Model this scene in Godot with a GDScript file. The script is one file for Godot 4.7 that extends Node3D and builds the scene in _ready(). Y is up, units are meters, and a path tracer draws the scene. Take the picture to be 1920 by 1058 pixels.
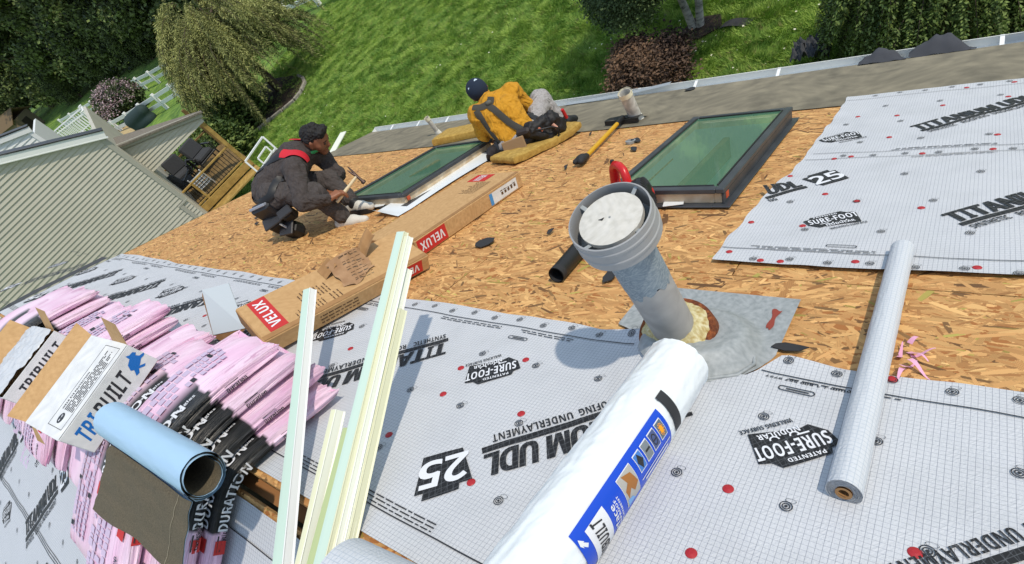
extends Node3D
# The roof frame: a = metres along the ridge (right positive), s = metres down the front slope from the ridge, h = metres off the deck.
const SN := 0.44729
const CS := 0.89439
var rng := RandomNumberGenerator.new()
var used := {}
var mats := {}
var noise := FastNoiseLite.new()
var noise2 := FastNoiseLite.new()

class MB:
	var v := PackedVector3Array()
	var n := PackedVector3Array()
	var t := PackedVector2Array()
	var c := PackedColorArray()
	var ix := PackedInt32Array()
	var col := Color.WHITE
	func vert(p: Vector3, nn: Vector3, uv := Vector2.ZERO) -> int:
		v.append(p); n.append(nn); t.append(uv); c.append(col)
		return v.size() - 1
	func tri(a: Vector3, b: Vector3, d: Vector3) -> void:   # counter-clockwise seen from outside
		var nn := (b - a).cross(d - a).normalized()
		var i := vert(a, nn); vert(b, nn); vert(d, nn)
		ix.append_array([i, i + 2, i + 1])
	func quad(a: Vector3, b: Vector3, d: Vector3, e: Vector3, ua := Vector2.ZERO, ub := Vector2(1, 0), ud := Vector2(1, 1), ue := Vector2(0, 1)) -> void:
		var nn := (d - a).cross(e - b).normalized()
		var i := vert(a, nn, ua); vert(b, nn, ub); vert(d, nn, ud); vert(e, nn, ue)
		ix.append_array([i, i + 2, i + 1, i, i + 3, i + 2])
	func box(tf: Transform3D, size: Vector3, bev := 0.0, uvo := Vector2.ZERO, uvs := 1.0) -> void:
		var e := size * 0.5
		var b := minf(bev, minf(e.x, minf(e.y, e.z)) * 0.9)
		var ax := [Vector3.RIGHT, Vector3.UP, Vector3.BACK]
		for k in 3:
			var d: Vector3 = ax[k]
			var p: Vector3 = ax[(k + 1) % 3]
			var q: Vector3 = ax[(k + 2) % 3]
			for s in [-1.0, 1.0]:
				var o: Vector3 = d * e[k] * s
				var x: Vector3 = p * (e[(k + 1) % 3] - b) * s
				var y: Vector3 = q * (e[(k + 2) % 3] - b)
				var w := Vector2(e[(k + 1) % 3], e[(k + 2) % 3]) * uvs
				quad(tf * (o - x - y), tf * (o + x - y), tf * (o + x + y), tf * (o - x + y), uvo + Vector2(-w.x, -w.y), uvo + Vector2(w.x, -w.y), uvo + w, uvo + Vector2(-w.x, w.y))
		if b <= 0.0: return
		for k in 3:
			var d: Vector3 = ax[k]
			var p: Vector3 = ax[(k + 1) % 3]
			var q: Vector3 = ax[(k + 2) % 3]
			var ep: float = e[(k + 1) % 3]
			var eq: float = e[(k + 2) % 3]
			for sp in [-1.0, 1.0]:
				for sq in [-1.0, 1.0]:
					var l: Vector3 = d * (e[k] - b) * sp * sq
					var m1: Vector3 = p * ep * sp + q * (eq - b) * sq
					var m2: Vector3 = p * (ep - b) * sp + q * eq * sq
					quad(tf * (m1 - l), tf * (m1 + l), tf * (m2 + l), tf * (m2 - l))
		for sx in [-1.0, 1.0]:
			for sy in [-1.0, 1.0]:
				for sz in [-1.0, 1.0]:
					var s3 := Vector3(sx, sy, sz)
					var p1 := Vector3(e.x, e.y - b, e.z - b) * s3
					var p2 := Vector3(e.x - b, e.y, e.z - b) * s3
					var p3 := Vector3(e.x - b, e.y - b, e.z) * s3
					if sx * sy * sz > 0: tri(tf * p1, tf * p2, tf * p3)
					else: tri(tf * p1, tf * p3, tf * p2)
	func grid(nu: int, nv: int, f: Callable, uvf = null, flip := false, cf = null) -> void:
		var base := v.size()
		var pts := PackedVector3Array()
		for j in nv + 1:
			for i in nu + 1:
				pts.append(f.call(float(i) / nu, float(j) / nv))
		var keep := col
		for j in nv + 1:
			for i in nu + 1:
				var du := pts[j * (nu + 1) + mini(i + 1, nu)] - pts[j * (nu + 1) + maxi(i - 1, 0)]
				var dv := pts[mini(j + 1, nv) * (nu + 1) + i] - pts[maxi(j - 1, 0) * (nu + 1) + i]
				var nn := du.cross(dv).normalized()
				if flip: nn = -nn
				if cf != null: col = cf.call(float(i) / nu, float(j) / nv)
				var p := pts[j * (nu + 1) + i]
				vert(p, nn, uvf.call(float(i) / nu, float(j) / nv) if uvf != null else Vector2(float(i) / nu, float(j) / nv))
		col = keep
		for j in nv:
			for i in nu:
				var a := base + j * (nu + 1) + i
				if flip: ix.append_array([a, a + 1, a + nu + 2, a, a + nu + 2, a + nu + 1])
				else: ix.append_array([a, a + nu + 2, a + 1, a, a + nu + 1, a + nu + 2])
	func tube(path: Array, radii: Array, sides := 10, caps := true) -> void:
		var base := v.size()
		var up := Vector3.UP
		var k := path.size()
		var x := Vector3.ZERO
		for i in k:
			var d: Vector3 = (path[mini(i + 1, k - 1)] - path[maxi(i - 1, 0)]).normalized()
			if x == Vector3.ZERO:
				x = d.cross(up if absf(d.y) < 0.9 else Vector3.RIGHT).normalized()
			else: x = (x - d * x.dot(d)).normalized()
			var y := d.cross(x)
			for j in sides + 1:
				var an := TAU * j / sides
				var nn := x * cos(an) + y * sin(an)
				vert(path[i] + nn * radii[i], nn, Vector2(float(j) / sides, float(i)))
		for i in k - 1:
			for j in sides:
				var a := base + i * (sides + 1) + j
				var b := a + sides + 1
				ix.append_array([a, b + 1, a + 1, a, b, b + 1])
		if caps:
			for e in [0, k - 1]:
				var d: Vector3 = (path[1] - path[0]).normalized() * -1.0 if e == 0 else (path[k - 1] - path[k - 2]).normalized()
				var ce := vert(path[e], d)
				var st := v.size()
				for j in sides + 1:
					vert(v[base + e * (sides + 1) + j], d)
				for j in sides:
					if e == 0: ix.append_array([ce, st + j, st + j + 1])
					else: ix.append_array([ce, st + j + 1, st + j])
	func lathe(tf: Transform3D, prof: Array, sides := 32, flat := true) -> void:
		for i in prof.size() - 1:
			var p: Vector2 = prof[i]
			var q: Vector2 = prof[i + 1]
			var dn := Vector2(q.y - p.y, p.x - q.x).normalized()
			var base := v.size()
			for j in sides + 1:
				var an := TAU * j / sides
				var r := Vector3(cos(an), 0, sin(an))
				var nn := (tf.basis * (r * dn.x + Vector3.UP * dn.y)).normalized()
				vert(tf * (r * p.x + Vector3.UP * p.y), nn, Vector2(float(j) / sides, p.y))
				vert(tf * (r * q.x + Vector3.UP * q.y), nn, Vector2(float(j) / sides, q.y))
			for j in sides:
				var a := base + j * 2
				ix.append_array([a, a + 2, a + 3, a, a + 3, a + 1])
	func prism(poly: PackedVector2Array, f: Callable, depth: float, sides := true) -> void:   # f maps (x, y, h) to a point; y up, h out of the page
		var tr := Geometry2D.triangulate_polygon(poly)
		for i in range(0, tr.size(), 3):
			var q := [poly[tr[i]], poly[tr[i + 1]], poly[tr[i + 2]]]
			if (q[1] - q[0]).cross(q[2] - q[0]) < 0: q = [q[0], q[2], q[1]]
			tri(f.call(q[0].x, q[0].y, depth), f.call(q[1].x, q[1].y, depth), f.call(q[2].x, q[2].y, depth))
			if sides: tri(f.call(q[0].x, q[0].y, 0.0), f.call(q[2].x, q[2].y, 0.0), f.call(q[1].x, q[1].y, 0.0))
		if sides:
			var cw := Geometry2D.is_polygon_clockwise(poly)
			for i in poly.size():
				var a := poly[i]
				var b := poly[(i + 1) % poly.size()]
				if cw: var w := a; a = b; b = w
				# Godot's 2D test takes y down
				quad(f.call(b.x, b.y, 0.0), f.call(a.x, a.y, 0.0), f.call(a.x, a.y, depth), f.call(b.x, b.y, depth))
	func mesh() -> ArrayMesh:
		var m := ArrayMesh.new()
		if v.is_empty(): return m
		for i in range(0, ix.size(), 3):   # every face turned the way its normals point
			var g := (v[ix[i + 2]] - v[ix[i]]).cross(v[ix[i + 1]] - v[ix[i]])
			if g.dot(n[ix[i]] + n[ix[i + 1]] + n[ix[i + 2]]) < 0.0:
				var w := ix[i + 1]; ix[i + 1] = ix[i + 2]; ix[i + 2] = w
		var a := []
		a.resize(Mesh.ARRAY_MAX)
		a[Mesh.ARRAY_VERTEX] = v; a[Mesh.ARRAY_NORMAL] = n; a[Mesh.ARRAY_TEX_UV] = t; a[Mesh.ARRAY_COLOR] = c; a[Mesh.ARRAY_INDEX] = ix
		m.add_surface_from_arrays(Mesh.PRIMITIVE_TRIANGLES, a)
		return m

func R(a: float, s: float, h := 0.0) -> Vector3: return Vector3(a, -s * SN + h * CS, -s * CS - h * SN)
func RB(yaw := 0.0) -> Basis: return Basis(Vector3.RIGHT, Vector3(0, CS, -SN), Vector3(0, SN, CS)) * Basis(Vector3.UP, yaw)
func RT(a: float, s: float, h := 0.0, yaw := 0.0) -> Transform3D: return Transform3D(RB(yaw), R(a, s, h))
func K(a: float, t: float, h := 0.0) -> Vector3: return Vector3(a, -t * SN + h * CS, t * CS + h * SN)   # the back slope
func KB(yaw := 0.0) -> Basis: return Basis(Vector3.RIGHT, Vector3(0, CS, SN), Vector3(0, -SN, CS)) * Basis(Vector3.UP, yaw)
func C(r: float, g: float, b: float, a := 1.0) -> Color: return Color(r / 255.0, g / 255.0, b / 255.0, a)
func L(r: float, g: float, b: float) -> Color: return Color(r / 255.0, g / 255.0, b / 255.0).srgb_to_linear()
func gh(x: float, z: float) -> float: return -4.87 - 0.06 * clampf(-x - 10.0, 0.0, 43.0)
func G(x: float, z: float, h := 0.0) -> Vector3: return Vector3(x, gh(x, z) + h, z)

func numbered(called: String, parent: Node) -> String:
	var key := str(parent.get_instance_id()) + called
	var k: int = used.get(key, 0)
	used[key] = k + 1
	return called if k == 0 else "%s_%03d" % [called, k]
func thing(called: String, label: String, category: String, group := "", tf := Transform3D()) -> Node3D:
	var o := Node3D.new()
	o.name = numbered(called, self); add_child(o, true); o.transform = tf
	return tag(o, label, category, group)
func tag(o: Node3D, label: String, category: String, group := "") -> Node3D:
	o.set_meta("label", label); o.set_meta("category", category)
	if group: o.set_meta("group", group)
	return o
func put(m: Mesh, called: String, mat: Material, parent: Node = self) -> MeshInstance3D:
	var o := MeshInstance3D.new()
	o.mesh = m; o.material_override = mat; o.name = numbered(called, parent)
	parent.add_child(o, true)
	return o
func obj(mb: MB, called: String, mat: Material, parent: Node = self) -> MeshInstance3D: return put(mb.mesh(), called, mat, parent)
func struct(mb: MB, called: String, mat: Material) -> MeshInstance3D:
	var o := obj(mb, called, mat); o.set_meta("kind", "structure"); return o
func bx(called: String, tf: Transform3D, size: Vector3, mat: Material, parent: Node, bev := 0.0) -> MeshInstance3D:
	var mb := MB.new(); mb.box(tf, size, bev); return obj(mb, called, mat, parent)
func beam(called: String, a: Vector3, b: Vector3, w: float, d: float, mat: Material, parent: Node, up := Vector3.UP, bev := 0.004) -> MeshInstance3D:
	return bx(called, beam_tf(a, b, up), Vector3(w, d, a.distance_to(b)), mat, parent, bev)
func beam_tf(a: Vector3, b: Vector3, up := Vector3.UP) -> Transform3D:
	var z := (b - a).normalized()
	if absf(z.dot(up)) > 0.98: up = Vector3.RIGHT
	var x := up.cross(z).normalized()
	return Transform3D(Basis(x, z.cross(x), z), (a + b) * 0.5)
func mat(color: Color, rough := 0.8, metal := 0.0, vc := false) -> StandardMaterial3D:
	var key := [color, rough, metal, vc]
	if mats.has(key): return mats[key]
	var m := StandardMaterial3D.new()
	m.albedo_color = color; m.roughness = rough; m.metallic = metal; m.vertex_color_use_as_albedo = vc
	m.cull_mode = BaseMaterial3D.CULL_DISABLED
	mats[key] = m
	return m
func noise_tex(freq: float, lo: Color, hi: Color, size := 256, fractal := 4, seed_ := 1, stretch := Vector2.ONE, mid = null) -> ImageTexture:
	var nz := FastNoiseLite.new()
	nz.seed = seed_; nz.frequency = freq; nz.fractal_octaves = fractal; nz.noise_type = FastNoiseLite.TYPE_SIMPLEX_SMOOTH
	var im := Image.create_empty(size, size, false, Image.FORMAT_RGB8)
	for y in size:
		for x in size:
			# the noise is laid on two circles so that the picture tiles
			var ux := TAU * x / size; var uy := TAU * y / size
			var r := size / TAU
			var q := nz.get_noise_3d(cos(ux) * r * stretch.x + 90.0 * sin(uy) * r * stretch.y / 90.0, sin(ux) * r * stretch.x + 137.0, cos(uy) * r * stretch.y)
			var f := clampf(q * 0.9 + 0.5, 0.0, 1.0)
			im.set_pixel(x, y, lo.lerp(hi, f) if mid == null else (lo.lerp(mid, f * 2.0) if f < 0.5 else (mid as Color).lerp(hi, f * 2.0 - 1.0)))
	return ImageTexture.create_from_image(im)
func tex_mat(tx: Texture2D, scale: float, rough := 0.85, metal := 0.0, tint := Color.WHITE, world := false, hm: Texture2D = null, hs := 0.0) -> StandardMaterial3D:
	var m := StandardMaterial3D.new()
	m.albedo_color = tint; m.albedo_texture = tx; m.roughness = rough; m.metallic = metal; m.cull_mode = BaseMaterial3D.CULL_DISABLED
	m.uv1_triplanar = true; m.uv1_world_triplanar = world; m.uv1_scale = Vector3.ONE * scale
	if hm: m.heightmap_enabled = true; m.heightmap_texture = hm; m.heightmap_scale = hs
	return m

var sans := SystemFont.new()
var bold := SystemFont.new()
func letters(mb: MB, text: String, x0: float, y0: float, height: float, width: float, f: Callable, heavy := true, skew := 0.0) -> void:
	# lays flat lettering with its lower left corner at (x0, y0); f maps (x, y) to [point, normal]; width 0 keeps the font's own proportions
	var tm := TextMesh.new()
	tm.text = text; tm.font = bold if heavy else sans; tm.font_size = 48; tm.pixel_size = 0.01; tm.depth = 0.0; tm.curve_step = 3.0
	var a := tm.get_mesh_arrays()
	var vs: PackedVector3Array = a[Mesh.ARRAY_VERTEX]
	if vs.is_empty(): return
	var lo := Vector2(1e9, 1e9); var hi := -lo
	for p in vs:
		lo = lo.min(Vector2(p.x, p.y)); hi = hi.max(Vector2(p.x, p.y))
	var sc := height / maxf(hi.y - lo.y, 0.001)
	var sx := sc if width <= 0.0 else width / maxf(hi.x - lo.x, 0.001)
	var base := mb.v.size()
	for p in vs:
		var y := (p.y - lo.y) * sc
		var r: Array = f.call(x0 + (p.x - lo.x) * sx + y * skew, y0 + y)
		mb.vert(r[0], r[1])
	var ii = a[Mesh.ARRAY_INDEX]
	if ii == null or ii.size() == 0: ii = range(vs.size())
	for i in ii: mb.ix.append(base + i)
func patch(mb: MB, x0: float, y0: float, x1: float, y1: float, f: Callable, nx := 1, ny := 1) -> void:   # a flat print patch through f
	var base := mb.v.size()
	for j in ny + 1:
		for i in nx + 1:
			var r: Array = f.call(lerpf(x0, x1, float(i) / nx), lerpf(y0, y1, float(j) / ny))
			mb.vert(r[0], r[1])
	for j in ny:
		for i in nx:
			var a := base + j * (nx + 1) + i
			mb.ix.append_array([a, a + nx + 2, a + 1, a, a + nx + 1, a + nx + 2])
func poly_print(mb: MB, poly: PackedVector2Array, f: Callable) -> void:
	var tr := Geometry2D.triangulate_polygon(poly)
	for i in range(0, tr.size(), 3): split_print(mb, poly[tr[i]], poly[tr[i + 1]], poly[tr[i + 2]], f, 0)
func split_print(mb: MB, a: Vector2, b: Vector2, c: Vector2, f: Callable, depth: int) -> void:   # small triangles, so that the print follows the folds
	var e := [a.distance_to(b), b.distance_to(c), c.distance_to(a)]
	var m: float = e.max()
	if m > 0.03 and depth < 8:
		if m == e[0]: split_print(mb, a, (a + b) * 0.5, c, f, depth + 1); split_print(mb, (a + b) * 0.5, b, c, f, depth + 1)
		elif m == e[1]: split_print(mb, a, b, (b + c) * 0.5, f, depth + 1); split_print(mb, a, (b + c) * 0.5, c, f, depth + 1)
		else: split_print(mb, a, b, (c + a) * 0.5, f, depth + 1); split_print(mb, (c + a) * 0.5, b, c, f, depth + 1)
		return
	for p in [a, b, c]:
		var r: Array = f.call(p.x, p.y)
		mb.ix.append(mb.vert(r[0], r[1]))
func ring_print(mb: MB, x: float, y: float, r0: float, r1: float, f: Callable, seg := 14, from := 0.0, to := TAU) -> void:
	var base := mb.v.size()
	for k in seg + 1:
		var an := lerpf(from, to, float(k) / seg)
		for r in [r0, r1]:
			var q: Array = f.call(x + cos(an) * r, y + sin(an) * r)
			mb.vert(q[0], q[1])
	for k in seg:
		var a := base + k * 2
		mb.ix.append_array([a, a + 1, a + 3, a, a + 3, a + 2])
func face_map(tf: Transform3D) -> Callable:   # prints onto the plane of tf (x right, y up, z out)
	return func(x: float, y: float) -> Array: return [tf * Vector3(x, y, 0), tf.basis.z]

# ---- a distance field of tapered capsules, meshed with surface nets
func field_mesh(bones: Array, cell: float, k: float, amp := 0.0, freq := 20.0, colf = null, stretch := Vector3.ONE) -> ArrayMesh:
	var lo := Vector3(1e9, 1e9, 1e9); var hi := -lo
	for b in bones:
		var r: float = maxf(b[2], b[3]) + k + amp + cell * 2.0
		for p in [b[0], b[1]]:
			lo = lo.min(p - Vector3.ONE * r); hi = hi.max(p + Vector3.ONE * r)
	var nx := int((hi.x - lo.x) / cell) + 2; var ny := int((hi.y - lo.y) / cell) + 2; var nz := int((hi.z - lo.z) / cell) + 2
	var d := PackedFloat32Array(); d.resize(nx * ny * nz); d.fill(9.0)
	for b in bones:
		var a: Vector3 = b[0]; var ab: Vector3 = b[1] - b[0]
		var ra: float = b[2]; var rb: float = b[3]
		var l2 := maxf(ab.length_squared(), 1e-9)
		var r := maxf(ra, rb) + k + amp + cell * 2.0
		var m0 := (a.min(b[1]) - Vector3.ONE * r - lo) / cell; var m1 := (a.max(b[1]) + Vector3.ONE * r - lo) / cell
		for z in range(maxi(0, int(m0.z)), mini(nz, int(m1.z) + 1)):
			for y in range(maxi(0, int(m0.y)), mini(ny, int(m1.y) + 1)):
				var row := (z * ny + y) * nx
				for x in range(maxi(0, int(m0.x)), mini(nx, int(m1.x) + 1)):
					var pa := lo + Vector3(x, y, z) * cell - a
					var t := clampf(pa.dot(ab) / l2, 0.0, 1.0)
					var q := (pa - ab * t).length() - ra - (rb - ra) * t
					var o := d[row + x]
					if o < 8.0:
						var hh := clampf(0.5 + 0.5 * (o - q) / k, 0.0, 1.0)
						d[row + x] = lerpf(o, q, hh) - k * hh * (1.0 - hh)
					else: d[row + x] = q
	if amp > 0.0:
		for z in nz:
			for y in ny:
				var row := (z * ny + y) * nx
				for x in nx:
					if absf(d[row + x]) < amp * 2.0 + cell * 2.0:
						var p := (lo + Vector3(x, y, z) * cell) * freq * stretch
						d[row + x] += amp * noise.get_noise_3d(p.x * 100.0, p.y * 100.0, p.z * 100.0) * 1.6
	var mb := MB.new()
	var id := {}
	var off := [0, 1, nx, nx + 1, nx * ny, nx * ny + 1, nx * ny + nx, nx * ny + nx + 1]
	var ed := [[0, 1], [2, 3], [4, 5], [6, 7], [0, 2], [1, 3], [4, 6], [5, 7], [0, 4], [1, 5], [2, 6], [3, 7]]
	for z in nz - 1:
		for y in ny - 1:
			var row := (z * ny + y) * nx
			for x in nx - 1:
				var i0 := row + x
				var s0 := d[i0] < 0.0
				if absf(d[i0]) > cell * 3.5 + amp * 2.0: continue
				var mixed := false
				for o in 7:
					if (d[i0 + off[o + 1]] < 0.0) != s0:
						mixed = true; break
				if not mixed: continue
				var sum := Vector3.ZERO; var cnt := 0
				for e in ed:
					var da := d[i0 + off[e[0]]]; var db := d[i0 + off[e[1]]]
					if (da < 0.0) != (db < 0.0):
						var w := da / (da - db)
						var pa := Vector3(e[0] & 1, (e[0] >> 1) & 1, e[0] >> 2); var pb := Vector3(e[1] & 1, (e[1] >> 1) & 1, e[1] >> 2)
						sum += pa.lerp(pb, w); cnt += 1
				var p := lo + (Vector3(x, y, z) + sum / cnt) * cell
				var g := Vector3(d[i0 + 1] - d[i0], d[i0 + nx] - d[i0], d[i0 + nx * ny] - d[i0])
				if colf != null: mb.col = colf.call(p)
				id[i0] = mb.vert(p, g.normalized())
	var st := [1, nx, nx * ny]
	var acc := PackedVector3Array(); acc.resize(mb.v.size())
	for i0 in id:
		for ax in 3:
			var i1: int = i0 + st[ax]
			if (d[i0] < 0.0) == (d[i1] < 0.0): continue
			var u: int = st[(ax + 1) % 3]; var w: int = st[(ax + 2) % 3]
			if not (id.has(i0 - u) and id.has(i0 - w) and id.has(i0 - u - w)): continue
			var q := [id[i0], id[i0 - u], id[i0 - u - w], id[i0 - w]]
			if d[i0] > 0.0: q = [q[3], q[2], q[1], q[0]]
			mb.ix.append_array([q[0], q[1], q[2], q[0], q[2], q[3]])
			var nn := -(mb.v[q[1]] - mb.v[q[0]]).cross(mb.v[q[2]] - mb.v[q[0]])
			for e in q: acc[e] += nn
	for i in acc.size():
		if acc[i].length_squared() > 0.0: mb.n[i] = acc[i].normalized()
	return mb.mesh()
var M := {}

func _ready() -> void:
	# ---- camera, sky, sun, exposure
	var cam := Camera3D.new()
	cam.name = "camera"
	cam.transform = Transform3D(Basis(Vector3(0.77737, -0.48751, -0.39752), Vector3(-0.08396, 0.54589, -0.83364), Vector3(0.62341, 0.68142, 0.38342)).orthonormalized(), Vector3(0, 1.13143, -0.19687))
	cam.fov = 54.27; cam.near = 0.05; cam.far = 1200.0
	add_child(cam); cam.make_current()
	var env := Environment.new()
	env.background_mode = Environment.BG_SKY
	env.tonemap_mode = Environment.TONE_MAPPER_LINEAR
	env.tonemap_exposure = 0.97
	env.sdfgi_enabled = true; env.ssao_enabled = true; env.ssil_enabled = true
	var sm := ProceduralSkyMaterial.new()
	sm.sky_top_color = C(158, 180, 206); sm.sky_horizon_color = C(220, 223, 226); sm.sky_curve = 0.16
	sm.ground_bottom_color = C(96, 104, 84); sm.ground_horizon_color = C(190, 198, 200)
	sm.sun_angle_max = 20.0
	var sky := Sky.new(); sky.sky_material = sm; env.sky = sky
	env.background_energy_multiplier = 1.34
	var we := WorldEnvironment.new(); we.name = "sky"; we.environment = env; add_child(we)
	var sun := DirectionalLight3D.new()
	sun.name = "sun"; sun.light_energy = 0.97; sun.light_color = Color(1.0, 0.955, 0.88); sun.light_angular_distance = 1.2; sun.shadow_enabled = true
	add_child(sun); sun.look_at_from_position(Vector3(0.4514, 0.877, -0.1646) * 20.0, Vector3.ZERO)
	rng.seed = 7; noise.seed = 11; noise.frequency = 0.01; noise.fractal_octaves = 3; noise2.seed = 5; noise2.frequency = 1.0; noise2.fractal_octaves = 2
	sans.font_names = PackedStringArray(["Droid Sans"]); bold.font_names = PackedStringArray(["Droid Sans"]); bold.font_weight = 700
	make_materials()
	# ---- the place
	ground()
	house()
	wing()
	# ---- things on the roof
	skylights()
	flue(); vents()
	sheets()
	cartons(); bundles(); nail_boxes(); blue_roll(); rolls(); edge_metal()
	tools(); scraps()
	people()
	# ---- the garden
	garden()

func make_materials() -> void:
	# oriented strand board: flakes of many tones lying over one another
	var n := 1024
	var alb := PackedByteArray(); alb.resize(n * n * 3)
	var hgt := PackedByteArray(); hgt.resize(n * n); hgt.fill(90)
	for i in n * n:
		alb[i * 3] = 164; alb[i * 3 + 1] = 112; alb[i * 3 + 2] = 62
	var r := RandomNumberGenerator.new(); r.seed = 3
	for k in 5800:
		var cx := r.randf() * n; var cy := r.randf() * n
		var an := r.randfn(0.0, 0.5) if r.randf() < 0.75 else r.randf() * PI
		var l := r.randf_range(13, 54); var w := r.randf_range(2.2, 8.5)
		if r.randf() < 0.12: l *= 1.4; w *= 1.6
		var tone := clampf(r.randfn(0.55, 0.22), 0.0, 1.1)
		var hue := r.randf()
		var cr := lerpf(152, 230, tone); var cg := lerpf(108, 188, tone) + hue * 8.0; var cb := lerpf(64, 130, tone) + hue * 8.0
		if r.randf() < 0.06: cr *= 0.6; cg *= 0.58; cb *= 0.55
		elif r.randf() < 0.03: cr *= 0.85; cg *= 1.0; cb *= 0.8
		var lev := r.randi_range(40, 230)
		var ca := cos(an); var sa := sin(an)
		var ex := int(absf(ca) * l + absf(sa) * w) + 1; var ey := int(absf(sa) * l + absf(ca) * w) + 1
		var j0 := r.randf_range(0.6, 1.0); var j1 := r.randf_range(0.6, 1.0)
		for y in range(-ey, ey + 1):
			for x in range(-ex, ex + 1):
				var u := x * ca + y * sa; var v := -x * sa + y * ca
				if absf(u) > l * (j0 if v > 0 else j1) or absf(v) > w * (1.0 - 0.35 * absf(u) / l): continue
				var g := 1.0 + 0.10 * sin(v * 2.3 + k) + 0.05 * sin(v * 5.1 + u * 0.05)
				var i := posmod(int(cy) + y, n) * n + posmod(int(cx) + x, n)
				alb[i * 3] = int(clampf(cr * g, 0, 255)); alb[i * 3 + 1] = int(clampf(cg * g, 0, 255)); alb[i * 3 + 2] = int(clampf(cb * g, 0, 255))
				hgt[i] = int(clampf(lev + 6.0 * sin(v * 2.3 + k), 0, 255))
	var ta := ImageTexture.create_from_image(Image.create_from_data(n, n, false, Image.FORMAT_RGB8, alb))
	var th := ImageTexture.create_from_image(Image.create_from_data(n, n, false, Image.FORMAT_L8, hgt))
	var m := StandardMaterial3D.new()
	m.albedo_texture = ta; m.albedo_color = C(250, 236, 220); m.roughness = 0.75; m.cull_mode = BaseMaterial3D.CULL_DISABLED
	m.heightmap_enabled = true; m.heightmap_texture = th; m.heightmap_scale = 0.14
	M.osb = m
	M.osb_edge = mat(C(150, 104, 62), 0.9)
	# woven underlayment with its fine printed grid (one picture = 0.1 m, 8 cells)
	var im := Image.create_empty(256, 256, false, Image.FORMAT_RGB8)
	for y in 256:
		for x in 256:
			var gx := absf(float(x % 32) - 15.5); var gy := absf(float(y % 32) - 15.5)
			var w := 0.97 + 0.03 * noise2.get_noise_2d(x * 0.11, y * 0.11) + (0.012 if (x / 4 + y / 4) % 2 == 0 else -0.012)
			var k := 0.0
			if gx < 1.5: k = 0.66
			if gy < 1.5: k = maxf(k, 0.46)
			var base := Color(0.80, 0.812, 0.838) * w
			im.set_pixel(x, y, base.lerp(Color(0.36, 0.38, 0.44), k))
	var tg := ImageTexture.create_from_image(im)
	m = StandardMaterial3D.new()
	m.albedo_texture = tg; m.roughness = 0.62; m.cull_mode = BaseMaterial3D.CULL_DISABLED
	m.heightmap_enabled = true; m.heightmap_scale = 0.25
	m.uv1_scale = Vector3(10, 10, 10)
	m.vertex_color_use_as_albedo = true
	M.sheet = m
	var soft := noise_tex(0.02, Color(0.3, 0.3, 0.3), Color(0.7, 0.7, 0.7), 128, 3, 4)
	m.heightmap_texture = noise_tex(0.09, Color(0.35, 0.35, 0.35), Color(0.65, 0.65, 0.65), 128, 2, 14)
	m = m.duplicate(); m.vertex_color_use_as_albedo = false
	im = Image.create_empty(128, 128, false, Image.FORMAT_RGB8)
	for y in 128:
		for x in 128:
			var on := absf(float(x % 16) - 7.5) < 0.8 or absf(float(y % 16) - 7.5) < 0.8
			im.set_pixel(x, y, Color(0.70, 0.73, 0.77) if on else Color(0.79, 0.805, 0.83))
	m.albedo_texture = ImageTexture.create_from_image(im); M.sheet_roll = m
	# black print: the nodular net shows through as fine pale diagonals
	im = Image.create_empty(64, 64, false, Image.FORMAT_RGB8)
	for y in 64:
		for x in 64:
			var d := mini(absi((x + y) % 32 - 16), absi(posmod(x - y, 32) - 16))
			im.set_pixel(x, y, Color(0.34, 0.35, 0.37) if d < 2 else Color(0.085, 0.085, 0.095))
	M.print = tex_mat(ImageTexture.create_from_image(im), 22.0, 0.6)
	M.ink = mat(C(42, 43, 48), 0.6)
	M.ink_grey = mat(C(105, 106, 114), 0.7)
	M.ink_white = mat(C(222, 224, 230), 0.6)
	M.felt = tex_mat(noise_tex(0.03, C(98, 93, 80), C(142, 134, 114), 256, 5, 8, Vector2(1, 1)), 0.8, 0.95, 0.0, Color.WHITE, false, noise_tex(0.08, Color(0.2, 0.2, 0.2), Color(0.8, 0.8, 0.8), 128, 3, 9), 0.2)
	M.white = mat(C(226, 228, 226), 0.45)
	M.white_vinyl = mat(C(232, 233, 232), 0.4)
	M.alum = mat(C(196, 202, 208), 0.38, 0.55)
	M.galv = tex_mat(noise_tex(0.035, C(134, 140, 142), C(172, 176, 178), 256, 4, 21, Vector2.ONE, C(154, 159, 161)), 5.0, 0.62, 0.12)
	M.galv_blue = tex_mat(noise_tex(0.05, C(108, 124, 136), C(158, 168, 174), 256, 4, 22), 9.0, 0.6, 0.12)
	M.paint_grey = tex_mat(noise_tex(0.03, C(152, 150, 148), C(172, 170, 167), 128, 3, 23), 4.0, 0.55)
	M.cap = tex_mat(noise_tex(0.04, C(192, 188, 178), C(212, 208, 200), 256, 5, 24, Vector2.ONE, C(204, 200, 191)), 4.0, 0.6, 0.0)
	M.rust = tex_mat(noise_tex(0.06, C(74, 34, 18), C(150, 84, 40), 128, 4, 25), 9.0, 0.9)
	M.sealant = tex_mat(noise_tex(0.06, C(150, 118, 60), C(214, 208, 180), 128, 4, 26, Vector2.ONE, C(190, 178, 130)), 9.0, 0.8)
	M.frame = tex_mat(noise_tex(0.02, C(62, 66, 72), C(78, 82, 88), 128, 3, 27), 2.0, 0.42, 0.25)
	M.frame_dark = mat(C(36, 38, 42), 0.4)
	M.pine = tex_mat(noise_tex(0.03, C(196, 172, 138), C(226, 210, 184), 128, 3, 28), 3.0, 0.7)
	m = StandardMaterial3D.new()
	m.transparency = BaseMaterial3D.TRANSPARENCY_ALPHA; m.albedo_color = Color(0.40, 0.60, 0.49, 0.50); m.roughness = 0.04; m.metallic_specular = 0.6
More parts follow.
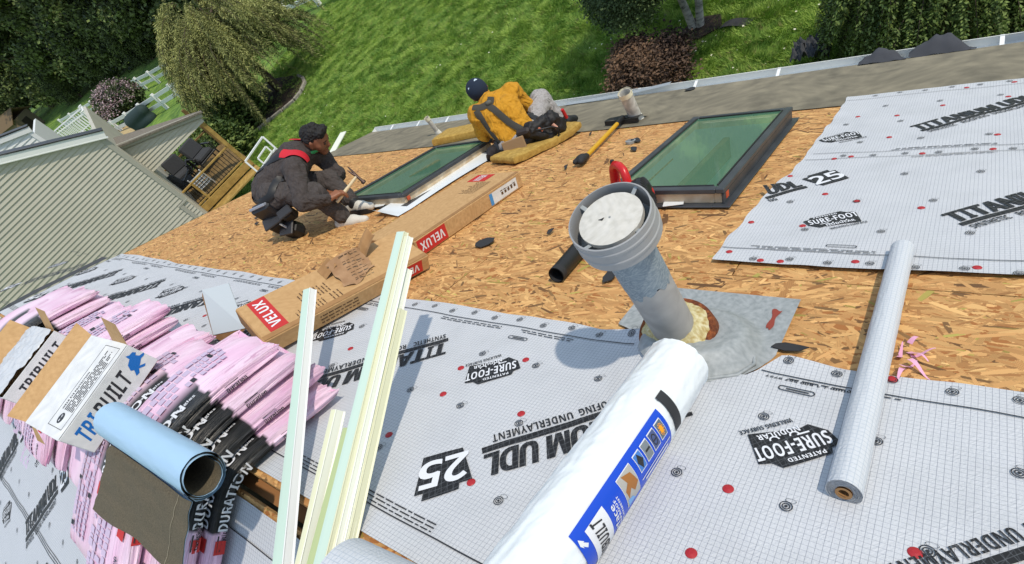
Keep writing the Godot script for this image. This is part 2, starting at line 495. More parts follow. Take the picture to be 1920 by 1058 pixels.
	M.glass = m
	M.shaft = mat(C(196, 206, 198), 0.9)
	M.card = tex_mat(noise_tex(0.05, C(176, 138, 92), C(198, 160, 112), 256, 4, 30, Vector2(1, 1)), 3.0, 0.85)
	M.card_dark = tex_mat(noise_tex(0.05, C(146, 108, 68), C(170, 130, 86), 128, 4, 31), 3.0, 0.9)
	M.card_grey = mat(C(182, 190, 196), 0.8)
	M.card_white = tex_mat(noise_tex(0.03, C(208, 210, 212), C(226, 227, 227), 128, 3, 32), 4.0, 0.7)
	M.red = mat(C(190, 42, 40), 0.55)
	M.red_cap = mat(C(170, 34, 42), 0.45)
	M.blue_ink = mat(C(20, 108, 190), 0.5)
	M.tool_red = mat(C(196, 26, 30), 0.32)
	M.black = mat(C(26, 26, 28), 0.5)
	M.rubber = mat(C(36, 37, 40), 0.75)
	M.yellow = mat(C(206, 158, 30), 0.5)
	M.foam = tex_mat(noise_tex(0.05, C(150, 118, 50), C(192, 160, 84), 128, 4, 33), 5.0, 0.95)
	M.poly_white = mat(C(230, 236, 240), 0.28)
	M.label_blue = mat(C(14, 72, 200), 0.35)
	M.film_blue = mat(C(164, 198, 226), 0.45)
	M.granule = tex_mat(noise_tex(0.25, C(66, 60, 48), C(116, 106, 86), 256, 3, 34), 6.0, 0.95, 0.0, Color.WHITE, false, noise_tex(0.3, Color(0.1, 0.1, 0.1), Color(0.9, 0.9, 0.9), 128, 2, 35), 0.12)
	M.tar = mat(C(44, 45, 48), 0.85)
	M.tar_grey = tex_mat(noise_tex(0.2, C(50, 52, 56), C(84, 86, 90), 128, 3, 36), 5.0, 0.95)
	M.siding = tex_mat(noise_tex(0.02, C(182, 178, 163), C(192, 188, 173), 128, 3, 37), 0.5, 0.6)
	M.siding_trim = mat(C(166, 164, 152), 0.55)
	M.shingle = tex_mat(noise_tex(0.12, C(92, 86, 78), C(140, 132, 120), 256, 4, 38), 0.8, 0.95)
	M.lumber = tex_mat(noise_tex(0.03, C(142, 114, 56), C(184, 152, 84), 128, 4, 39), 1.2, 0.85)
	M.lumber_dark = tex_mat(noise_tex(0.03, C(96, 76, 42), C(130, 104, 60), 128, 4, 40), 1.2, 0.9)
	M.cushion = mat(C(58, 60, 64), 0.95)
	M.mint = mat(C(190, 212, 200), 0.35)
	M.cream = mat(C(214, 214, 184), 0.35)
	M.cream_white = mat(C(232, 234, 220), 0.35)
	M.sage = mat(C(176, 190, 140), 0.38)
	M.mulch = tex_mat(noise_tex(0.16, C(24, 18, 14), C(74, 56, 44), 256, 4, 41), 0.7, 0.98, 0.0, Color.WHITE, true)
	M.stone = tex_mat(noise_tex(0.08, C(120, 116, 106), C(176, 170, 158), 128, 4, 42), 1.0, 0.95)
	M.lawn = tex_mat(noise_tex(0.03, C(82, 116, 40), C(148, 172, 76), 512, 5, 43, Vector2.ONE, C(112, 144, 56)), 0.11, 0.95, 0.0, Color.WHITE, true, noise_tex(0.1, Color(0.0, 0.0, 0.0), Color(1, 1, 1), 256, 4, 44), 6.0)
	M.lawn.detail_enabled = true
	M.lawn.detail_blend_mode = BaseMaterial3D.BLEND_MODE_MUL
	M.lawn.detail_albedo = noise_tex(0.012, Color(0.72, 0.78, 0.72), Color(1.0, 1.0, 0.92), 256, 3, 45)
	M.lawn.detail_uv_layer = BaseMaterial3D.DETAIL_UV_1
	for c in [["leaf", 0.35], ["blade", 0.4]]:
		m = mat(Color.WHITE, 0.6 + c[1] * 0.3, 0.0, true).duplicate()
		m.backlight_enabled = true; m.backlight = Color(0.10, 0.14, 0.04)
		M[c[0]] = m
	M.bark = tex_mat(noise_tex(0.08, C(66, 56, 46), C(112, 98, 82), 128, 4, 46), 2.0, 0.95)
	M.birch = tex_mat(noise_tex(0.06, C(80, 78, 74), C(205, 202, 194), 128, 3, 47, Vector2(0.5, 1), C(180, 176, 168)), 2.2, 0.85)

# ---- ground and lawn
func ground() -> void:
	var mb := MB.new()
	mb.grid(140, 110, func(u, v):
		var x := lerpf(-1.0, 1.0, u); x = signf(x) * pow(absf(x), 2.2) * 420.0 - 12.0
		var z := lerpf(1.0, -1.0, v); z = signf(z) * pow(absf(z), 2.2) * 420.0 - 12.0
		return Vector3(x, gh(x, z) + 0.05 * noise2.get_noise_2d(x * 0.15, z * 0.15), z), null, false)
	struct(mb, "lawn_ground", M.lawn)
	# grass tufts over the part of the lawn that is near enough to show blades
	var tuft := MB.new()
	var r := RandomNumberGenerator.new(); r.seed = 21
	for k in 9:
		var o := Vector3(r.randf_range(-0.05, 0.05), 0, r.randf_range(-0.05, 0.05))
		var an := r.randf() * TAU
		var w := Vector3(cos(an), 0, sin(an)) * 0.006
		var tip := o + Vector3(r.randf_range(-0.035, 0.035), r.randf_range(0.05, 0.09), r.randf_range(-0.035, 0.035))
		tuft.tri(o - w, o + w, tip)
	var mm := MultiMesh.new()
	mm.transform_format = MultiMesh.TRANSFORM_3D; mm.use_colors = true; mm.mesh = tuft.mesh()
	var spots := []
	for k in 420000:
		var x := r.randf_range(-27.0, 3.5)
		var z := r.randf_range(-21.0, -4.6)
		if z < -13.5 - 0.36 * -x: continue
		if r.randf() > clampf(1.15 + x * 0.03, 0.35, 1.0): continue
		spots.append(Vector2(x, z))
	mm.instance_count = spots.size()
	for i in spots.size():
		var p: Vector2 = spots[i]
		var s := r.randf_range(0.6, 1.25) * (1.0 + 0.35 * noise2.get_noise_2d(p.x * 0.9, p.y * 0.9))
		var dirn := noise2.get_noise_2d(p.x * 0.9 + 50.0, p.y * 1.3) * 5.0
		var b := Basis(Vector3(cos(dirn), 0, sin(dirn)), 0.35 + 0.5 * r.randf()) * Basis(Vector3.UP, r.randf() * TAU)
		mm.set_instance_transform(i, Transform3D(b.scaled(Vector3(s, s * 1.1, s)), G(p.x, p.y, 0.05 * noise2.get_noise_2d(p.x * 0.15, p.y * 0.15) - 0.01)))
		var q := noise2.get_noise_2d(p.x * 0.9, p.y * 0.5) * 0.4 + noise2.get_noise_2d(p.x * 2.2 + 9.0, p.y * 2.2) * 0.5
		var c := L(94, 136, 48).lerp(L(168, 194, 90), clampf(q + 0.5 + r.randf_range(-0.3, 0.3), 0.0, 1.0))
		if r.randf() < 0.05: c = L(150, 150, 90)
		mm.set_instance_color(i, c)
	var g := MultiMeshInstance3D.new()
	g.multimesh = mm; g.material_override = M.blade; g.name = "grass"; add_child(g)
	tag(g, "short mown green grass blades covering the sloping lawn", "grass"); g.set_meta("kind", "stuff")
	# pale leaves and clover heads scattered on the lawn
	var pet := MB.new(); pet.tri(Vector3(-0.02, 0.07, 0), Vector3(0.02, 0.075, -0.01), Vector3(0, 0.08, 0.03)); pet.tri(Vector3(0.02, 0.075, -0.01), Vector3(0.03, 0.08, 0.03), Vector3(0, 0.08, 0.03))
	mm = MultiMesh.new(); mm.transform_format = MultiMesh.TRANSFORM_3D; mm.mesh = pet.mesh(); mm.instance_count = 420
	for i in 420:
		var near := i < 280
		var p := G(r.randf_range(-4.5, 2.0), r.randf_range(-11.0, -5.5)) if near else G(r.randf_range(-20.0, -4.0), r.randf_range(-13.0, -6.0))
		mm.set_instance_transform(i, Transform3D(Basis(Vector3.UP, r.randf() * TAU).scaled(Vector3.ONE * r.randf_range(0.35, 0.9)), p))
	g = MultiMeshInstance3D.new()
	g.multimesh = mm; g.material_override = mat(C(226, 224, 200), 0.8); g.name = "clover_flowers"; add_child(g)
	tag(g, "tiny pale clover heads dotted over the grass", "flowers"); g.set_meta("kind", "stuff")

# ---- the house whose roof is being stripped
func rake(s: float) -> float: return -5.95 - 0.16 * s
func house() -> void:
	var h := thing("house", "house whose front roof slope is stripped to bare strand board", "house")
	# walls under the roof
	for w in [[Vector3(-6.0, -3.6, -3.95), Vector3(2.6, -3.6, -3.95)], [Vector3(-6.05, -3.6, -3.9), Vector3(-6.05, -3.6, 3.9)], [Vector3(-6.0, -3.6, 3.95), Vector3(2.6, -3.6, 3.95)], [Vector3(2.6, -3.6, -3.9), Vector3(2.6, -3.6, 3.9)]]:
		bx("wall", beam_tf(w[0], w[1]), Vector3(0.12, 2.7, (w[0] as Vector3).distance_to(w[1])), M.siding, h)
	for x in [-6.05, 2.6]:
		var gab := MB.new()
		gab.prism(PackedVector2Array([Vector2(-3.9, -2.24), Vector2(3.9, -2.24), Vector2(0, -0.1)]), func(a, b, d): return Vector3(x + d, b, a), 0.1)
		obj(gab, "gable_wall", M.siding, h)
	# strand board, panel by panel, with openings at the two skylights
	var holes := [Rect2(-1.43, 2.25, 0.50, 1.06), Rect2(-3.85, 2.22, 0.52, 1.04)]
	var rows := [[0.035, 0.278, -0.2], [0.283, 1.497, 0.57], [1.502, 2.717, -0.65], [2.722, 3.937, 0.57], [3.942, 4.73, -0.65]]
	var k := 0
	for row in rows:
		var edges := []
		var x: float = row[2] - 2.44 * 3
		while x < 2.7:
			edges.append([maxf(x + 0.0025, -99.0), x + 2.4375]); x += 2.44
		for e in edges:
			var a0: float = e[0]; var a1: float = minf(e[1], 2.7)
			if a1 < rake(row[1]) + 0.02: continue
			var mb := MB.new()
			var uo := Vector2(rng.randf(), rng.randf())
			var rects := [Rect2(a0, row[0], a1 - a0, row[1] - row[0])]
			for ho in holes:
				var nxt := []
				for q: Rect2 in rects:
					if not q.intersects(ho): nxt.append(q); continue
					var i: Rect2 = q.intersection(ho)
					if i.position.x > q.position.x: nxt.append(Rect2(q.position.x, q.position.y, i.position.x - q.position.x, q.size.y))
					if i.end.x < q.end.x: nxt.append(Rect2(i.end.x, q.position.y, q.end.x - i.end.x, q.size.y))
					if i.position.y > q.position.y: nxt.append(Rect2(i.position.x, q.position.y, i.size.x, i.position.y - q.position.y))
					if i.end.y < q.end.y: nxt.append(Rect2(i.position.x, i.end.y, i.size.x, q.end.y - i.end.y))
				rects = nxt
			for q: Rect2 in rects:
				var l0 := maxf(q.position.x, rake(q.position.y)); var l1 := maxf(q.position.x, rake(q.end.y))
				var f := func(a: float, s: float) -> Vector2: return Vector2(a, s) / 1.22 + uo
				var P := [Vector2(l1, q.end.y), Vector2(l0, q.position.y), Vector2(q.end.x, q.position.y), Vector2(q.end.x, q.end.y)]
				mb.quad(R(P[0].x, P[0].y), R(P[1].x, P[1].y), R(P[2].x, P[2].y), R(P[3].x, P[3].y), f.call(P[0].x, P[0].y), f.call(P[1].x, P[1].y), f.call(P[2].x, P[2].y), f.call(P[3].x, P[3].y))
				for i in 4:
					var a: Vector2 = P[i]; var b: Vector2 = P[(i + 1) % 4]
					mb.quad(R(a.x, a.y, -0.012), R(b.x, b.y, -0.012), R(b.x, b.y), R(a.x, a.y), f.call(a.x, a.y), f.call(b.x, b.y), f.call(b.x, b.y) + Vector2(0, 0.012), f.call(a.x, a.y) + Vector2(0, 0.012))
			obj(mb, "strand_board_panel", M.osb, h)
	# the back slope
	for e in [[-6.1, -3.7], [-3.697, -1.26], [-1.257, 2.7]]:
		for t in [[0.035, 1.25], [1.253, 2.47], [2.473, 4.4]]:
			var mb := MB.new()
			var uo := Vector2(rng.randf(), rng.randf())
			mb.quad(K(e[0], t[1]), K(e[1], t[1]), K(e[1], t[0]), K(e[0], t[0]), Vector2(e[0], t[1]) / 1.22 + uo, Vector2(e[1], t[1]) / 1.22 + uo, Vector2(e[1], t[0]) / 1.22 + uo, Vector2(e[0], t[0]) / 1.22 + uo)
			mb.quad(K(e[0], t[0], -0.012), K(e[1], t[0], -0.012), K(e[1], t[0]), K(e[0], t[0]))
			obj(mb, "strand_board_panel", M.osb, h)
	bx("ridge_board", Transform3D(Basis(), Vector3(-1.7, -0.16, 0)), Vector3(8.6, 0.2, 0.04), M.osb_edge, h)
	for x in range(-14, 6):
		if x == -8 or x == -7: continue
		beam("rafter", R(x * 0.41, 0.06, -0.09), R(x * 0.41, 4.6, -0.09), 0.04, 0.14, M.lumber_dark, h)
	# roofing felt along the eave, with a lap line and small creases
	var fe := MB.new()
	fe.grid(90, 12, func(u, v):
		var s := lerpf(4.735, 3.655 + 0.008 * sin(u * 37.0), v)
		var a := lerpf(rake(s) + 0.0, 2.6, u)
		return R(a, s, 0.005 + 0.004 * (0.5 + 0.5 * noise2.get_noise_2d(a * 1.3, s * 4.0))))
	obj(fe, "roofing_felt", M.felt, h)
	# rake edge: a dark strip and the metal drip edge
	var rk := MB.new()
	rk.grid(30, 2, func(u, v):
		var s := lerpf(0.1, 4.7, u)
		return R(rake(s) - 0.03 + 0.03 * v, s, -0.012 + 0.014 * v), null, true)
	obj(rk, "rake_trim", M.alum, h)
	beam("fascia", R(rake(0.0) + 0.0, 0.0, -0.1), R(rake(4.7), 4.7, -0.1), 0.03, 0.16, M.white, h, Vector3(0, CS, -SN))
	# ridge end at the far left: old grey cap shingles still bent over the edge
	var cp := MB.new()
	cp.grid(16, 10, func(u, v):
		var t := lerpf(-0.95, 0.9, u)
		var a := -6.03 + lerpf(-0.10, 0.06, v) + (0.0 if t > 0 else 0.14 * t)
		var p := Vector3(a, -sqrt(t * t + 0.02) * SN + 0.035 + 0.004 * noise2.get_noise_2d(t * 6.0, v * 3.0), t * CS)
		return p, null, true)
	obj(cp, "rake_shingles", M.tar_grey, h)
	# gutter with its hangers along the eave
	var g := thing("gutter", "long white aluminium gutter along the eave with strap hangers", "gutter")
	var gm := MB.new()
	var ge := [Vector2(0.0, 0.0), Vector2(-0.002, -0.085), Vector2(0.07, -0.095), Vector2(0.105, -0.05), Vector2(0.112, 0.005), Vector2(0.098, 0.012), Vector2(0.1, 0.004), Vector2(0.094, -0.046), Vector2(0.066, -0.085), Vector2(0.008, -0.076), Vector2(0.008, 0.0)]
	var e0 := R(0, 4.74, -0.004)
	for i in ge.size() - 1:
		var p: Vector2 = ge[i]; var q: Vector2 = ge[i + 1]
		for seg in [[-6.72, -2.9, 0.0], [-2.9, 2.7, 0.0]]:
			var a0: float = seg[0]; var a1: float = seg[1]
			gm.quad(Vector3(a0, e0.y + p.y, e0.z - p.x), Vector3(a1, e0.y + p.y, e0.z - p.x), Vector3(a1, e0.y + q.y, e0.z - q.x), Vector3(a0, e0.y + q.y, e0.z - q.x))
	for a in [-6.72, 2.7]:
		gm.prism(PackedVector2Array([ge[0], ge[1], ge[2], ge[3], ge[4]]), func(x, y, d): return Vector3(a + d * 0.01, e0.y + y, e0.z - x), 0.2)
	obj(gm, "trough", M.white, g)
	for x in [-6.3, -5.75, -5.2, -4.6, -2.55, -1.98, -1.28, -0.62, 0.12, 0.78, 1.6]:
		bx("hanger", Transform3D(Basis(Vector3.RIGHT, 0.04), Vector3(x, e0.y + 0.004, e0.z - 0.052)), Vector3(0.025, 0.003, 0.118), M.white_vinyl, g)
	# a length of gutter that has come loose and lifted by the tall vent pipe
	var lm := thing("loose_flashing", "bent white strip of drip edge lifting from the gutter beside tall vent pipe", "flashing")
	var lf := MB.new()
	lf.grid(24, 3, func(u, v):
		var a := lerpf(-3.35, -2.2, u)
		var s = 4.755 + 0.02 * u
		return R(a, s - 0.06 + 0.07 * v, 0.016 + 0.05 * u * u + 0.012 * v))
	obj(lf, "strip", M.alum, lm)
# ---- underlayment
func wrinkle(a: float, s: float) -> float: return 0.012 + 0.0045 * noise2.get_noise_2d(a * 2.1, s * 2.6) + 0.0026 * noise2.get_noise_2d((a + s * 0.6) * 3.4 + 7.0, (s - a * 0.4) * 1.6)
func soil(a: float, s: float) -> Color:   # scuffs and dust trodden into the fabric
	var q := noise2.get_noise_2d(a * 3.0, s * 4.0) * 0.6 + noise2.get_noise_2d(a * 11.0 + 5.0, s * 9.0) * 0.4
	var k := 1.0 - 0.10 * clampf(q + 0.15, 0.0, 1.0)
	return Color(k, k * 0.995, k * 0.98)
func low_edge(a: float) -> float:
	var e := 1.045 + 0.008 * sin(a * 3.1) + 0.005 * sin(a * 9.7)
	if a < -4.0: e += (a + 4.0) * -0.004
	var d := absf(a + 0.585) - 0.16
	if d < 0.06: e = lerpf(0.93, e, clampf(d / 0.06, 0.0, 1.0))
	return e
func low_h(a: float, s: float) -> float:
	var h := wrinkle(a, s)
	# the cut edge beside the flue stands up
	var d := low_edge(a) - s
	var near := clampf(1.0 - absf(a + 0.80) / 0.16, 0.0, 1.0)
	var near2 := clampf(1.0 - absf(a + 0.34) / 0.12, 0.0, 1.0)
	h += maxf(near, near2 * 0.4) * 0.035 * exp(-d / 0.045)
	return h
func up_left(s: float) -> float:
	var pts := [[1.55, -0.735], [1.6, -0.75], [1.8, -0.748], [1.92, -0.728], [2.05, -0.725], [2.18, -0.716], [2.36, -0.694], [2.51, -0.668], [2.72, -0.652], [3.03, -0.65], [3.33, -0.634], [3.54, -0.628], [3.83, -0.631]]
	for i in pts.size() - 1:
		if s <= pts[i + 1][0]: return lerpf(pts[i][1], pts[i + 1][1], clampf((s - pts[i][0]) / (pts[i + 1][0] - pts[i][0]), 0.0, 1.0)) + 0.004 * sin(s * 31.0)
	return -0.631
func up_h(a: float, s: float, over: bool) -> float:
	var h := wrinkle(a + 3.0, s) + (0.006 if over else 0.0)
	var d := a - up_left(s)
	h += 0.012 * exp(-d / 0.06) * clampf(noise2.get_noise_1d(s * 3.0) + 0.3, 0.0, 1.0)
	if not over and s < 2.78: h -= 0.002
	return h

func logo_titanium(mb: MB, white: MB, f: Callable, g: Callable, from := 0) -> void:
	# f and g map the logo's own metres (x along the reading direction, y up) to the sheet; from leaves off the leading letters that are cut away
	var words := [["T", 0.0, 0.052], ["I", 0.058, 0.02], ["T", 0.084, 0.052], ["A", 0.138, 0.058], ["N", 0.202, 0.05], ["I", 0.259, 0.02], ["U", 0.286, 0.05], ["M", 0.343, 0.064], ["U", 0.435, 0.05], ["D", 0.492, 0.05], ["L", 0.549, 0.042]]
	for i in range(from, words.size()):
		for dx in [0.0, 0.005]: letters(mb, words[i][0], words[i][1] + dx, 0.0, 0.084, words[i][2], f, true, 0.16)
	var x0: float = 0.0 if from == 0 else words[from][1] - 0.03
	patch(mb, x0, -0.030, 0.60, -0.008, f, 16, 1)
	var sub := [["SYNTHETIC", 0.02, 0.135], ["ROOFING", 0.185, 0.125], ["UNDERLAYMENT", 0.33, 0.245]]
	for w in sub:
		if w[1] >= x0 - 0.01: letters(mb, w[0], w[1] - 0.01, -0.068, 0.03, w[2], f)
	if from > 0: letters(mb, "NG", x0 - 0.005, -0.068, 0.03, 0.035, f)
	poly_print(mb, PackedVector2Array([Vector2(0.655, -0.055), Vector2(0.775, -0.06), Vector2(0.80, 0.075), Vector2(0.775, 0.075), Vector2(0.78, 0.10), Vector2(0.675, 0.095), Vector2(0.672, 0.075), Vector2(0.635, 0.075)]), f)
	letters(white, "25", 0.638, -0.036, 0.1, 0.145, g, true, 0.12)

func logo_foot(mb: MB, white: MB, f: Callable, g: Callable) -> void:
	poly_print(mb, PackedVector2Array([Vector2(0.0, 0.0), Vector2(0.03, -0.035), Vector2(0.05, -0.03), Vector2(0.175, -0.05), Vector2(0.195, 0.045), Vector2(0.165, 0.052), Vector2(0.15, 0.072), Vector2(0.03, 0.066), Vector2(0.022, 0.05), Vector2(-0.004, 0.045)]), f)
	letters(white, "SURE-FOOT", 0.006, -0.002, 0.042, 0.182, g, true, 0.1)
	letters(white, "NODULAR", 0.055, -0.038, 0.017, 0.105, g)
	letters(white, "PATENTED", 0.04, 0.05, 0.012, 0.09, g)
	letters(mb, "WALKING SURFACE", 0.055, -0.068, 0.014, 0.135, f)
	patch(white, 0.04, -0.014, 0.07, -0.009, g, 2, 1)
	for q in [0.075, 0.125]: ring_print(white, q, -0.012, 0.009, 0.013, g, 8, PI, TAU)

func target_mark(mb: MB, a: float, s: float, f: Callable) -> void:
	ring_print(mb, a, s, 0.0, 0.0035, f, 8)
	ring_print(mb, a, s, 0.0062, 0.0085, f, 14)
	ring_print(mb, a, s, 0.0112, 0.0135, f, 16)
	ring_print(mb, a + 0.006, s + 0.017, 0.010, 0.0112, func(x, y): return f.call(x, s + 0.017 + (y - s - 0.017) * 0.5), 12)

func fine_print(mb: MB, a0: float, a1: float, s: float, f: Callable, r: RandomNumberGenerator, rows := 2) -> void:
	for k in rows:
		var x := a0 + r.randf() * 0.05
		while x < a1:
			var w := r.randf_range(0.012, 0.05)
			patch(mb, x, s + k * 0.011, minf(x + w, a1), s + k * 0.011 + 0.0036, f, 1, 1)
			x += w + 0.007

func cap_nail(parent: Node3D, p: Vector3, nrm: Basis, m: Material, mesh: Mesh, called := "cap_nail") -> void:
	var o := put(mesh, called, m, parent)
	o.transform = Transform3D(nrm * Basis(Vector3.UP, rng.randf() * TAU), p)

func sheets() -> void:
	var r := RandomNumberGenerator.new(); r.seed = 31
	var cm := MB.new(); cm.lathe(Transform3D(), [Vector2(0.0, 0.0035), Vector2(0.004, 0.0035), Vector2(0.0045, 0.0036), Vector2(0.011, 0.0018), Vector2(0.0128, 0.0)], 16)
	var capm := cm.mesh()
	var NB := RB()
	# --- lower course, from the ridge down to the bare strand board
	var lo := thing("underlayment_sheet", "white printed underlayment strip lying from ridge slot down to bare strand board", "underlayment")
	var mb := MB.new()
	mb.grid(380, 56, func(u, v):
		var a := lerpf(-6.10, 2.65, u)
		var s0 := 0.05
		var s := lerpf(s0, low_edge(a), v)
		a = maxf(a, rake(s) - 0.02)
		return R(a, s, low_h(a, s)), func(u, v):
		var a := lerpf(-6.10, 2.65, u)
		return Vector2(a, lerpf(0.05, low_edge(a), v)), false, func(u, v): return soil(lerpf(-6.10, 2.65, u), v))
	lo = obj(mb, "fabric", M.sheet, lo)
	var N := Vector3(0, CS, -SN)
	var pr := MB.new(); var wh := MB.new(); var ink := MB.new()
	var lowf := func(a: float, s: float) -> Array: return [R(a, s, low_h(a, s) + 0.0036), N]
	var frame := func(a0: float, s0: float, deg: float, lift: float, fh: Callable) -> Callable:
		var rd := Vector2(cos(deg_to_rad(deg)), sin(deg_to_rad(deg))); var up := Vector2(-rd.y, rd.x)
		return func(x: float, y: float) -> Array:
			var q := Vector2(a0, s0) + rd * x + up * y
			return [R(q.x, q.y, fh.call(q.x, q.y) + lift), N]
	for k in 8:
		var a0 := 0.40 - 0.965 * k
		logo_titanium(pr, wh, frame.call(a0, 0.815 - 0.012 * (k % 2), 224.0, 0.0036, low_h), frame.call(a0, 0.815 - 0.012 * (k % 2), 224.0, 0.0050, low_h))
		var b0 := -0.205 - 0.955 * k
		logo_foot(pr, wh, frame.call(b0, 0.79, 222.0, 0.0036, low_h), frame.call(b0, 0.79, 222.0, 0.0050, low_h))
	for k in range(-26, 12):
		for row in [[0.787, -0.107], [0.531, 0.005], [0.28, -0.125]]:
			var a: float = row[1] + 0.2435 * k
			if a > rake(row[0]) + 0.1: target_mark(ink, a, row[0], lowf)
	for k in range(-50, 22):
		var a := -0.101 + 0.1215 * k
		if absf(a + 0.585) < 0.2: continue
		target_mark(ink, a, 1.018 - 0.012 * (k & 1), lowf)
	patch(ink, -6.05, 0.9715, -0.80, 0.975, lowf, 150, 1); patch(ink, -0.40, 0.955, 2.6, 0.9585, lowf, 90, 1)
	patch(ink, -6.05, 0.118, 2.6, 0.1215, lowf, 240, 1)
	for k in 9:
		var a := 0.5 - 0.955 * k
		if k > 0:
			if k != 1: fine_print(ink, a - 0.32, a + 0.05, 0.944, lowf, r, 2)
			fine_print(ink, a + 0.12, a + 0.38, 0.944, lowf, r, 2)
		fine_print(ink, a - 0.2, a + 0.45, 0.128, lowf, r, 3)
		# a printed lozenge
		var q := a - 0.79 if k > 0 else a - 0.80
		patch(ink, q - 0.035, 0.897, q + 0.035, 0.900, lowf, 2, 1); patch(ink, q - 0.035, 0.913, q + 0.035, 0.916, lowf, 2, 1)
		ring_print(ink, q + 0.035, 0.9065, 0.0065, 0.0095, lowf, 8, -PI / 2, PI / 2); ring_print(ink, q - 0.035, 0.9065, 0.0065, 0.0095, lowf, 8, PI / 2, PI * 1.5)
		patch(ink, q - 0.025, 0.9045, q + 0.03, 0.9085, lowf, 2, 1)
	letters(ink, "titanium | 1 800 567 9727", 0.0, 0.0, 0.011, 0.24, frame.call(-0.145, 0.948, 180.0, 0.0024, low_h))
	obj(pr, "printed_logos", M.print, lo); obj(wh, "printed_letters", M.ink_white, lo); obj(ink, "printed_marks", M.ink, lo)
	for p in [[-1.353, 0.693], [-1.317, 0.557], [-0.988, 0.569], [-1.137, 0.805], [-0.967, 0.298], [-1.739, 0.289], [-1.237, 0.079], [-1.964, 0.647], [-1.595, 0.502], [-1.354, 0.335], [-0.360, 0.530], [-0.378, 0.345], [-0.013, 0.520], [-0.102, 1.023], [-2.7, 0.72], [-3.3, 0.6], [0.4, 0.7]]:
		cap_nail(lo, R(p[0], p[1], low_h(p[0], p[1]) + 0.001), NB, M.red_cap, capm)
	# --- the two courses further down the slope
	var co := [["white underlayment sheet further down the slope, nearest the gutter felt", 2.60, 3.825, false, "lower"], ["white underlayment sheet lapped over the far one, its edge ragged beside right skylight", 1.585, 2.715, true, "upper"]]
	for q in co:
		var sh := thing("underlayment_sheet", q[0], "underlayment")
		var over: bool = q[3]
		mb = MB.new()
		var s0: float = q[1]; var s1: float = q[2]
		mb.grid(170, 60, func(u, v):
			var s := lerpf(s0, s1, v)
			var a := lerpf(up_left(s), 2.65, pow(u, 1.5))
			var e = s + (0.012 * sin(a * 2.1 + 0.5) + 0.006 * sin(a * 6.0)) * (1.0 - v) * (1.0 if over else 0.0)
			return R(a, e, up_h(a, e, over)), func(u, v):
			var s := lerpf(s0, s1, v)
			return Vector2(lerpf(up_left(s), 2.65, pow(u, 1.5)), s), false, func(u, v): return soil(lerpf(-0.7, 2.65, pow(u, 1.5)) + 20.0, v + s0))
		sh = obj(mb, "fabric", M.sheet, sh)
		pr = MB.new(); wh = MB.new(); ink = MB.new()
		var hf := func(a: float, s: float) -> float: return up_h(a, s, over)
		var upf := func(a: float, s: float) -> Array: return [R(a, s, up_h(a, s, over) + 0.0036), N]
		if over:
			logo_titanium(pr, wh, frame.call(-1.005, 1.90, 44.0, 0.0036, hf), frame.call(-1.005, 1.90, 44.0, 0.0050, hf), 8)
			for a0 in [-0.01, 0.985]: logo_titanium(pr, wh, frame.call(a0, 1.935, 43.0, 0.0036, hf), frame.call(a0, 1.935, 43.0, 0.0050, hf))
			for b0 in [-0.47, 0.52, 1.5]: logo_foot(pr, wh, frame.call(b0, 1.895, 33.0, 0.0036, hf), frame.call(b0, 1.895, 33.0, 0.0050, hf))
		else:
			for a0 in [-0.20, 0.79]: logo_titanium(pr, wh, frame.call(a0, 3.03, 40.0, 0.0036, hf), frame.call(a0, 3.03, 40.0, 0.0050, hf))
			for b0 in [-0.61, 0.37]: logo_foot(pr, wh, frame.call(b0, 2.935, 33.0, 0.0036, hf), frame.call(b0, 2.935, 33.0, 0.0050, hf))
		for k in range(-3, 10):
			for row in ([[1.858, 0.03], [2.136, -0.087], [2.424, 0.049]] if over else [[2.905, 0.07], [3.21, -0.04], [3.52, 0.111]]):
				var a: float = row[1] + 0.253 * k
				if a > up_left(row[0]) + 0.02: target_mark(ink, a, row[0], upf)
		for k in range(-6, 20):
			var a := 0.024 + 0.125 * k
			if a < -0.72: continue
			if over: target_mark(ink, a, 1.612 - 0.012 * (k & 1), upf)
			if over and a > -0.6: target_mark(ink, a, 2.690 - 0.01 * (k & 1), upf)
			if not over and a > -0.6: target_mark(ink, a, 3.775 + 0.01 * (k & 1), upf)
		if over:
			patch(ink, -0.74, 1.676, 2.6, 1.6795, upf, 80, 1); patch(ink, -0.64, 2.655, 2.6, 2.658, upf, 80, 1)
			for k in 4:
				fine_print(ink, -0.66 + k * 0.95, -0.22 + k * 0.95, 1.688, upf, r, 2); fine_print(ink, -0.2 + k * 0.95, 0.1 + k * 0.95, 2.635, upf, r, 2)
				var c := -0.33 + k * 0.95
				patch(ink, c - 0.04, 1.722, c + 0.04, 1.725, upf, 2, 1); patch(ink, c - 0.04, 1.738, c + 0.04, 1.741, upf, 2, 1)
				ring_print(ink, c + 0.04, 1.7315, 0.0065, 0.0095, upf, 8, -PI / 2, PI / 2); ring_print(ink, c - 0.04, 1.7315, 0.0065, 0.0095, upf, 8, PI / 2, PI * 1.5)
		else:
			patch(ink, -0.62, 2.752, 2.6, 2.755, upf, 80, 1); patch(ink, -0.62, 3.715, 2.6, 3.718, upf, 80, 1)
			for k in 3: fine_print(ink, -0.3 + k * 0.95, 0.1 + k * 0.95, 2.765, upf, r, 2)
		obj(pr, "printed_logos", M.print, sh); obj(wh, "printed_letters", M.ink_white, sh); obj(ink, "printed_marks", M.ink, sh)
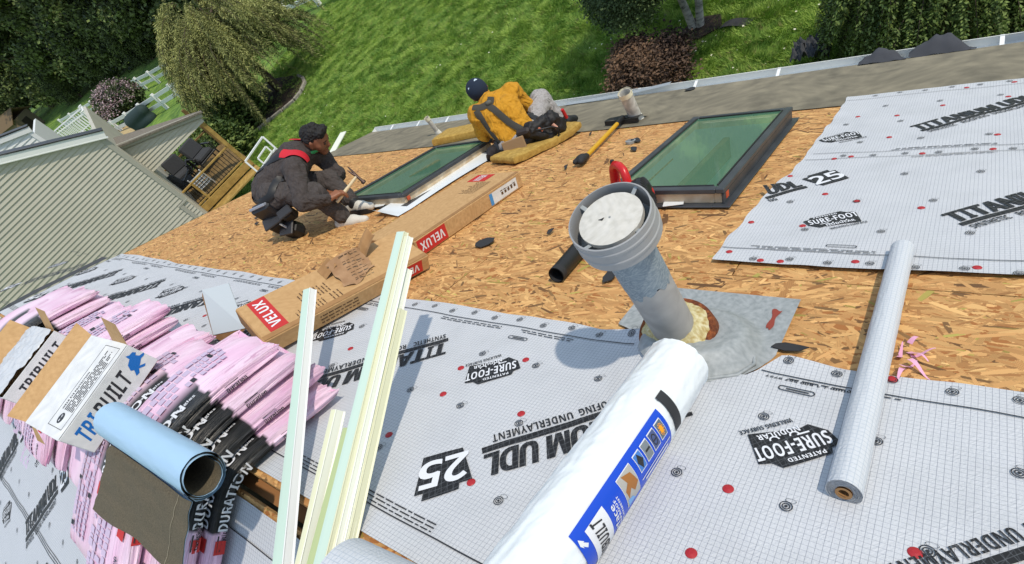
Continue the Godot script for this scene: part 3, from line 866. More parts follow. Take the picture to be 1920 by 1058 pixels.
		for p in [[-0.509, 3.355], [-0.318, 3.312], [-0.315, 2.954], [-0.510, 2.659], [-0.441, 2.678], [-0.160, 2.682], [-0.660, 2.437], [-0.471, 2.225], [-0.339, 2.138], [-0.119, 2.073], [-0.695, 1.914], [-0.492, 1.895], [-0.704, 1.646], [-0.573, 1.594], [-0.504, 1.596], [-0.270, 1.623], [0.054, 1.627], [-0.125, 3.435], [0.141, 3.478], [0.085, 2.683], [0.100, 2.895], [0.169, 3.763], [-0.034, 3.748], [0.35, 2.1], [0.5, 3.1]]:
			if (p[1] < 2.71) == over: cap_nail(sh, R(p[0], p[1], up_h(p[0], p[1], over) + 0.001), NB, M.red_cap, capm)
	# --- the back slope
	var bk := thing("underlayment_sheet", "white printed underlayment on the other slope, below the pink shingle bundles", "underlayment")
	mb = MB.new()
	var bh := func(a: float, t: float) -> float: return 0.007 + 0.006 * noise2.get_noise_2d(a * 1.7, t * 3.1 + 4.0) + 0.003 * noise2.get_noise_2d(a * 6.0, t * 5.0)
	mb.grid(120, 50, func(u, v):
		var a := lerpf(-6.0, 2.6, u); var t := lerpf(2.3, 0.05, v)
		return K(a, t, bh.call(a, t)), func(u, v): return Vector2(lerpf(-6.0, 2.6, u), lerpf(2.3, 0.05, v)))
	bk = obj(mb, "fabric", M.sheet, bk)
	pr = MB.new(); wh = MB.new(); ink = MB.new()
	var NK := Vector3(0, CS, SN)
	var kf := func(a: float, t: float) -> Array: return [K(a, t, bh.call(a, t) + 0.003), NK]
	var kfr := func(a0: float, t0: float, deg: float, lift: float) -> Callable:
		var rd := Vector2(cos(deg_to_rad(deg)), sin(deg_to_rad(deg))); var up := Vector2(-rd.y, rd.x)
		return func(x: float, y: float) -> Array:
			var w := Vector2(a0, -t0) + rd * x + up * y
			return [K(w.x, -w.y, bh.call(w.x, -w.y) + lift), NK]
	for k in 7:
		logo_titanium(pr, wh, kfr.call(-4.95 + 0.96 * k, 1.02, 44.0, 0.003), kfr.call(-4.95 + 0.96 * k, 1.02, 44.0, 0.0042))
		logo_foot(pr, wh, kfr.call(-4.55 + 0.96 * k, 1.12, 38.0, 0.003), kfr.call(-4.55 + 0.96 * k, 1.12, 38.0, 0.0042))
	for t in [0.90, 0.915, 0.93, 0.15]: patch(ink, -5.9, -t * -1.0, 2.5, t + 0.004, kf, 120, 1)
	for k in 34:
		for t in [0.30, 0.55, 0.80, 1.05, 1.3]: target_mark(ink, -5.9 + 0.245 * k + (0.12 if int(t * 20) % 2 == 0 else 0.0), t, kf)
	obj(pr, "printed_logos", M.print, bk); obj(wh, "printed_letters", M.ink_white, bk); obj(ink, "printed_marks", M.ink, bk)

# ---- skylights
func skylights() -> void:
	skylight("dark grey framed skylight on the right, red blower leaning at its corner", -1.495, -0.866, 2.12, 3.42, -0.005)
	skylight("dark grey framed skylight on the left, between the two roofers", -3.93, -3.255, 2.10, 3.38, 0.11, false)
	var fl := thing("membrane_strip", "white peel and stick membrane strip laid along the left skylight", "membrane")
	var mb := MB.new()
	mb.grid(4, 30, func(u, v):
		var s := lerpf(1.95, 3.25, v)
		var a = lerpf(-3.35, -3.075, u) - 0.06 * v
		return R(a, s, 0.006 + 0.016 * maxf(0.0, u - 0.4) * absf(sin(s * 3.0)) + (0.03 if v < 0.02 else 0.0) * (1.0 - u) + 0.022 * (1.0 - u)))
	obj(mb, "sheet", M.poly_white, fl)

func skylight(label: String, a0: float, a1: float, s0: float, s1: float, skew: float, clad := true) -> void:
	var t := thing("skylight", label, "skylight")
	var ca := (a0 + a1) * 0.5; var cs := (s0 + s1) * 0.5
	var w := a1 - a0; var l := s1 - s0
	t.transform = Transform3D(RB(skew), R(ca, cs))
	var X := Vector3.RIGHT; var Z := Vector3.BACK
	# dark flange on the deck, pine kerb, grey cladding, sash, glass
	for q in [["flange", 0.014, 0.006, w + 0.06, l + 0.06, 0.085, M.frame], ["kerb", 0.044, 0.056, w - 0.03, l - 0.03, 0.04, M.pine], ["cladding", 0.042, 0.054, w - 0.008, l - 0.012, 0.012, M.frame], ["sash", 0.082, 0.026, w, l, 0.042, M.frame]]:
		var y: float = q[1]; var hh: float = q[2]; var ww: float = q[3]; var ll: float = q[4]; var b: float = q[5]
		for s in [-1.0, 1.0]:
			if q[0] == "cladding" and not clad and s > 0: continue
			bx(q[0], Transform3D(Basis(), Vector3(s * (ww - b) * 0.5, y, 0)), Vector3(b, hh, ll), q[6], t, 0.004)
			if q[0] == "cladding": continue
			bx(q[0], Transform3D(Basis(), Vector3(0, y - 0.0008, s * (ll - b) * 0.5)), Vector3(ww - b * 2.0, hh, b), q[6], t, 0.004)
	# drip lip on the upper side and black gasket
	for s in [-1.0, 1.0]:
		bx("gasket", Transform3D(Basis(), Vector3(s * (w * 0.5 - 0.047), 0.092, 0)), Vector3(0.010, 0.010, l - 0.11), M.black, t, 0.003)
		bx("gasket", Transform3D(Basis(), Vector3(0, 0.0925, s * (l * 0.5 - 0.047))), Vector3(w - 0.120, 0.010, 0.010), M.black, t, 0.003)
	var g := MB.new()
	g.quad(Vector3(-w * 0.5 + 0.04, 0.088, l * 0.5 - 0.04), Vector3(w * 0.5 - 0.04, 0.088, l * 0.5 - 0.04), Vector3(w * 0.5 - 0.04, 0.088, -l * 0.5 + 0.04), Vector3(-w * 0.5 + 0.04, 0.088, -l * 0.5 + 0.04))
	obj(g, "glass_pane", M.glass, t)
	# the plastered light shaft under the pane
	var sw := 0.25; var sl := 0.5
	var sh := MB.new()
	for q in [[Vector3(-sw, 0, sl), Vector3(sw, 0, sl)], [Vector3(sw, 0, sl), Vector3(sw, 0, -sl)], [Vector3(sw, 0, -sl), Vector3(-sw, 0, -sl)], [Vector3(-sw, 0, -sl), Vector3(-sw, 0, sl)]]:
		var p0: Vector3 = q[0]; var p1: Vector3 = q[1]
		sh.quad(p1 + Vector3(0, 0.05, 0), p0 + Vector3(0, 0.05, 0), p0 + Vector3(0, -0.55, 0), p1 + Vector3(0, -0.55, 0))
	obj(sh, "light_shaft", M.shaft, t)
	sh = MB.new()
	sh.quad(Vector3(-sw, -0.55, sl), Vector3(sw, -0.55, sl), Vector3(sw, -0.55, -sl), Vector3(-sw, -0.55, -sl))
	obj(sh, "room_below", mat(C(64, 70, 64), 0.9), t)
	bx("inner_frame", Transform3D(Basis(), Vector3(-sw - 0.012, 0.04, 0)), Vector3(0.02, 0.07, l - 0.2), M.pine, t, 0.002)
	bx("inner_frame", Transform3D(Basis(), Vector3(0, 0.04, -l * 0.5 + 0.1)), Vector3(w - 0.2, 0.07, 0.02), M.pine, t, 0.002)
	bx("warning_label", Transform3D(Basis(), Vector3(w * 0.5 - 0.003, 0.048, l * 0.5 - 0.05)), Vector3(0.003, 0.03, 0.035), mat(C(196, 84, 50), 0.6), t)
	bx("clear_tape", Transform3D(Basis(Vector3.UP, 0.3), Vector3(0.06, 0.024, l * 0.5 + 0.0)), Vector3(0.10, 0.003, 0.06), M.poly_white, t)

# ---- flue with its flashing
func flue() -> void:
	var t := thing("flue_vent", "galvanised flue pipe with a drum cap and rusty collar rising from flashing", "vent pipe")
	var b := R(-0.67, 1.055)
	var pl := MB.new()   # base plate with a raised half cone
	pl.grid(40, 40, func(u, v):
		var s := lerpf(0.862, 1.36, v)
		var hw := 1.0 if s > 1.06 else sqrt(maxf(0.0, 1.0 - pow((1.06 - s) / 0.2, 2.0)))
		var a := lerpf(lerpf(-0.60 - 0.21 * hw, -0.92, smoothstep(1.05, 1.09, s)), lerpf(-0.60 + 0.20 * hw, -0.385, smoothstep(1.0, 1.09, s)), u)
		var dx := (a + 0.63) / 0.21; var dy := (s - 1.05) / 0.20
		var d := dx * dx * (1.0 if s > 1.05 else 1.0) + dy * dy
		var h := 0.012 + 0.052 * smoothstep(1.02, 0.45, d) * clampf(1.0 - dy * 0.35, 0.4, 1.3)
		if s < 1.07: h = lerpf(h, 0.002, clampf((absf(a + 0.60) - 0.17) / 0.03, 0.0, 1.0))
		return R(a, s, h), null)
	obj(pl, "base_flashing", M.galv, t)
	var be := MB.new(); var bp := []; var br := []
	for q in [[-0.80, 1.20], [-0.70, 1.235], [-0.61, 1.222], [-0.519, 1.176], [-0.455, 1.085], [-0.428, 0.985], [-0.458, 0.925], [-0.552, 0.874]]:
		bp.append(R(q[0], q[1], 0.016)); br.append(0.006)
	be.tube(bp, br, 8); obj(be, "pressed_rim", M.galv, t)
	var ro := MB.new(); ro.grid(5, 8, func(u, v):
		var y = v * 2.0 - 1.0
		return R(-0.437 + (u - 0.5) * (0.012 + 0.02 * absf(y) * absf(sin(v * 5.0))), 1.225 + y * 0.055 + 0.006 * sin(u * 6.0), 0.0145))
	obj(ro, "rust_stain", mat(C(140, 62, 50), 0.9), t)
	var cl := MB.new()
	cl.lathe(Transform3D(Basis(), b), [Vector2(0.128, 0.020), Vector2(0.122, 0.075), Vector2(0.116, 0.086), Vector2(0.085, 0.090)], 40)
	obj(cl, "rusty_collar", M.rust, t)
	var se := MB.new()
	se.grid(48, 6, func(u, v):
		var an = u * TAU
		var r := lerpf(0.066, 0.104 + 0.008 * noise2.get_noise_2d(cos(an) * 3.0, sin(an) * 3.0), v)
		return b + Vector3(cos(an) * r, lerpf(0.122, 0.0905, pow(v, 0.6)) + 0.004 * noise2.get_noise_2d(cos(an) * 9.0, sin(an) * 9.0 + v), sin(an) * r), null, true)
	obj(se, "sealant", M.sealant, t)
	var p := MB.new(); p.lathe(Transform3D(Basis(), b), [Vector2(0.066, -0.1), Vector2(0.0655, 0.385)], 40)
	obj(p, "painted_pipe", M.paint_grey, t)
	p = MB.new()
	p.grid(48, 6, func(u, v):
		var an = u * TAU
		var y := lerpf(0.375 + 0.03 * noise2.get_noise_2d(cos(an) * 2.0, sin(an) * 2.0), 0.60, v)
		return b + Vector3(cos(an) * 0.0668, y, sin(an) * 0.0668), null, true)
	obj(p, "bare_zinc_pipe", M.galv_blue, t)
	var ring := MB.new()
	ring.lathe(Transform3D(Basis(), b + Vector3(0, 0.575, 0)), [Vector2(0.103, 0.002), Vector2(0.1085, 0.0), Vector2(0.1085, 0.018), Vector2(0.111, 0.021), Vector2(0.111, 0.027), Vector2(0.1085, 0.030), Vector2(0.1085, 0.052), Vector2(0.1105, 0.055), Vector2(0.1105, 0.061), Vector2(0.108, 0.064), Vector2(0.108, 0.083), Vector2(0.104, 0.084), Vector2(0.103, 0.002)], 56)
	obj(ring, "cap_ring", mat(C(158, 158, 158), 0.5, 0.15), t)
	ring = MB.new()
	ring.lathe(Transform3D(Basis(), b + Vector3(0, 0.575, 0)), [Vector2(0.066, -0.01), Vector2(0.086, 0.012), Vector2(0.103, 0.012)], 48)
	obj(ring, "cap_cone", M.galv, t)
	var lid := MB.new()
	lid.grid(48, 14, func(u, v):
		var an = u * TAU; var r = v * 0.083
		return b + Vector3(cos(an) * r, 0.652 - 0.004 * v * v + 0.0015 * noise2.get_noise_2d(cos(an) * r * 40.0, sin(an) * r * 40.0), sin(an) * r), null, true)
	lid.lathe(Transform3D(Basis(), b), [Vector2(0.083, 0.634), Vector2(0.083, 0.648)], 48)
	obj(lid, "cap_lid", M.cap, t)
	for k in 4:
		var an := 0.35 + k * TAU / 4.0
		var o := Vector3(cos(an), 0, sin(an))
		beam("bracket", b + Vector3(0, 0.638, 0) + o * 0.080, b + Vector3(0, 0.650, 0) + o * 0.1075, 0.012, 0.003, M.galv, t)
	var ch := MB.new(); ch.prism(PackedVector2Array([Vector2(-0.008, -0.002), Vector2(0.003, -0.003), Vector2(0.006, 0.006), Vector2(-0.001, 0.001)]), func(x, y, d): return b + Vector3(-0.02 + x, 0.6505 + d, 0.008 - y), 0.003)
	obj(ch, "tar_fleck", M.black, t)

func vents() -> void:
	var q := [["vent_pipe", "thick white plastic vent pipe standing near the gutter behind the push broom", -2.135, 3.86, 0.285, 0.052], ["vent_pipe", "thin white plastic vent pipe at the eave beside foam cushion", -4.80, 4.20, 0.24, 0.026]]
	for e in q:
		var t := thing(e[0], e[1], "vent pipe")
		var mb := MB.new()
		var o := R(e[2], e[3])
		mb.lathe(Transform3D(Basis(), o), [Vector2(e[5], -0.1), Vector2(e[5], e[4]), Vector2(e[5] * 0.86, e[4] + 0.002), Vector2(e[5] * 0.86, 0.0)], 24)
		obj(mb, "pipe", tex_mat(noise_tex(0.05, C(170, 166, 158), C(214, 210, 202), 64, 3, 60), 5.0, 0.6), t)
		mb = MB.new()
		mb.grid(24, 3, func(u, v):
			var an = u * TAU
			return o + Vector3(cos(an), 0, sin(an)) * (e[5] + 0.004 + 0.004 * noise2.get_noise_2d(u * 9.0, v)) + Vector3(0, e[4] - 0.03 * v + 0.006 * noise2.get_noise_2d(u * 8.0, 3.0) + 0.012 * (1.0 - v), 0), null, false)
		obj(mb, "torn_paper_rim", mat(C(228, 222, 196), 0.8), t)
		mb = MB.new()
		mb.lathe(Transform3D(Basis(), o), [Vector2(e[5] + 0.012, -0.02), Vector2(e[5] + 0.002, 0.055)], 24)
		obj(mb, "foot_sleeve", mat(C(232, 230, 222), 0.7), t)
# ---- cartons
func carton_prints(t: Node3D, tf: Transform3D, l: float, h: float, w: float, kind: int) -> void:
	var red := MB.new(); var wh := MB.new(); var tx := MB.new(); var wl := MB.new(); var bl := MB.new()
	# frames on the faces: top (x to the back, y to the left end) and front (upside down)
	var top := func(px: float, pz: float, lift: float) -> Callable:   # origin on the top face; reading runs front to back, letters stand towards the left end
		var o := tf * Vector3(px, h * 0.5 + lift, pz)
		return func(x: float, y: float) -> Array: return [o + tf.basis * Vector3(-y, 0, -x), tf.basis.y]
	var front := func(px: float, py: float, lift: float) -> Callable:
		var o := tf * Vector3(px, py, w * 0.5 + lift)
		return func(x: float, y: float) -> Array: return [o + tf.basis * Vector3(-x, -y, 0), tf.basis.z]
	var r := RandomNumberGenerator.new(); r.seed = 90 + kind
	if kind == 0:
		var f: Callable = top.call(-l * 0.5 + 0.135, w * 0.5 - 0.035, 0.001)
		patch(red, 0, 0, w - 0.045, 0.085, f, 1, 1)
		letters(wh, "VELUX", 0.025, 0.018, 0.05, 0.21, top.call(-l * 0.5 + 0.135, w * 0.5 - 0.035, 0.002), true)
		for col in [[0.06, 0.30], [0.35, 0.66]]:
			for k in 9:
				var x0 := -l * 0.5 + 0.19 + k * 0.017 + (0.0 if col[0] < 0.2 else 0.06)
				if k == 4: continue
				fine_lines(tx, top.call(x0, w * 0.5, 0.001), col[0] * w, (col[0] + (col[1] - col[0]) * r.randf_range(0.7, 1.0)) * w, r)
		for k in 3: fine_lines(tx, top.call(-l * 0.5 + 0.37 + k * 0.02, w * 0.5, 0.001), 0.1 * w, 0.3 * w, r)
		obj(red, "red_label", M.red, t); red = MB.new()
		f = front.call(l * 0.5 - 0.045, 0.036, 0.001)
		patch(red, 0, 0, 0.2, 0.07, f); letters(wh, "VELUX", 0.02, 0.015, 0.04, 0.16, front.call(l * 0.5 - 0.045, 0.036, 0.002))
		for k in 3: fine_lines(tx, front.call(0.02, 0.02 - k * 0.018, 0.001), 0.0, 0.2, r)
	else:
		patch(red, 0, 0, 0.24, 0.09, front.call(-l * 0.5 + 0.25, 0.045, 0.001)); letters(wh, "VELUX", 0.02, 0.02, 0.05, 0.2, front.call(-l * 0.5 + 0.25, 0.045, 0.002))
		obj(red, "red_label", M.red, t); red = MB.new()
		var f2 := func(lift: float) -> Callable:
			var o := tf * Vector3(l * 0.5 - 0.03, h * 0.5 + lift, -w * 0.5 + 0.1)
			return func(x: float, y: float) -> Array: return [o + tf.basis * Vector3(-x, 0, y), tf.basis.y]
		patch(red, 0, 0, 0.13, 0.16, f2.call(0.001)); letters(wh, "VELUX", 0.012, 0.045, 0.06, 0.105, f2.call(0.002))
		for k in 12: fine_lines(tx, top.call(l * 0.5 - 0.36 + k * 0.017, w * 0.5 - 0.12, 0.001), 0.0, r.randf_range(0.1, 0.16), r)
		patch(wl, 0, 0, 0.30, 0.075, front.call(l * 0.5 - 0.06, 0.035, 0.001)); patch(bl, 0.27, 0, 0.30, 0.075, front.call(l * 0.5 - 0.06, 0.035, 0.002))
		for k in 5:
			fine_lines(tx, front.call(l * 0.5 - 0.08 - k * 0.035, 0.02 - r.randf() * 0.01, 0.002), 0.0, 0.026, r)
			patch(tx, 0.0, 0.012, 0.02, 0.03, front.call(l * 0.5 - 0.08 - k * 0.035, 0.015, 0.0022))
	obj(red, "red_label", M.red, t); obj(wh, "label_letters", M.ink_white, t); obj(tx, "printed_text", mat(C(92, 66, 40), 0.8), t)
	if kind == 1:
		obj(wl, "white_label", M.card_white, t); obj(bl, "blue_label_edge", mat(C(70, 140, 200), 0.6), t)
func fine_lines(mb: MB, f: Callable, x0: float, x1: float, r: RandomNumberGenerator) -> void:
	var x := x0
	while x < x1:
		var w := r.randf_range(0.012, 0.04)
		patch(mb, x, 0.0, minf(x + w, x1), 0.006, f); x += w + 0.006

func carton(label: String, p0: Vector3, p1: Vector3, h: float, w: float, kind: int, roll := 0.0) -> Node3D:
	# p0, p1: lower front edge from the left end to the right end; the front faces right along the eave; roll tips it forward
	var t := thing("carton", label, "cardboard box", "long brown cartons lying on the deck")
	var x := (p1 - p0).normalized()
	var z := (Vector3.RIGHT - x * x.x).normalized()
	var y := z.cross(x)
	z = z.rotated(x, -roll); y = y.rotated(x, -roll)
	var l := p0.distance_to(p1)
	var tf := Transform3D(Basis(x, y, z), (p0 + p1) * 0.5 + y * h * 0.5 - z * w * 0.5)
	var mb := MB.new()
	mb.box(tf, Vector3(l, h, w), 0.006)
	var bo := obj(mb, "box", M.card, t)
	mb = MB.new()
	for s in [-1.0, 1.0]:   # end flaps and the glued seam
		mb.box(tf * Transform3D(Basis(), Vector3(s * (l * 0.5 + 0.001), 0, 0)), Vector3(0.003, h * 0.9, w * 0.93), 0.001)
	mb.box(tf * Transform3D(Basis(), Vector3(0, h * 0.5 + 0.0004, w * 0.5 - 0.018)), Vector3(l * 0.985, 0.0016, 0.03), 0.0005)
	obj(mb, "flap", M.card_dark, t)
	carton_prints(bo, tf, l, h, w, kind)
	if kind == 0:   # the hole torn in the lid and its curled tongue
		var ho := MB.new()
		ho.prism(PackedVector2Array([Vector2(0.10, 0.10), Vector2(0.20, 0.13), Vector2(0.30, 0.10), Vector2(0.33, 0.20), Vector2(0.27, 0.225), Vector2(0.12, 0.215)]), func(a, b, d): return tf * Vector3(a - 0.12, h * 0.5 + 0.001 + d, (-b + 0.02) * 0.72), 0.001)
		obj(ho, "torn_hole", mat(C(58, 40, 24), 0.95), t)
		var to := MB.new()
		to.grid(10, 10, func(u, v):
			var e := 0.012 * noise2.get_noise_2d(u * 4.0 + 3.0, v * 4.0)
			return tf * Vector3(lerpf(0.0, 0.19, u) + e, h * 0.5 + 0.006 + 0.05 * v * v + e + 0.02 * sin(u * PI) * v, lerpf(-0.08, 0.07 + 0.03 * sin(u * 5.0), 1.0 - v)))
		obj(to, "torn_tongue", tex_mat(noise_tex(0.05, C(148, 112, 80), C(178, 142, 108), 64, 3, 61), 5.0, 0.9), t)
		to = MB.new()
		for k in 5: fine_lines(to, func(x2, y2): return [tf * Vector3(0.06 + x2, h * 0.5 + 0.075 - k * 0.013, -0.065 + k * 0.035 + y2), tf.basis.y], 0.0, 0.1, rng)
		obj(to, "printed_text", mat(C(92, 66, 40), 0.8), t)
		to = MB.new()
		to.grid(6, 8, func(u, v): return tf * Vector3(0.20 + 0.09 * v, h * 0.5 + 0.004 + 0.11 * v - 0.03 * v * v + 0.01 * sin(u * 7.0), lerpf(-0.14, -0.05, u) - 0.03 * v))
		to.grid(5, 6, func(u, v): return tf * Vector3(-0.035 + 0.07 * v, h * 0.5 + 0.004 + 0.05 * v, lerpf(-0.13, -0.04, u)))
		obj(to, "raised_tongue", M.card_dark, t)
	return t

func cartons() -> void:
	var tip := Vector3(0.32, 0.86, -0.39).normalized() * -0.088
	carton("long brown carton tipped across the underlayment, lid torn, red labels, beside pink bundles", Vector3(-2.2843, -0.1018, -0.4635) + tip, Vector3(-2.1152, -0.5143, -1.2296) + tip, 0.088, 0.302, 0, -0.3317)
	carton("long brown carton on bare boards with white shipping label, further from the bundles", R(-2.32, 1.43, 0.002), R(-2.33, 2.47, 0.002), 0.105, 0.45, 1)
	# a small white carton, standing open
	var t := thing("open_carton", "pale grey lidded small carton standing open behind the pink bundles", "cardboard box")
	var a := R(-2.80, 0.45, 0.07); var b := R(-2.60, 0.53, 0.09); var c := R(-2.88, 0.66, 0.235); var d := R(-3.0, 0.57, 0.235)
	var n := (b - a).cross(d - a).normalized() * 0.004
	var mb := MB.new()
	mb.prism(PackedVector2Array([Vector2(0, 0), Vector2(1, 0), Vector2(1, 1), Vector2(0, 1)]), func(x, y, q): return a.lerp(b, x).lerp(d.lerp(c, x), y) + n * q, 1.0)
	obj(mb, "lid_panel", M.card_grey, t)
	var dn := Vector3(-0.10, -0.06, 0.02)
	mb = MB.new()
	mb.quad(a, d, d + dn * 0.9, a + dn * 0.4); mb.quad(d, c, c + dn, d + dn * 0.9); mb.quad(a, a + dn * 0.4, R(-2.72, 0.47, 0.01), b)
	obj(mb, "side_panel", M.card_dark, t)

# ---- bundles of shingles, wrapped in pink plastic, bent over the ridge
class Bundle:
	var x0 := 0.0; var w := 0.335; var th := 0.055; var h0 := 0.0; var lf := 0.42; var lb := 0.5; var sd := 0.0; var nz: FastNoiseLite; var yaw := 0.0
	func base(t: float) -> Vector3:
		var k := 0.05 + h0 * 0.5
		return Vector3(0, -(sqrt(t * t + k * k) - k) * 0.44729, -t * 0.89439)
	func at(t: float, x: float, h: float) -> Vector3:   # t metres along (front positive), x 0..w, h 0..th
		var d := (base(t + 0.01) - base(t - 0.01)).normalized()
		var n := Vector3(0, -d.z, d.y)
		if n.y < 0: n = -n
		var o := base(t)
		var e := minf(absf(t - lf), absf(t + lb))
		var pinch := 1.0 - 0.5 * exp(-e / 0.03)
		var side := clampf((0.045 - minf(x, w - x)) / 0.045, 0.0, 1.0)
		var wob := nz.get_noise_3d(t * 2.2 + sd, x * 9.0, h * 55.0 + sd)
		var fine := nz.get_noise_3d(t * 5.0 + sd, x * 30.0, h * 110.0)
		var ends := nz.get_noise_2d(x * 28.0 + sd, h * 60.0) * exp(-e / 0.06)
		var hh := th * 0.5 + (h - th * 0.5) * pinch + wob * (0.003 + 0.004 * side) + fine * 0.002 + ends * 0.014
		var xx := x + wob * 0.014 * side + ends * 0.012 + yaw * t
		return o + Vector3(x0 + xx, 0, 0) + n * (h0 + hh) + d * (ends * 0.02)

func bundles() -> void:
	var PINK := L(238, 208, 228); var PINK2 := L(226, 178, 208); var BLACK := L(30, 29, 31)
	var list := [
		# x0, h0, lf, lb, panel, label
		[-2.035, 0.006, 0.40, 0.47, 0, "pink shingle bundle, bottom of the stack nearest the white metal edging"],
		[-2.085, 0.058, 0.43, 0.42, 0, "pink shingle bundle second from the bottom in the stack nearest the metal edging"],
		[-2.14, 0.110, 0.41, 0.50, 0, "pink shingle bundle third up in the stack nearest the metal edging"],
		[-2.205, 0.162, 0.39, 0.44, 1, "top pink shingle bundle printed with grey panels, blue roll lying across it"],
		[-2.50, 0.006, 0.40, 0.50, 0, "pink shingle bundle lowest beneath the blue roll's left end"],
		[-2.55, 0.060, 0.36, 0.46, 0, "pink shingle bundle in the middle layer beside the white nail box"],
		[-2.60, 0.112, 0.33, 0.48, 2, "pink shingle bundle topping the stack between blue roll and white nail box"],
		[-2.93, 0.006, 0.40, 0.42, 0, "pink shingle bundle lowest under the white nail box"],
		[-2.97, 0.062, 0.42, 0.36, 0, "pink shingle bundle directly under the white nail box"],
		[-3.40, 0.006, 0.40, 0.40, 0, "pink shingle bundle lowest between the two white boxes"],
		[-3.45, 0.060, 0.44, 0.38, 0, "pink shingle bundle second layer between the two white boxes"],
		[-3.50, 0.112, 0.46, 0.36, 1, "pink printed shingle bundle on top between the two white boxes"],
		[-3.98, 0.006, 0.44, 0.42, 0, "pink shingle bundle lowest under the far open box"],
		[-4.03, 0.060, 0.42, 0.40, 2, "pink shingle bundle on the far stack beside the open box"],
		[-4.50, 0.006, 0.46, 0.42, 0, "pink shingle bundle lowest in the stack near the rake edge"],
		[-4.56, 0.060, 0.44, 0.44, 0, "pink shingle bundle in the middle of the stack near the rake edge"],
		[-4.62, 0.112, 0.42, 0.44, 0, "crumpled pink shingle bundle on top of the stack near the rake edge"],
		[-5.10, 0.006, 0.44, 0.42, 0, "pink shingle bundle lowest at the rake edge"],
		[-5.16, 0.060, 0.42, 0.42, 0, "pink shingle bundle on top at the rake edge, furthest left"],
	]
	var pm: StandardMaterial3D = mat(Color.WHITE, 0.34, 0.0, true).duplicate()
	pm.heightmap_enabled = true; pm.heightmap_scale = 0.35; pm.uv1_scale = Vector3(2.2, 5.0, 1)
	pm.heightmap_texture = noise_tex(0.05, Color(0.1, 0.1, 0.1), Color(0.9, 0.9, 0.9), 256, 4, 62, Vector2(0.22, 1.6))
	for q in list:
		var b := Bundle.new()
		b.x0 = q[0]; b.h0 = q[1]; b.lf = q[2]; b.lb = q[3]; b.nz = noise2; b.sd = q[0] * 13.0 + q[1] * 100.0; b.th = 0.054; b.yaw = rng.randf_range(-0.05, 0.05)
		var t := thing("shingle_bundle", q[5], "shingle bundle", "pink bundles of shingles bent over the ridge")
		var mb := MB.new()
		var near: bool = q[0] > -3.6
		var nt := 84 if near else 50
		var np := 64 if near else 40
		var tone := rng.randf_range(-0.04, 0.04)
		var rim := func(v: float) -> Vector2:
			var an := v * TAU
			var cx := cos(an); var sy := sin(an)
			return Vector2(b.w * 0.5 * (1.0 + signf(cx) * pow(absf(cx), 0.38)), b.th * 0.5 * (1.0 + signf(sy) * pow(absf(sy), 0.42)))
		mb.grid(nt, np, func(u, v):
			var e: Vector2 = rim.call(v)
			return b.at(lerpf(-b.lb, b.lf, u), e.x, e.y), func(u, v): return Vector2(u + b.sd * 0.37, v * 0.8), true, func(u, v):
			var e: Vector2 = rim.call(v)
			var tt := lerpf(-b.lb, b.lf, u)
			var wob := 0.012 * noise2.get_noise_2d(e.x * 12.0 + b.sd, e.y * 40.0)
			if tt > -0.165 + wob and tt < 0.13 + wob and (e.x > b.w * 0.62 or (e.y < b.th * 0.4 and e.x > 0.3) or e.x < 0.01): return BLACK
			if tt > 0.10 and noise2.get_noise_3d(tt * 3.0, e.x * 60.0, e.y * 130.0 + b.sd) > 0.5: return PINK2 * 0.86
			var c := PINK.lerp(PINK2, clampf(noise2.get_noise_3d(tt * 4.0, e.x * 14.0, b.sd) + 0.3, 0.0, 1.0))
			return c * (1.0 + tone))
		for s in [-1.0, 1.0]:   # folded ends
			mb.col = PINK2
			var ring := []
			for k in 32:
				var e: Vector2 = rim.call(k / 32.0)
				ring.append(b.at(b.lf if s > 0 else -b.lb, e.x, e.y))
			var ce := b.at((b.lf if s > 0 else -b.lb) - 0.02 * s, b.w * 0.5, b.th * 0.5)
			for k in 32: mb.tri(ce, ring[k], ring[(k + 1) % 32])
		t = obj(mb, "plastic_wrap", pm, t)
		if not near and q[4] == 0: continue
		var f := func(lift: float) -> Callable: return func(x: float, y: float) -> Array: return [b.at(x, b.w - y, b.th + lift), Vector3.UP]   # x along the bundle towards the front, y leftwards
		var wl := MB.new(); var pu := MB.new(); var rd := MB.new(); var dk := MB.new()
		letters(wl, "DURATION", -0.155, 0.035, 0.045, 0.23, f.call(0.0035), true)
		letters(wl, "shingles", 0.04, 0.05, 0.02, 0.07, f.call(0.0035), true)
		patch(rd, -0.228, 0.03, -0.185, 0.085, f.call(0.003), 3, 3)
		letters(dk, "DRIFTWOOD", -0.38, 0.05, 0.022, 0.1, f.call(0.003))
		if q[4] == 1 or q[4] == 2:
			for c in 4:
				var x := -0.42
				while x < b.lf - 0.10 - 0.02 * absf(c - 1.5):
					var wd := rng.randf_range(0.008, 0.024)
					var y0 := 0.135 + c * 0.043
					if rng.randf() < 0.86: patch(pu if rng.randf() < 0.96 else dk, x, y0 + rng.randf_range(0.0, 0.006), x + wd, y0 + 0.038 - rng.randf_range(0.0, 0.010), f.call(0.0048), 2, 2)
					x += wd + 0.0035
		# markings along the right side
		var fs := func(x: float, y: float) -> Array: return [b.at(x, b.w + 0.0035, y), Vector3.RIGHT]
		for x in [0.17, -0.22]:
			letters(dk, "Duration", x, 0.012, 0.016, 0.075, fs); patch(dk, x, 0.034, x + 0.05, 0.038, fs, 4, 1)
		letters(wl, "DURATION", -0.155, 0.012, 0.03, 0.2, fs, true)
		patch(rd, -0.228, 0.010, -0.185, 0.044, fs, 3, 2)
		obj(wl, "white_lettering", M.ink_white, t)
		if pu.v.size(): obj(pu, "grey_print_panel", mat(C(196, 178, 204), 0.45), t)
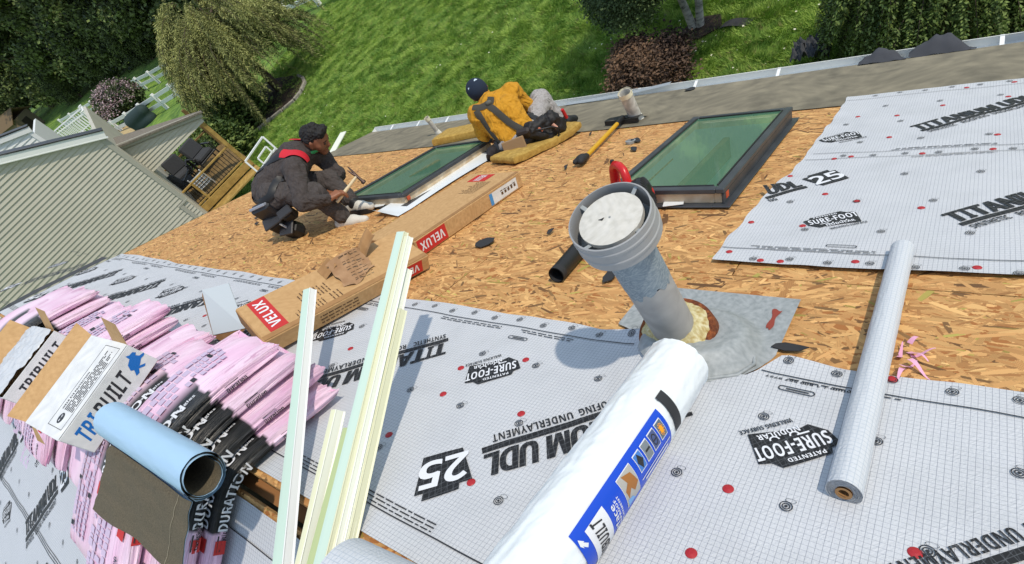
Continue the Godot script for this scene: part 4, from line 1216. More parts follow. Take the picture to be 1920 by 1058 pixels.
		obj(rd, "red_emblem", M.red, t); obj(dk, "dark_print", M.ink, t)

# ---- nail boxes on the bundles
func nail_boxes() -> void:
	var t := thing("nail_box", "white open nail box with blue and black lettering on pink bundles", "cardboard box")
	var tf := Transform3D(Basis(Vector3.UP, 0.075), Vector3(-2.60, 0.218, -0.015))
	var l := 0.38; var w := 0.35; var h := 0.125   # z, x, y
	for q in [["side_panel", Vector3(w * 0.5, 0, 0), Vector3(0.004, h, l), M.card_white], ["side_panel", Vector3(-w * 0.5, 0, 0), Vector3(0.004, h, l), M.card_white], ["end_panel", Vector3(0, 0, l * 0.5), Vector3(w - 0.006, h, 0.004), M.card_white], ["end_panel", Vector3(0, 0, -l * 0.5), Vector3(w - 0.006, h, 0.004), M.card_white], ["bottom_panel", Vector3(0, -h * 0.5, 0), Vector3(w, 0.004, l), M.card_dark]]:
		bx(q[0], tf * Transform3D(Basis(), q[1]), q[2], q[3], t, 0.001)
	# lid flap with the warning label, closed
	var lid := tf * Transform3D(Basis(Vector3.BACK, -0.05), Vector3(0.0, h * 0.5 + 0.009, 0))
	bx("lid_flap", lid, Vector3(w - 0.012, 0.004, l + 0.006), M.card_white, t, 0.001)
	var liner := MB.new()
	liner.quad(tf * Vector3(-w * 0.5, h * 0.5, l * 0.5), tf * Vector3(-w * 0.5, h * 0.5, -l * 0.5), tf * Vector3(-w * 0.5 - 0.105, h * 0.5 + 0.062, -l * 0.5 - 0.03), tf * Vector3(-w * 0.5 - 0.115, h * 0.5 + 0.05, l * 0.5 + 0.01))
	obj(liner, "open_flap", M.card, t)
	liner = MB.new()
	liner.quad(tf * Vector3(w * 0.5 - 0.15, h * 0.5, -l * 0.5), tf * Vector3(w * 0.5, h * 0.5, -l * 0.5), tf * Vector3(w * 0.5 + 0.02, h * 0.5 + 0.085, -l * 0.5 - 0.045), tf * Vector3(w * 0.5 - 0.12, h * 0.5 + 0.10, -l * 0.5 - 0.06))
	obj(liner, "end_flap", M.card, t); liner = MB.new()
	liner.quad(tf * Vector3(-w * 0.5, h * 0.5, l * 0.5), tf * Vector3(-w * 0.5 + 0.05, h * 0.5, l * 0.5), tf * Vector3(-w * 0.5 + 0.06, h * 0.5 - 0.07, l * 0.5 + 0.05), tf * Vector3(-w * 0.5 - 0.01, h * 0.5 - 0.06, l * 0.5 + 0.05))
	obj(liner, "end_flap", M.card, t)
	# print on the lid: reading runs from the near end to the far end
	var lf := func(lift: float) -> Callable: return func(x: float, y: float) -> Array: return [lid * Vector3(w * 0.5 - 0.03 - y, 0.002 + lift, l * 0.5 - 0.03 - x), lid.basis.y]
	var tx := MB.new()
	var f: Callable = lf.call(0.0008)
	for e in [[0.0, 0.0, 0.33, 0.002], [0.0, 0.128, 0.33, 0.13], [0.0, 0.0, 0.002, 0.13], [0.328, 0.0, 0.33, 0.13]]: patch(tx, e[0], e[1], e[2], e[3], f)
	ring_print(tx, 0.035, 0.065, 0.0, 0.02, f, 16); letters(tx, "WEAR EYE PROTECTION", 0.065, 0.095, 0.013, 0.15, f)
	for k in 6: fine_lines(tx, func(x, y): return f.call(x, y + 0.078 - k * 0.013), 0.065, 0.31 - 0.02 * (k % 3), rng)
	obj(tx, "warning_label", M.ink, t)
	var wb := MB.new(); letters(wb, "o-o", 0.022, 0.06, 0.009, 0.026, lf.call(0.0014)); obj(wb, "goggles_symbol", M.ink_white, t)
	# brand lettering and emblem on the right-hand side
	var sf := func(x: float, y: float) -> Array: return [tf * Vector3(w * 0.5 + 0.0032, -h * 0.5 + y, l * 0.5 - x), tf.basis.x]
	var bl := MB.new(); var bk := MB.new()
	letters(bl, "TRI", 0.02, 0.035, 0.062, 0.085, sf, true, 0.25); letters(bk, "BUILT", 0.12, 0.035, 0.062, 0.155, sf, true, 0.25)
	var dog := PackedVector2Array([Vector2(0.0, 0.014), Vector2(0.012, 0.032), Vector2(0.006, 0.040), Vector2(0.016, 0.058), Vector2(0.034, 0.066), Vector2(0.036, 0.082), Vector2(0.044, 0.074), Vector2(0.056, 0.072), Vector2(0.060, 0.062), Vector2(0.052, 0.058), Vector2(0.056, 0.046), Vector2(0.070, 0.040), Vector2(0.064, 0.034), Vector2(0.050, 0.036), Vector2(0.040, 0.030), Vector2(0.030, 0.026), Vector2(0.044, 0.014), Vector2(0.036, 0.010), Vector2(0.022, 0.022), Vector2(0.012, 0.012)])
	poly_print(bl, dog, func(x, y): return sf.call(x * 1.25 + 0.295, y * 1.1 + 0.018))
	obj(bl, "blue_lettering", M.blue_ink, t); obj(bk, "black_lettering", M.ink, t)
	# the second box with a plastic liner
	t = thing("nail_box", "white box with its brown flaps up and crumpled plastic liner, at the left", "cardboard box")
	tf = Transform3D(Basis(Vector3.UP, 0.12), Vector3(-3.62, 0.185, 0.06))
	l = 0.36; w = 0.34; h = 0.11
	for q in [["side_panel", Vector3(w * 0.5, 0, 0), Vector3(0.004, h, l), M.card_white], ["side_panel", Vector3(-w * 0.5, 0, 0), Vector3(0.004, h, l), M.card], ["end_panel", Vector3(0, 0, l * 0.5), Vector3(w - 0.006, h, 0.004), M.card_white], ["end_panel", Vector3(0, 0, -l * 0.5), Vector3(w - 0.006, h, 0.004), M.card], ["bottom_panel", Vector3(0, -h * 0.5, 0), Vector3(w, 0.004, l), M.card_dark]]:
		bx(q[0], tf * Transform3D(Basis(), q[1]), q[2], q[3], t, 0.001)
	liner = MB.new()
	liner.quad(tf * Vector3(-w * 0.5, h * 0.5, l * 0.5), tf * Vector3(-w * 0.5, h * 0.5, -l * 0.5), tf * Vector3(-w * 0.5 - 0.07, h * 0.5 + 0.09, -l * 0.5), tf * Vector3(-w * 0.5 - 0.09, h * 0.5 + 0.08, l * 0.5))
	obj(liner, "open_flap", M.card, t); liner = MB.new()
	liner.quad(tf * Vector3(w * 0.5 - 0.11, h * 0.5, -l * 0.5), tf * Vector3(w * 0.5, h * 0.5, -l * 0.5), tf * Vector3(w * 0.5 + 0.02, h * 0.5 + 0.09, -l * 0.5 - 0.06), tf * Vector3(w * 0.5 - 0.08, h * 0.5 + 0.11, -l * 0.5 - 0.07))
	obj(liner, "open_flap", M.card, t)
	liner = MB.new()
	liner.grid(30, 30, func(u, v):
		var e := 0.012 * noise2.get_noise_2d(u * 14.0, v * 5.0)
		return tf * Vector3(lerpf(-w * 0.5, w * 0.5 - 0.01, u), h * 0.5 + 0.012 + e + 0.02 * sin(u * PI), lerpf(l * 0.5, -l * 0.5, v)))
	obj(liner, "plastic_liner", mat(C(196, 200, 206), 0.3), t)
	bk = MB.new(); letters(bk, "TRIBUILT", 0.05, 0.03, 0.05, 0.26, func(x, y): return [tf * Vector3(w * 0.5 + 0.0032, -h * 0.5 + y, l * 0.5 - x), tf.basis.x], true, 0.2)
	obj(bk, "black_lettering", M.ink, t)

# ---- the blue-backed roll, partly unrolled down the back slope
func blue_roll() -> void:
	var t := thing("membrane_roll", "roll of blue backed granulated membrane partly unrolled over pink bundles", "roofing roll")
	var r0 := 0.062
	var c := Vector3(-1.775, 0.292, 0.0)
	var yaw := 0.03
	var B := Basis(Vector3.UP, yaw)
	var hl := 0.330
	var mb := MB.new()
	# spiral cross-section, leaving at the bottom towards the back slope
	var spiral := func(u: float) -> Vector2:   # y, z
		var an := lerpf(0.0, TAU * 2.4, u)
		var r := lerpf(r0, r0 * 0.74, u) * (1.0 + 0.05 * sin(an * 2.0 + 0.6))
		return Vector2(cos(an + 1.9) * r, sin(an + 1.9) * r)
	mb.grid(150, 24, func(u, v):
		var p: Vector2 = spiral.call(u)
		var x := lerpf(-hl, hl, v)
		return c + B * Vector3(x + 0.012 * u, p.x + 0.0015 * noise2.get_noise_2d(x * 9.0, u * 30.0), p.y), null, true)
	obj(mb, "rolled_membrane", M.film_blue, t)
	mb = MB.new()
	mb.grid(150, 24, func(u, v):
		var p: Vector2 = spiral.call(u)
		var x = lerpf(-hl + 0.002, hl - 0.002, v)
		return c + B * Vector3(x + 0.012 * u, p.x * 0.955, p.y * 0.955), null, true)
	obj(mb, "granule_lining", M.granule, t)
	# the loose tongue lying over the bundles; granules up, blue film beneath
	var path := [Vector2(0.236, 0.066), Vector2(0.230, 0.09), Vector2(0.216, 0.12), Vector2(0.198, 0.155), Vector2(0.178, 0.19), Vector2(0.162, 0.225), Vector2(0.150, 0.255)]
	var s0: Vector2 = spiral.call(0.0)
	path.push_front(Vector2(c.y + s0.x * 0.4 - 0.03, 0.064)); path.push_front(Vector2(c.y + s0.x, s0.y))
	var tong := func(u: float, v: float, drop: float) -> Vector3:
		var f := u * (path.size() - 1); var i := mini(int(f), path.size() - 2)
		var q: Vector2 = path[i].lerp(path[i + 1], f - i)
		var x := lerpf(-hl, hl, v)
		var cut := 1.0 - 0.10 * (v - 0.5) + 0.02 * sin(v * 9.0)
		var zz := lerpf(q.y, q.y * cut, u)
		return c * Vector3(1, 0, 1) + B * Vector3(x * (1.0 - 0.03 * u) - 0.045 * u, q.x - drop + 0.014 + 0.006 * noise2.get_noise_2d(x * 4.0, u * 4.0) + 0.025 * pow(v, 4.0) * (1.0 - u) , zz)
	mb = MB.new(); mb.grid(36, 24, func(u, v): return tong.call(u, v, 0.0), null, false); obj(mb, "granule_face", M.granule, t)
	mb = MB.new(); mb.grid(36, 24, func(u, v): return tong.call(u, v, 0.003), null, false); obj(mb, "blue_film", M.film_blue, t)
	mb = MB.new(); mb.grid(36, 1, func(u, v): return tong.call(u, 0.86 + 0.004 * v, -0.0015), null, false); obj(mb, "chalk_line", mat(C(150, 140, 118), 0.9), t)

# ---- rolls
func roll(t: Node3D, p0: Vector3, p1: Vector3, r: float, core: float, m: Material, wrap := 0.0, sd := 0.0) -> Transform3D:
	var ax := (p1 - p0).normalized()
	var x := Vector3.UP.cross(ax).normalized()
	var y := ax.cross(x)
	var l := p0.distance_to(p1)
	var mb := MB.new()
	mb.grid(96, 130, func(u, v):
		var an = u * TAU
		var e := wrap * (noise2.get_noise_3d(cos(an) * 2.5, sin(an) * 2.5, v * l * 7.0 + sd) + 0.5 * noise2.get_noise_3d(cos(an) * 9.0 + v * l * 8.0, sin(an) * 9.0, v * l * 30.0 + sd))
		var rr := r + e
		return p0 + ax * l * v + (x * cos(an) + y * sin(an)) * rr, func(u, v): return Vector2(u * TAU * r, v * l))
	obj(mb, "roll", m, t)
	for e in [[p0, -1.0], [p1, 1.0]]:
		var en := MB.new()
		var o: Vector3 = e[0]; var s: float = e[1]
		en.grid(60, 18, func(u, v):
			var an = u * TAU; var rr := lerpf(core, r, v)
			return o + ax * s * (0.001 - 0.003 * absf(sin(v * 22.0 + 0.5 * u * TAU))) + (x * cos(an) + y * sin(an)) * rr, null, s > 0)
		obj(en, "roll_end", m, t)
		var co := MB.new()
		co.grid(40, 2, func(u, v):
			var an = u * TAU
			return o - ax * s * 0.25 * v + (x * cos(an) + y * sin(an)) * core, null, true)
		co.grid(40, 2, func(u, v):
			var an = u * TAU
			return o + ax * s * 0.004 + (x * cos(an) + y * sin(an)) * (core - 0.006 * (1.0 - v)), null, s > 0)
		obj(co, "cardboard_core", M.card_dark, t)
	return Transform3D(Basis(x, y, ax), p0)

func rolls() -> void:
	var t := thing("underlayment_roll", "thin white roll of gridded underlayment lying across both sheets, right", "roofing roll")
	roll(t, R(-0.141, 0.593, 0.038), R(-0.143, 1.70, 0.036), 0.034, 0.016, M.sheet_roll, 0.0008)
	t = thing("wrapped_roll", "big white plastic wrapped roll with blue label below the flue", "roofing roll")
	var p0 := R(-0.622, -0.10, 0.09); var p1 := R(-0.590, 0.838, 0.09)
	var r := 0.088
	roll(t, p0, p1, r, 0.03, M.poly_white, 0.0036, 3.0)
	var l := p0.distance_to(p1); var ax := (p1 - p0).normalized()
	# cylinder map: x runs along the roll towards the lower end of the roof, y round it (0 = top, positive towards the right)
	var xr := Vector3(1, 0, 0); xr = (xr - ax * ax.x).normalized(); var nu := ax.cross(xr); if nu.y < 0: nu = -nu
	var cyl := func(lift: float) -> Callable: return func(x: float, y: float) -> Array:
		x = 0.29 + (x - 0.13) * 0.653
		var an = (y + 0.034) / r
		var n := nu * cos(an) + xr * sin(an)
		return [p0 + ax * x + n * (r + 0.0042 + lift), n]
	var rev := func(lift: float) -> Callable:   # reading runs from the lower end up to the ridge, as the label is laid
		var f: Callable = cyl.call(lift)
		return f
	var q := MB.new(); patch(q, 0.775, 0.016, 0.825, 0.125, cyl.call(0.0), 1, 14); obj(q, "black_bar", M.ink, t)
	q = MB.new(); patch(q, 0.13, 0.030, 0.735, 0.165, cyl.call(0.0), 1, 16); obj(q, "blue_label", M.label_blue, t)
	q = MB.new()
	for k in 4: patch(q, 0.50 + k * 0.056, 0.046, 0.545 + k * 0.056, 0.090, cyl.call(0.0008), 1, 6)
	patch(q, 0.385, 0.046, 0.475, 0.12, cyl.call(0.0008), 1, 8); patch(q, 0.18, 0.05, 0.285, 0.16, cyl.call(0.0008), 1, 10)
	obj(q, "white_panels", M.ink_white, t)
	var pics := [[0, C(64, 120, 196)], [1, C(120, 128, 136)], [2, C(70, 84, 130)], [3, C(90, 104, 120)]]
	for e in pics:
		q = MB.new(); patch(q, 0.5025 + e[0] * 0.056, 0.0485, 0.5425 + e[0] * 0.056, 0.0875, cyl.call(0.0014), 1, 6); obj(q, "printed_picture", mat(e[1], 0.5), t)
	q = MB.new(); ring_print(q, 0.69, 0.068, 0.0, 0.010, cyl.call(0.002), 14)
	for k in 12: ring_print(q, 0.69, 0.068, 0.0115, 0.0155, cyl.call(0.002), 1, k * TAU / 12, k * TAU / 12 + 0.25)
	obj(q, "sun_symbol", mat(C(244, 160, 20), 0.5), t)
	q = MB.new(); poly_print(q, PackedVector2Array([Vector2(0.505, 0.066), Vector2(0.522, 0.05), Vector2(0.540, 0.068), Vector2(0.522, 0.086)]), cyl.call(0.002))
	ring_print(q, 0.634, 0.068, 0.011, 0.014, cyl.call(0.002), 16); patch(q, 0.622, 0.067, 0.646, 0.070, cyl.call(0.002)); patch(q, 0.566, 0.064, 0.594, 0.069, cyl.call(0.002))
	obj(q, "pictogram", M.ink, t)
	q = MB.new(); patch(q, 0.387, 0.048, 0.473, 0.118, cyl.call(0.0014), 1, 8); obj(q, "roof_picture", mat(C(172, 170, 166), 0.5), t)
	q = MB.new(); poly_print(q, PackedVector2Array([Vector2(0.41, 0.05), Vector2(0.455, 0.06), Vector2(0.47, 0.09), Vector2(0.44, 0.10), Vector2(0.425, 0.085), Vector2(0.40, 0.10), Vector2(0.395, 0.08), Vector2(0.42, 0.07)]), cyl.call(0.002)); obj(q, "roof_picture_boards", mat(C(160, 104, 50), 0.6), t)
	q = MB.new(); poly_print(q, PackedVector2Array([Vector2(0.39, 0.10), Vector2(0.42, 0.104), Vector2(0.435, 0.116), Vector2(0.392, 0.117)]), cyl.call(0.002)); obj(q, "roof_picture_film", mat(C(120, 170, 226), 0.6), t)
	# lettering, tops towards the ridge, reading right to left round the roll
	var txt := func(x0: float, y0: float, lift: float) -> Callable:
		var f: Callable = cyl.call(lift)
		return func(x: float, y: float) -> Array: return f.call(x0 - y, y0 + 0.115 - x)
	q = MB.new(); letters(q, "Surface", 0.0, 0.0, 0.024, 0.095, txt.call(0.325, 0.048, 0.001)); letters(q, "WATERPROOF", 0.0, 0.0, 0.011, 0.10, txt.call(0.340, 0.05, 0.001)); letters(q, "UNDERLAYMENT", 0.0, 0.0, 0.009, 0.10, txt.call(0.356, 0.05, 0.001))
	patch(q, 0.495, 0.105, 0.72, 0.108, cyl.call(0.001), 1, 1); patch(q, 0.52, 0.115, 0.70, 0.122, cyl.call(0.001), 1, 1)
	poly_print(q, PackedVector2Array([Vector2(0.142, 0.048), Vector2(0.158, 0.060), Vector2(0.153, 0.060), Vector2(0.168, 0.070), Vector2(0.158, 0.075), Vector2(0.144, 0.064), Vector2(0.146, 0.070), Vector2(0.136, 0.060)]), cyl.call(0.001))
	obj(q, "white_lettering", M.ink_white, t)
	q = MB.new(); letters(q, "TRIBUILT", 0.0, 0.0, 0.05, 0.105, txt.call(0.255, 0.05, 0.002), true, 0.2); obj(q, "black_lettering", M.ink, t)
	# the roll at the photographer's feet
	t = thing("white_roll", "fat white roll with embossed grid at the bottom of the view", "roofing roll")
	roll(t, Vector3(-1.02, 0.094, 0.04), Vector3(-0.12, 0.094, -0.03), 0.09, 0.03, M.sheet_roll, 0.001, 9.0)

# ---- lengths of drip edge lying over the ridge
func angle_strip(called: String, label: String, p0: Vector3, p1: Vector3, wl: float, wr: float, up: Vector3, ml: Material, mr: Material, lip := true) -> Node3D:
	# two flanges meeting in a crease that runs p0..p1; left flange drops away, right flange lies flat
	var t := thing(called, label, "metal edging", "lengths of metal edging laid over the ridge")
	var ax := (p1 - p0).normalized()
	var right := up.cross(ax).normalized()
	var n := ax.cross(right)
	var th := 0.0012
	var lft := (-right * 0.90 - n * 0.43).normalized()
	var rgt := (right * 0.93 - n * 0.36).normalized()
	for e in [["left_flange", lft, wl, ml], ["right_flange", rgt, wr, mr]]:
		var d: Vector3 = e[1]; var w: float = e[2]
		var off := ax.cross(d).normalized() * th
		var mb := MB.new()
		var a := p0; var b := p1
		mb.quad(a, a + d * w, b + d * w, b); mb.quad(a + off, b + off, b + d * w + off, a + d * w + off)
		mb.quad(b, b + d * w, b + d * w + off, b + off); mb.quad(a + d * w, a + d * w + off, b + d * w + off, b + d * w)
		if lip:
			var l2 := (n * (0.6 if e[0] == "right_flange" else -0.2) + d).normalized() * 0.008
			mb.quad(a + d * w, a + d * w + l2, b + d * w + l2, b + d * w)
		obj(mb, e[0], e[3], t)
	# a raised bead along the crease
	var bead := MB.new(); bead.tube([p0 + n * 0.001, p1 + n * 0.001], [0.0022, 0.0022], 8); obj(bead, "crease", mr, t)
	return t

func edge_metal() -> void:
	var eye := Vector3(0.3, 1.4, -0.3)
	var f := func(called: String, p0: Vector3, p1: Vector3, side: float, wl: float, wr: float, ml: Material, mr: Material) -> void:
		var ax := (p1 - p0).normalized()
		var v := (eye - (p0 + p1) * 0.5).normalized(); v = (v - ax * ax.dot(v)).normalized()
		var rt := v.cross(ax).normalized()
		angle_strip("metal_edging", called, p0 + rt * side, p1 + rt * side, wl, wr, v, ml, mr)
	f.call("white metal edging strip furthest left, standing clear over the ridge", Vector3(-2.078, -0.032, -0.72), Vector3(-1.218, 0.064, 0.166), 0.0, 0.021, 0.021, M.mint, M.white_vinyl)
	f.call("longest pale green metal edging strip reaching to the brown cartons", Vector3(-1.534, 0.073, -0.95), Vector3(-1.11, 0.048, 0.12), -0.008, 0.021, 0.010, M.mint, M.cream)
	f.call("cream metal edging strip nested beside the longest one, ending lower", Vector3(-1.514, 0.08, -0.93), Vector3(-1.11, 0.044, 0.12), 0.006, 0.007, 0.013, M.cream, M.cream_white)
	f.call("cream metal edging strip nested third, its end at the carton's edge", Vector3(-1.476, 0.060, -0.813), Vector3(-1.11, 0.040, 0.12), 0.016, 0.007, 0.018, M.cream, M.cream_white)
	f.call("pale metal edging strip lying outermost right against the long ones", Vector3(-1.41, 0.058, -0.661), Vector3(-1.11, 0.034, 0.12), 0.026, 0.009, 0.017, M.cream, M.cream)
	f.call("short cream metal edging with square end, beside the white strip", Vector3(-1.389, 0.069, -0.30), Vector3(-1.21, 0.042, 0.14), 0.0, 0.008, 0.022, M.cream, M.cream_white)
	f.call("short sage green channel of metal edging between the cream ones", Vector3(-1.299, 0.056, -0.27), Vector3(-1.165, 0.030, 0.14), 0.0, 0.020, 0.020, M.sage, M.sage)

# ---- tools
func tools() -> void:
	# blower
	var t := thing("leaf_blower", "red leaf blower with black tube lying by the right skylight corner", "leaf blower")
	var o := RT(-1.36, 2.12, 0.0)
	var c := func(a: float, s: float, h: float) -> Vector3: return R(a, s, h)
	var body := [[R(-1.475, 2.175, 0.05), R(-1.37, 2.10, 0.082), 0.042, 0.066], [R(-1.37, 2.10, 0.082), R(-1.255, 2.02, 0.098), 0.066, 0.080], [R(-1.36, 2.07, 0.085), R(-1.37, 1.97, 0.070), 0.060, 0.044], [R(-1.45, 2.16, 0.05), R(-1.43, 2.135, 0.205), 0.030, 0.026], [R(-1.33, 2.06, 0.13), R(-1.22, 2.0, 0.12), 0.045, 0.055]]
	put(field_mesh(body, 0.008, 0.02), "housing", M.tool_red, t)
	var hd := MB.new()
	hd.tube([R(-1.432, 2.138, 0.19), R(-1.425, 2.13, 0.222), R(-1.405, 2.115, 0.240), R(-1.37, 2.09, 0.242), R(-1.338, 2.067, 0.226), R(-1.322, 2.055, 0.19), R(-1.32, 2.05, 0.14)], [0.026, 0.024, 0.0225, 0.022, 0.022, 0.022, 0.024], 14)
	obj(hd, "handle", M.tool_red, t)
	bx("throttle_lever", Transform3D(RB(0.3), R(-1.435, 2.14, 0.245)), Vector3(0.02, 0.03, 0.02), M.black, t, 0.004)
	var fan := MB.new()
	var fx := Basis(Vector3.UP, 0.25) * Basis(Vector3.BACK, -PI / 2 + 0.35)
	var ft := Transform3D(RB() * fx, R(-1.200, 1.985, 0.135))
	fan.lathe(ft, [Vector2(0.082, -0.03), Vector2(0.084, 0.0), Vector2(0.074, 0.022), Vector2(0.03, 0.034), Vector2(0.0, 0.035)], 32)
	obj(fan, "fan_cover", M.black, t)
	fan = MB.new()
	for k in 28:
		var an := TAU * k / 28
		fan.box(ft * Transform3D(Basis(Vector3.UP, -an), Vector3(cos(an), 0, sin(an)) * 0.058 + Vector3(0, 0.026, 0)) * Transform3D(Basis(Vector3.BACK, -0.25), Vector3.ZERO), Vector3(0.04, 0.005, 0.0035))
	obj(fan, "fan_cover_ribs", mat(C(58, 58, 62), 0.45), t)
	var tu := MB.new()
	tu.tube([c.call(-1.385, 2.0, 0.07), c.call(-1.375, 1.85, 0.055), c.call(-1.355, 1.6, 0.044), c.call(-1.33, 1.325, 0.040)], [0.044, 0.041, 0.038, 0.036], 24, false)
	obj(tu, "blower_tube", M.black, t)
	tu = MB.new(); tu.tube([c.call(-1.333, 1.36, 0.0405), c.call(-1.33, 1.3255, 0.040)], [0.037, 0.0365], 24, false); tu.tube([c.call(-1.33, 1.325, 0.040), c.call(-1.345, 1.5, 0.042)], [0.033, 0.033], 24, false)
	obj(tu, "tube_mouth", M.rubber, t)
	# roofing tool with yellow handle
	t = thing("tear_off_shovel", "yellow handled roofing shovel with black head lying on bare boards", "shovel")
	var a := R(-2.20, 3.70, 0.05); var b := R(-2.085, 2.93, 0.03)
	var hn := MB.new(); hn.tube([a, a.lerp(b, 0.3), a.lerp(b, 0.7), b], [0.016, 0.017, 0.017, 0.016], 14); obj(hn, "handle", M.yellow, t)
	put(field_mesh([[b, R(-2.07, 2.83, 0.045), 0.022, 0.032], [R(-2.075, 2.86, 0.04), R(-2.10, 2.80, 0.035), 0.03, 0.02], [R(-2.06, 2.84, 0.04), R(-2.05, 2.79, 0.04), 0.024, 0.022]], 0.008, 0.012), "grip", M.rubber, t)
	hn = MB.new(); hn.tube([R(-2.205, 3.76, 0.055), R(-2.19, 3.62, 0.047)], [0.024, 0.021], 12); obj(hn, "socket", M.black, t)
	hn = MB.new()
	hn.grid(16, 8, func(u, v):
		var x = (u - 0.5)
		return R(-2.21 + x * 0.30, 3.74 + 0.20 * v + 0.02 * cos(x * 5.0), 0.05 + 0.015 * sin(v * 3.0) - 0.03 * v))
	hn.prism(PackedVector2Array([Vector2(-0.36, 0), Vector2(-0.06, 0), Vector2(-0.06, 0.035), Vector2(-0.36, 0.03)]), func(x, y, d): return R(-2.0 + x, 3.745 - d, 0.015 + y), 0.014)
	obj(hn, "blade", mat(C(40, 40, 40), 0.55, 0.3), t)
	# foam cushions
	var cu := [["foam_pad", "thick yellow foam pad curled under the roofer in the yellow shirt", -2.765, 3.30, 0.32, 0.76, 0.06, -0.24, 0.04], ["foam_pad", "yellow foam pad lying on the felt behind the left skylight", -4.14, 3.96, 0.66, 0.42, 0.075, 0.35, 0.0]]
	for q in cu:
		t = thing(q[0], q[1], "foam pad", "yellow foam kneeling pads")
		var tf := RT(q[2], q[3], 0.01, q[7])
		var mb := MB.new()
		for k in [1.0, 0.0]:
			mb.grid(24, 24, func(u, v):
				var x: float = (u - 0.5) * q[4]; var z: float = (v - 0.5) * q[5]
				var rd := maxf(absf(u - 0.5), absf(v - 0.5)) * 2.0
				x *= 1.0 - 0.06 * pow(absf(v - 0.5) * 2.0, 4.0)
				return tf * Vector3(x, k * (q[6] - 0.012 * pow(rd, 10.0)) + q[8] * pow(absf(v - 0.5) * 2.0, 3.0) * (1.0 if v < 0.5 else 0.2) + 0.006 * noise2.get_noise_2d(x * 8.0, z * 8.0), z), null, k > 0.5)
		for e in 4:
			mb.grid(24, 5, func(u, v):
				var uu: float = [u, 1.0, 1.0 - u, 0.0][e]; var vv: float = [0.0, u, 1.0, 1.0 - u][e]
				var x: float = (uu - 0.5) * q[4] * (1.0 - 0.06 * pow(absf(vv - 0.5) * 2.0, 4.0)); var z: float = (vv - 0.5) * q[5]
				return tf * (Vector3(x, v * (q[6] - 0.012) + q[8] * pow(absf(vv - 0.5) * 2.0, 3.0) * (1.0 if vv < 0.5 else 0.2) + 0.006 * noise2.get_noise_2d(x * 8.0, z * 8.0), z) * Vector3(1.0 + 0.02 * sin(v * PI), 1, 1.0 + 0.02 * sin(v * PI))))
		obj(mb, "foam", M.foam, t)
	# the hammer in the roofer's hand
	t = thing("hammer", "claw hammer with pale wooden handle in the crouching roofer's hand", "hammer")
	var ha := Vector3(-3.470, -0.625, -1.680); var hb := Vector3(-3.400, -0.606, -1.905)
	hn = MB.new(); hn.tube([ha, ha.lerp(hb, 0.35), ha.lerp(hb, 0.7), hb], [0.012, 0.014, 0.011, 0.010], 10); obj(hn, "handle", mat(C(214, 196, 160), 0.6), t)
	var hx := Vector3(0.62, -0.74, 0.22).normalized()
	hn = MB.new(); hn.tube([hb - hx * 0.005, hb + hx * 0.05, hb + hx * 0.055, hb + hx * 0.072], [0.011, 0.011, 0.017, 0.017], 10)
	for s in [-1.0, 1.0]: hn.tube([hb, hb - hx * 0.04 + Vector3(0, 0.0, 0.008) * s, hb - hx * 0.085 + Vector3(0, -0.008, 0.010) * s], [0.011, 0.008, 0.004], 8)
	obj(hn, "hammer_head", mat(C(84, 66, 60), 0.45, 0.6), t)

const HAND := Vector3(-3.509, -0.63, -1.737)

# ---- scraps
func scrap(label: String, category: String, at: Transform3D, size: Vector2, m: Material, sd: int, curl := 0.01) -> void:
	var t := MB.new()
	var r := RandomNumberGenerator.new(); r.seed = sd
	var pts := PackedVector2Array()
	var k := r.randi_range(7, 10)
	for i in k:
		var an := TAU * i / k
		var q := r.randf_range(0.65, 1.15)
		pts.append(Vector2(cos(an) * size.x * q, sin(an) * size.y * q))
	t.prism(pts, func(x, y, d): return at * Vector3(x, 0.004 + d + curl * (pow(x / size.x, 2.0) + 0.5 * sin(y / size.y * 2.0) + 0.5), -y), 0.003)
	tag(obj(t, "tar_paper_scrap", m), label, category)

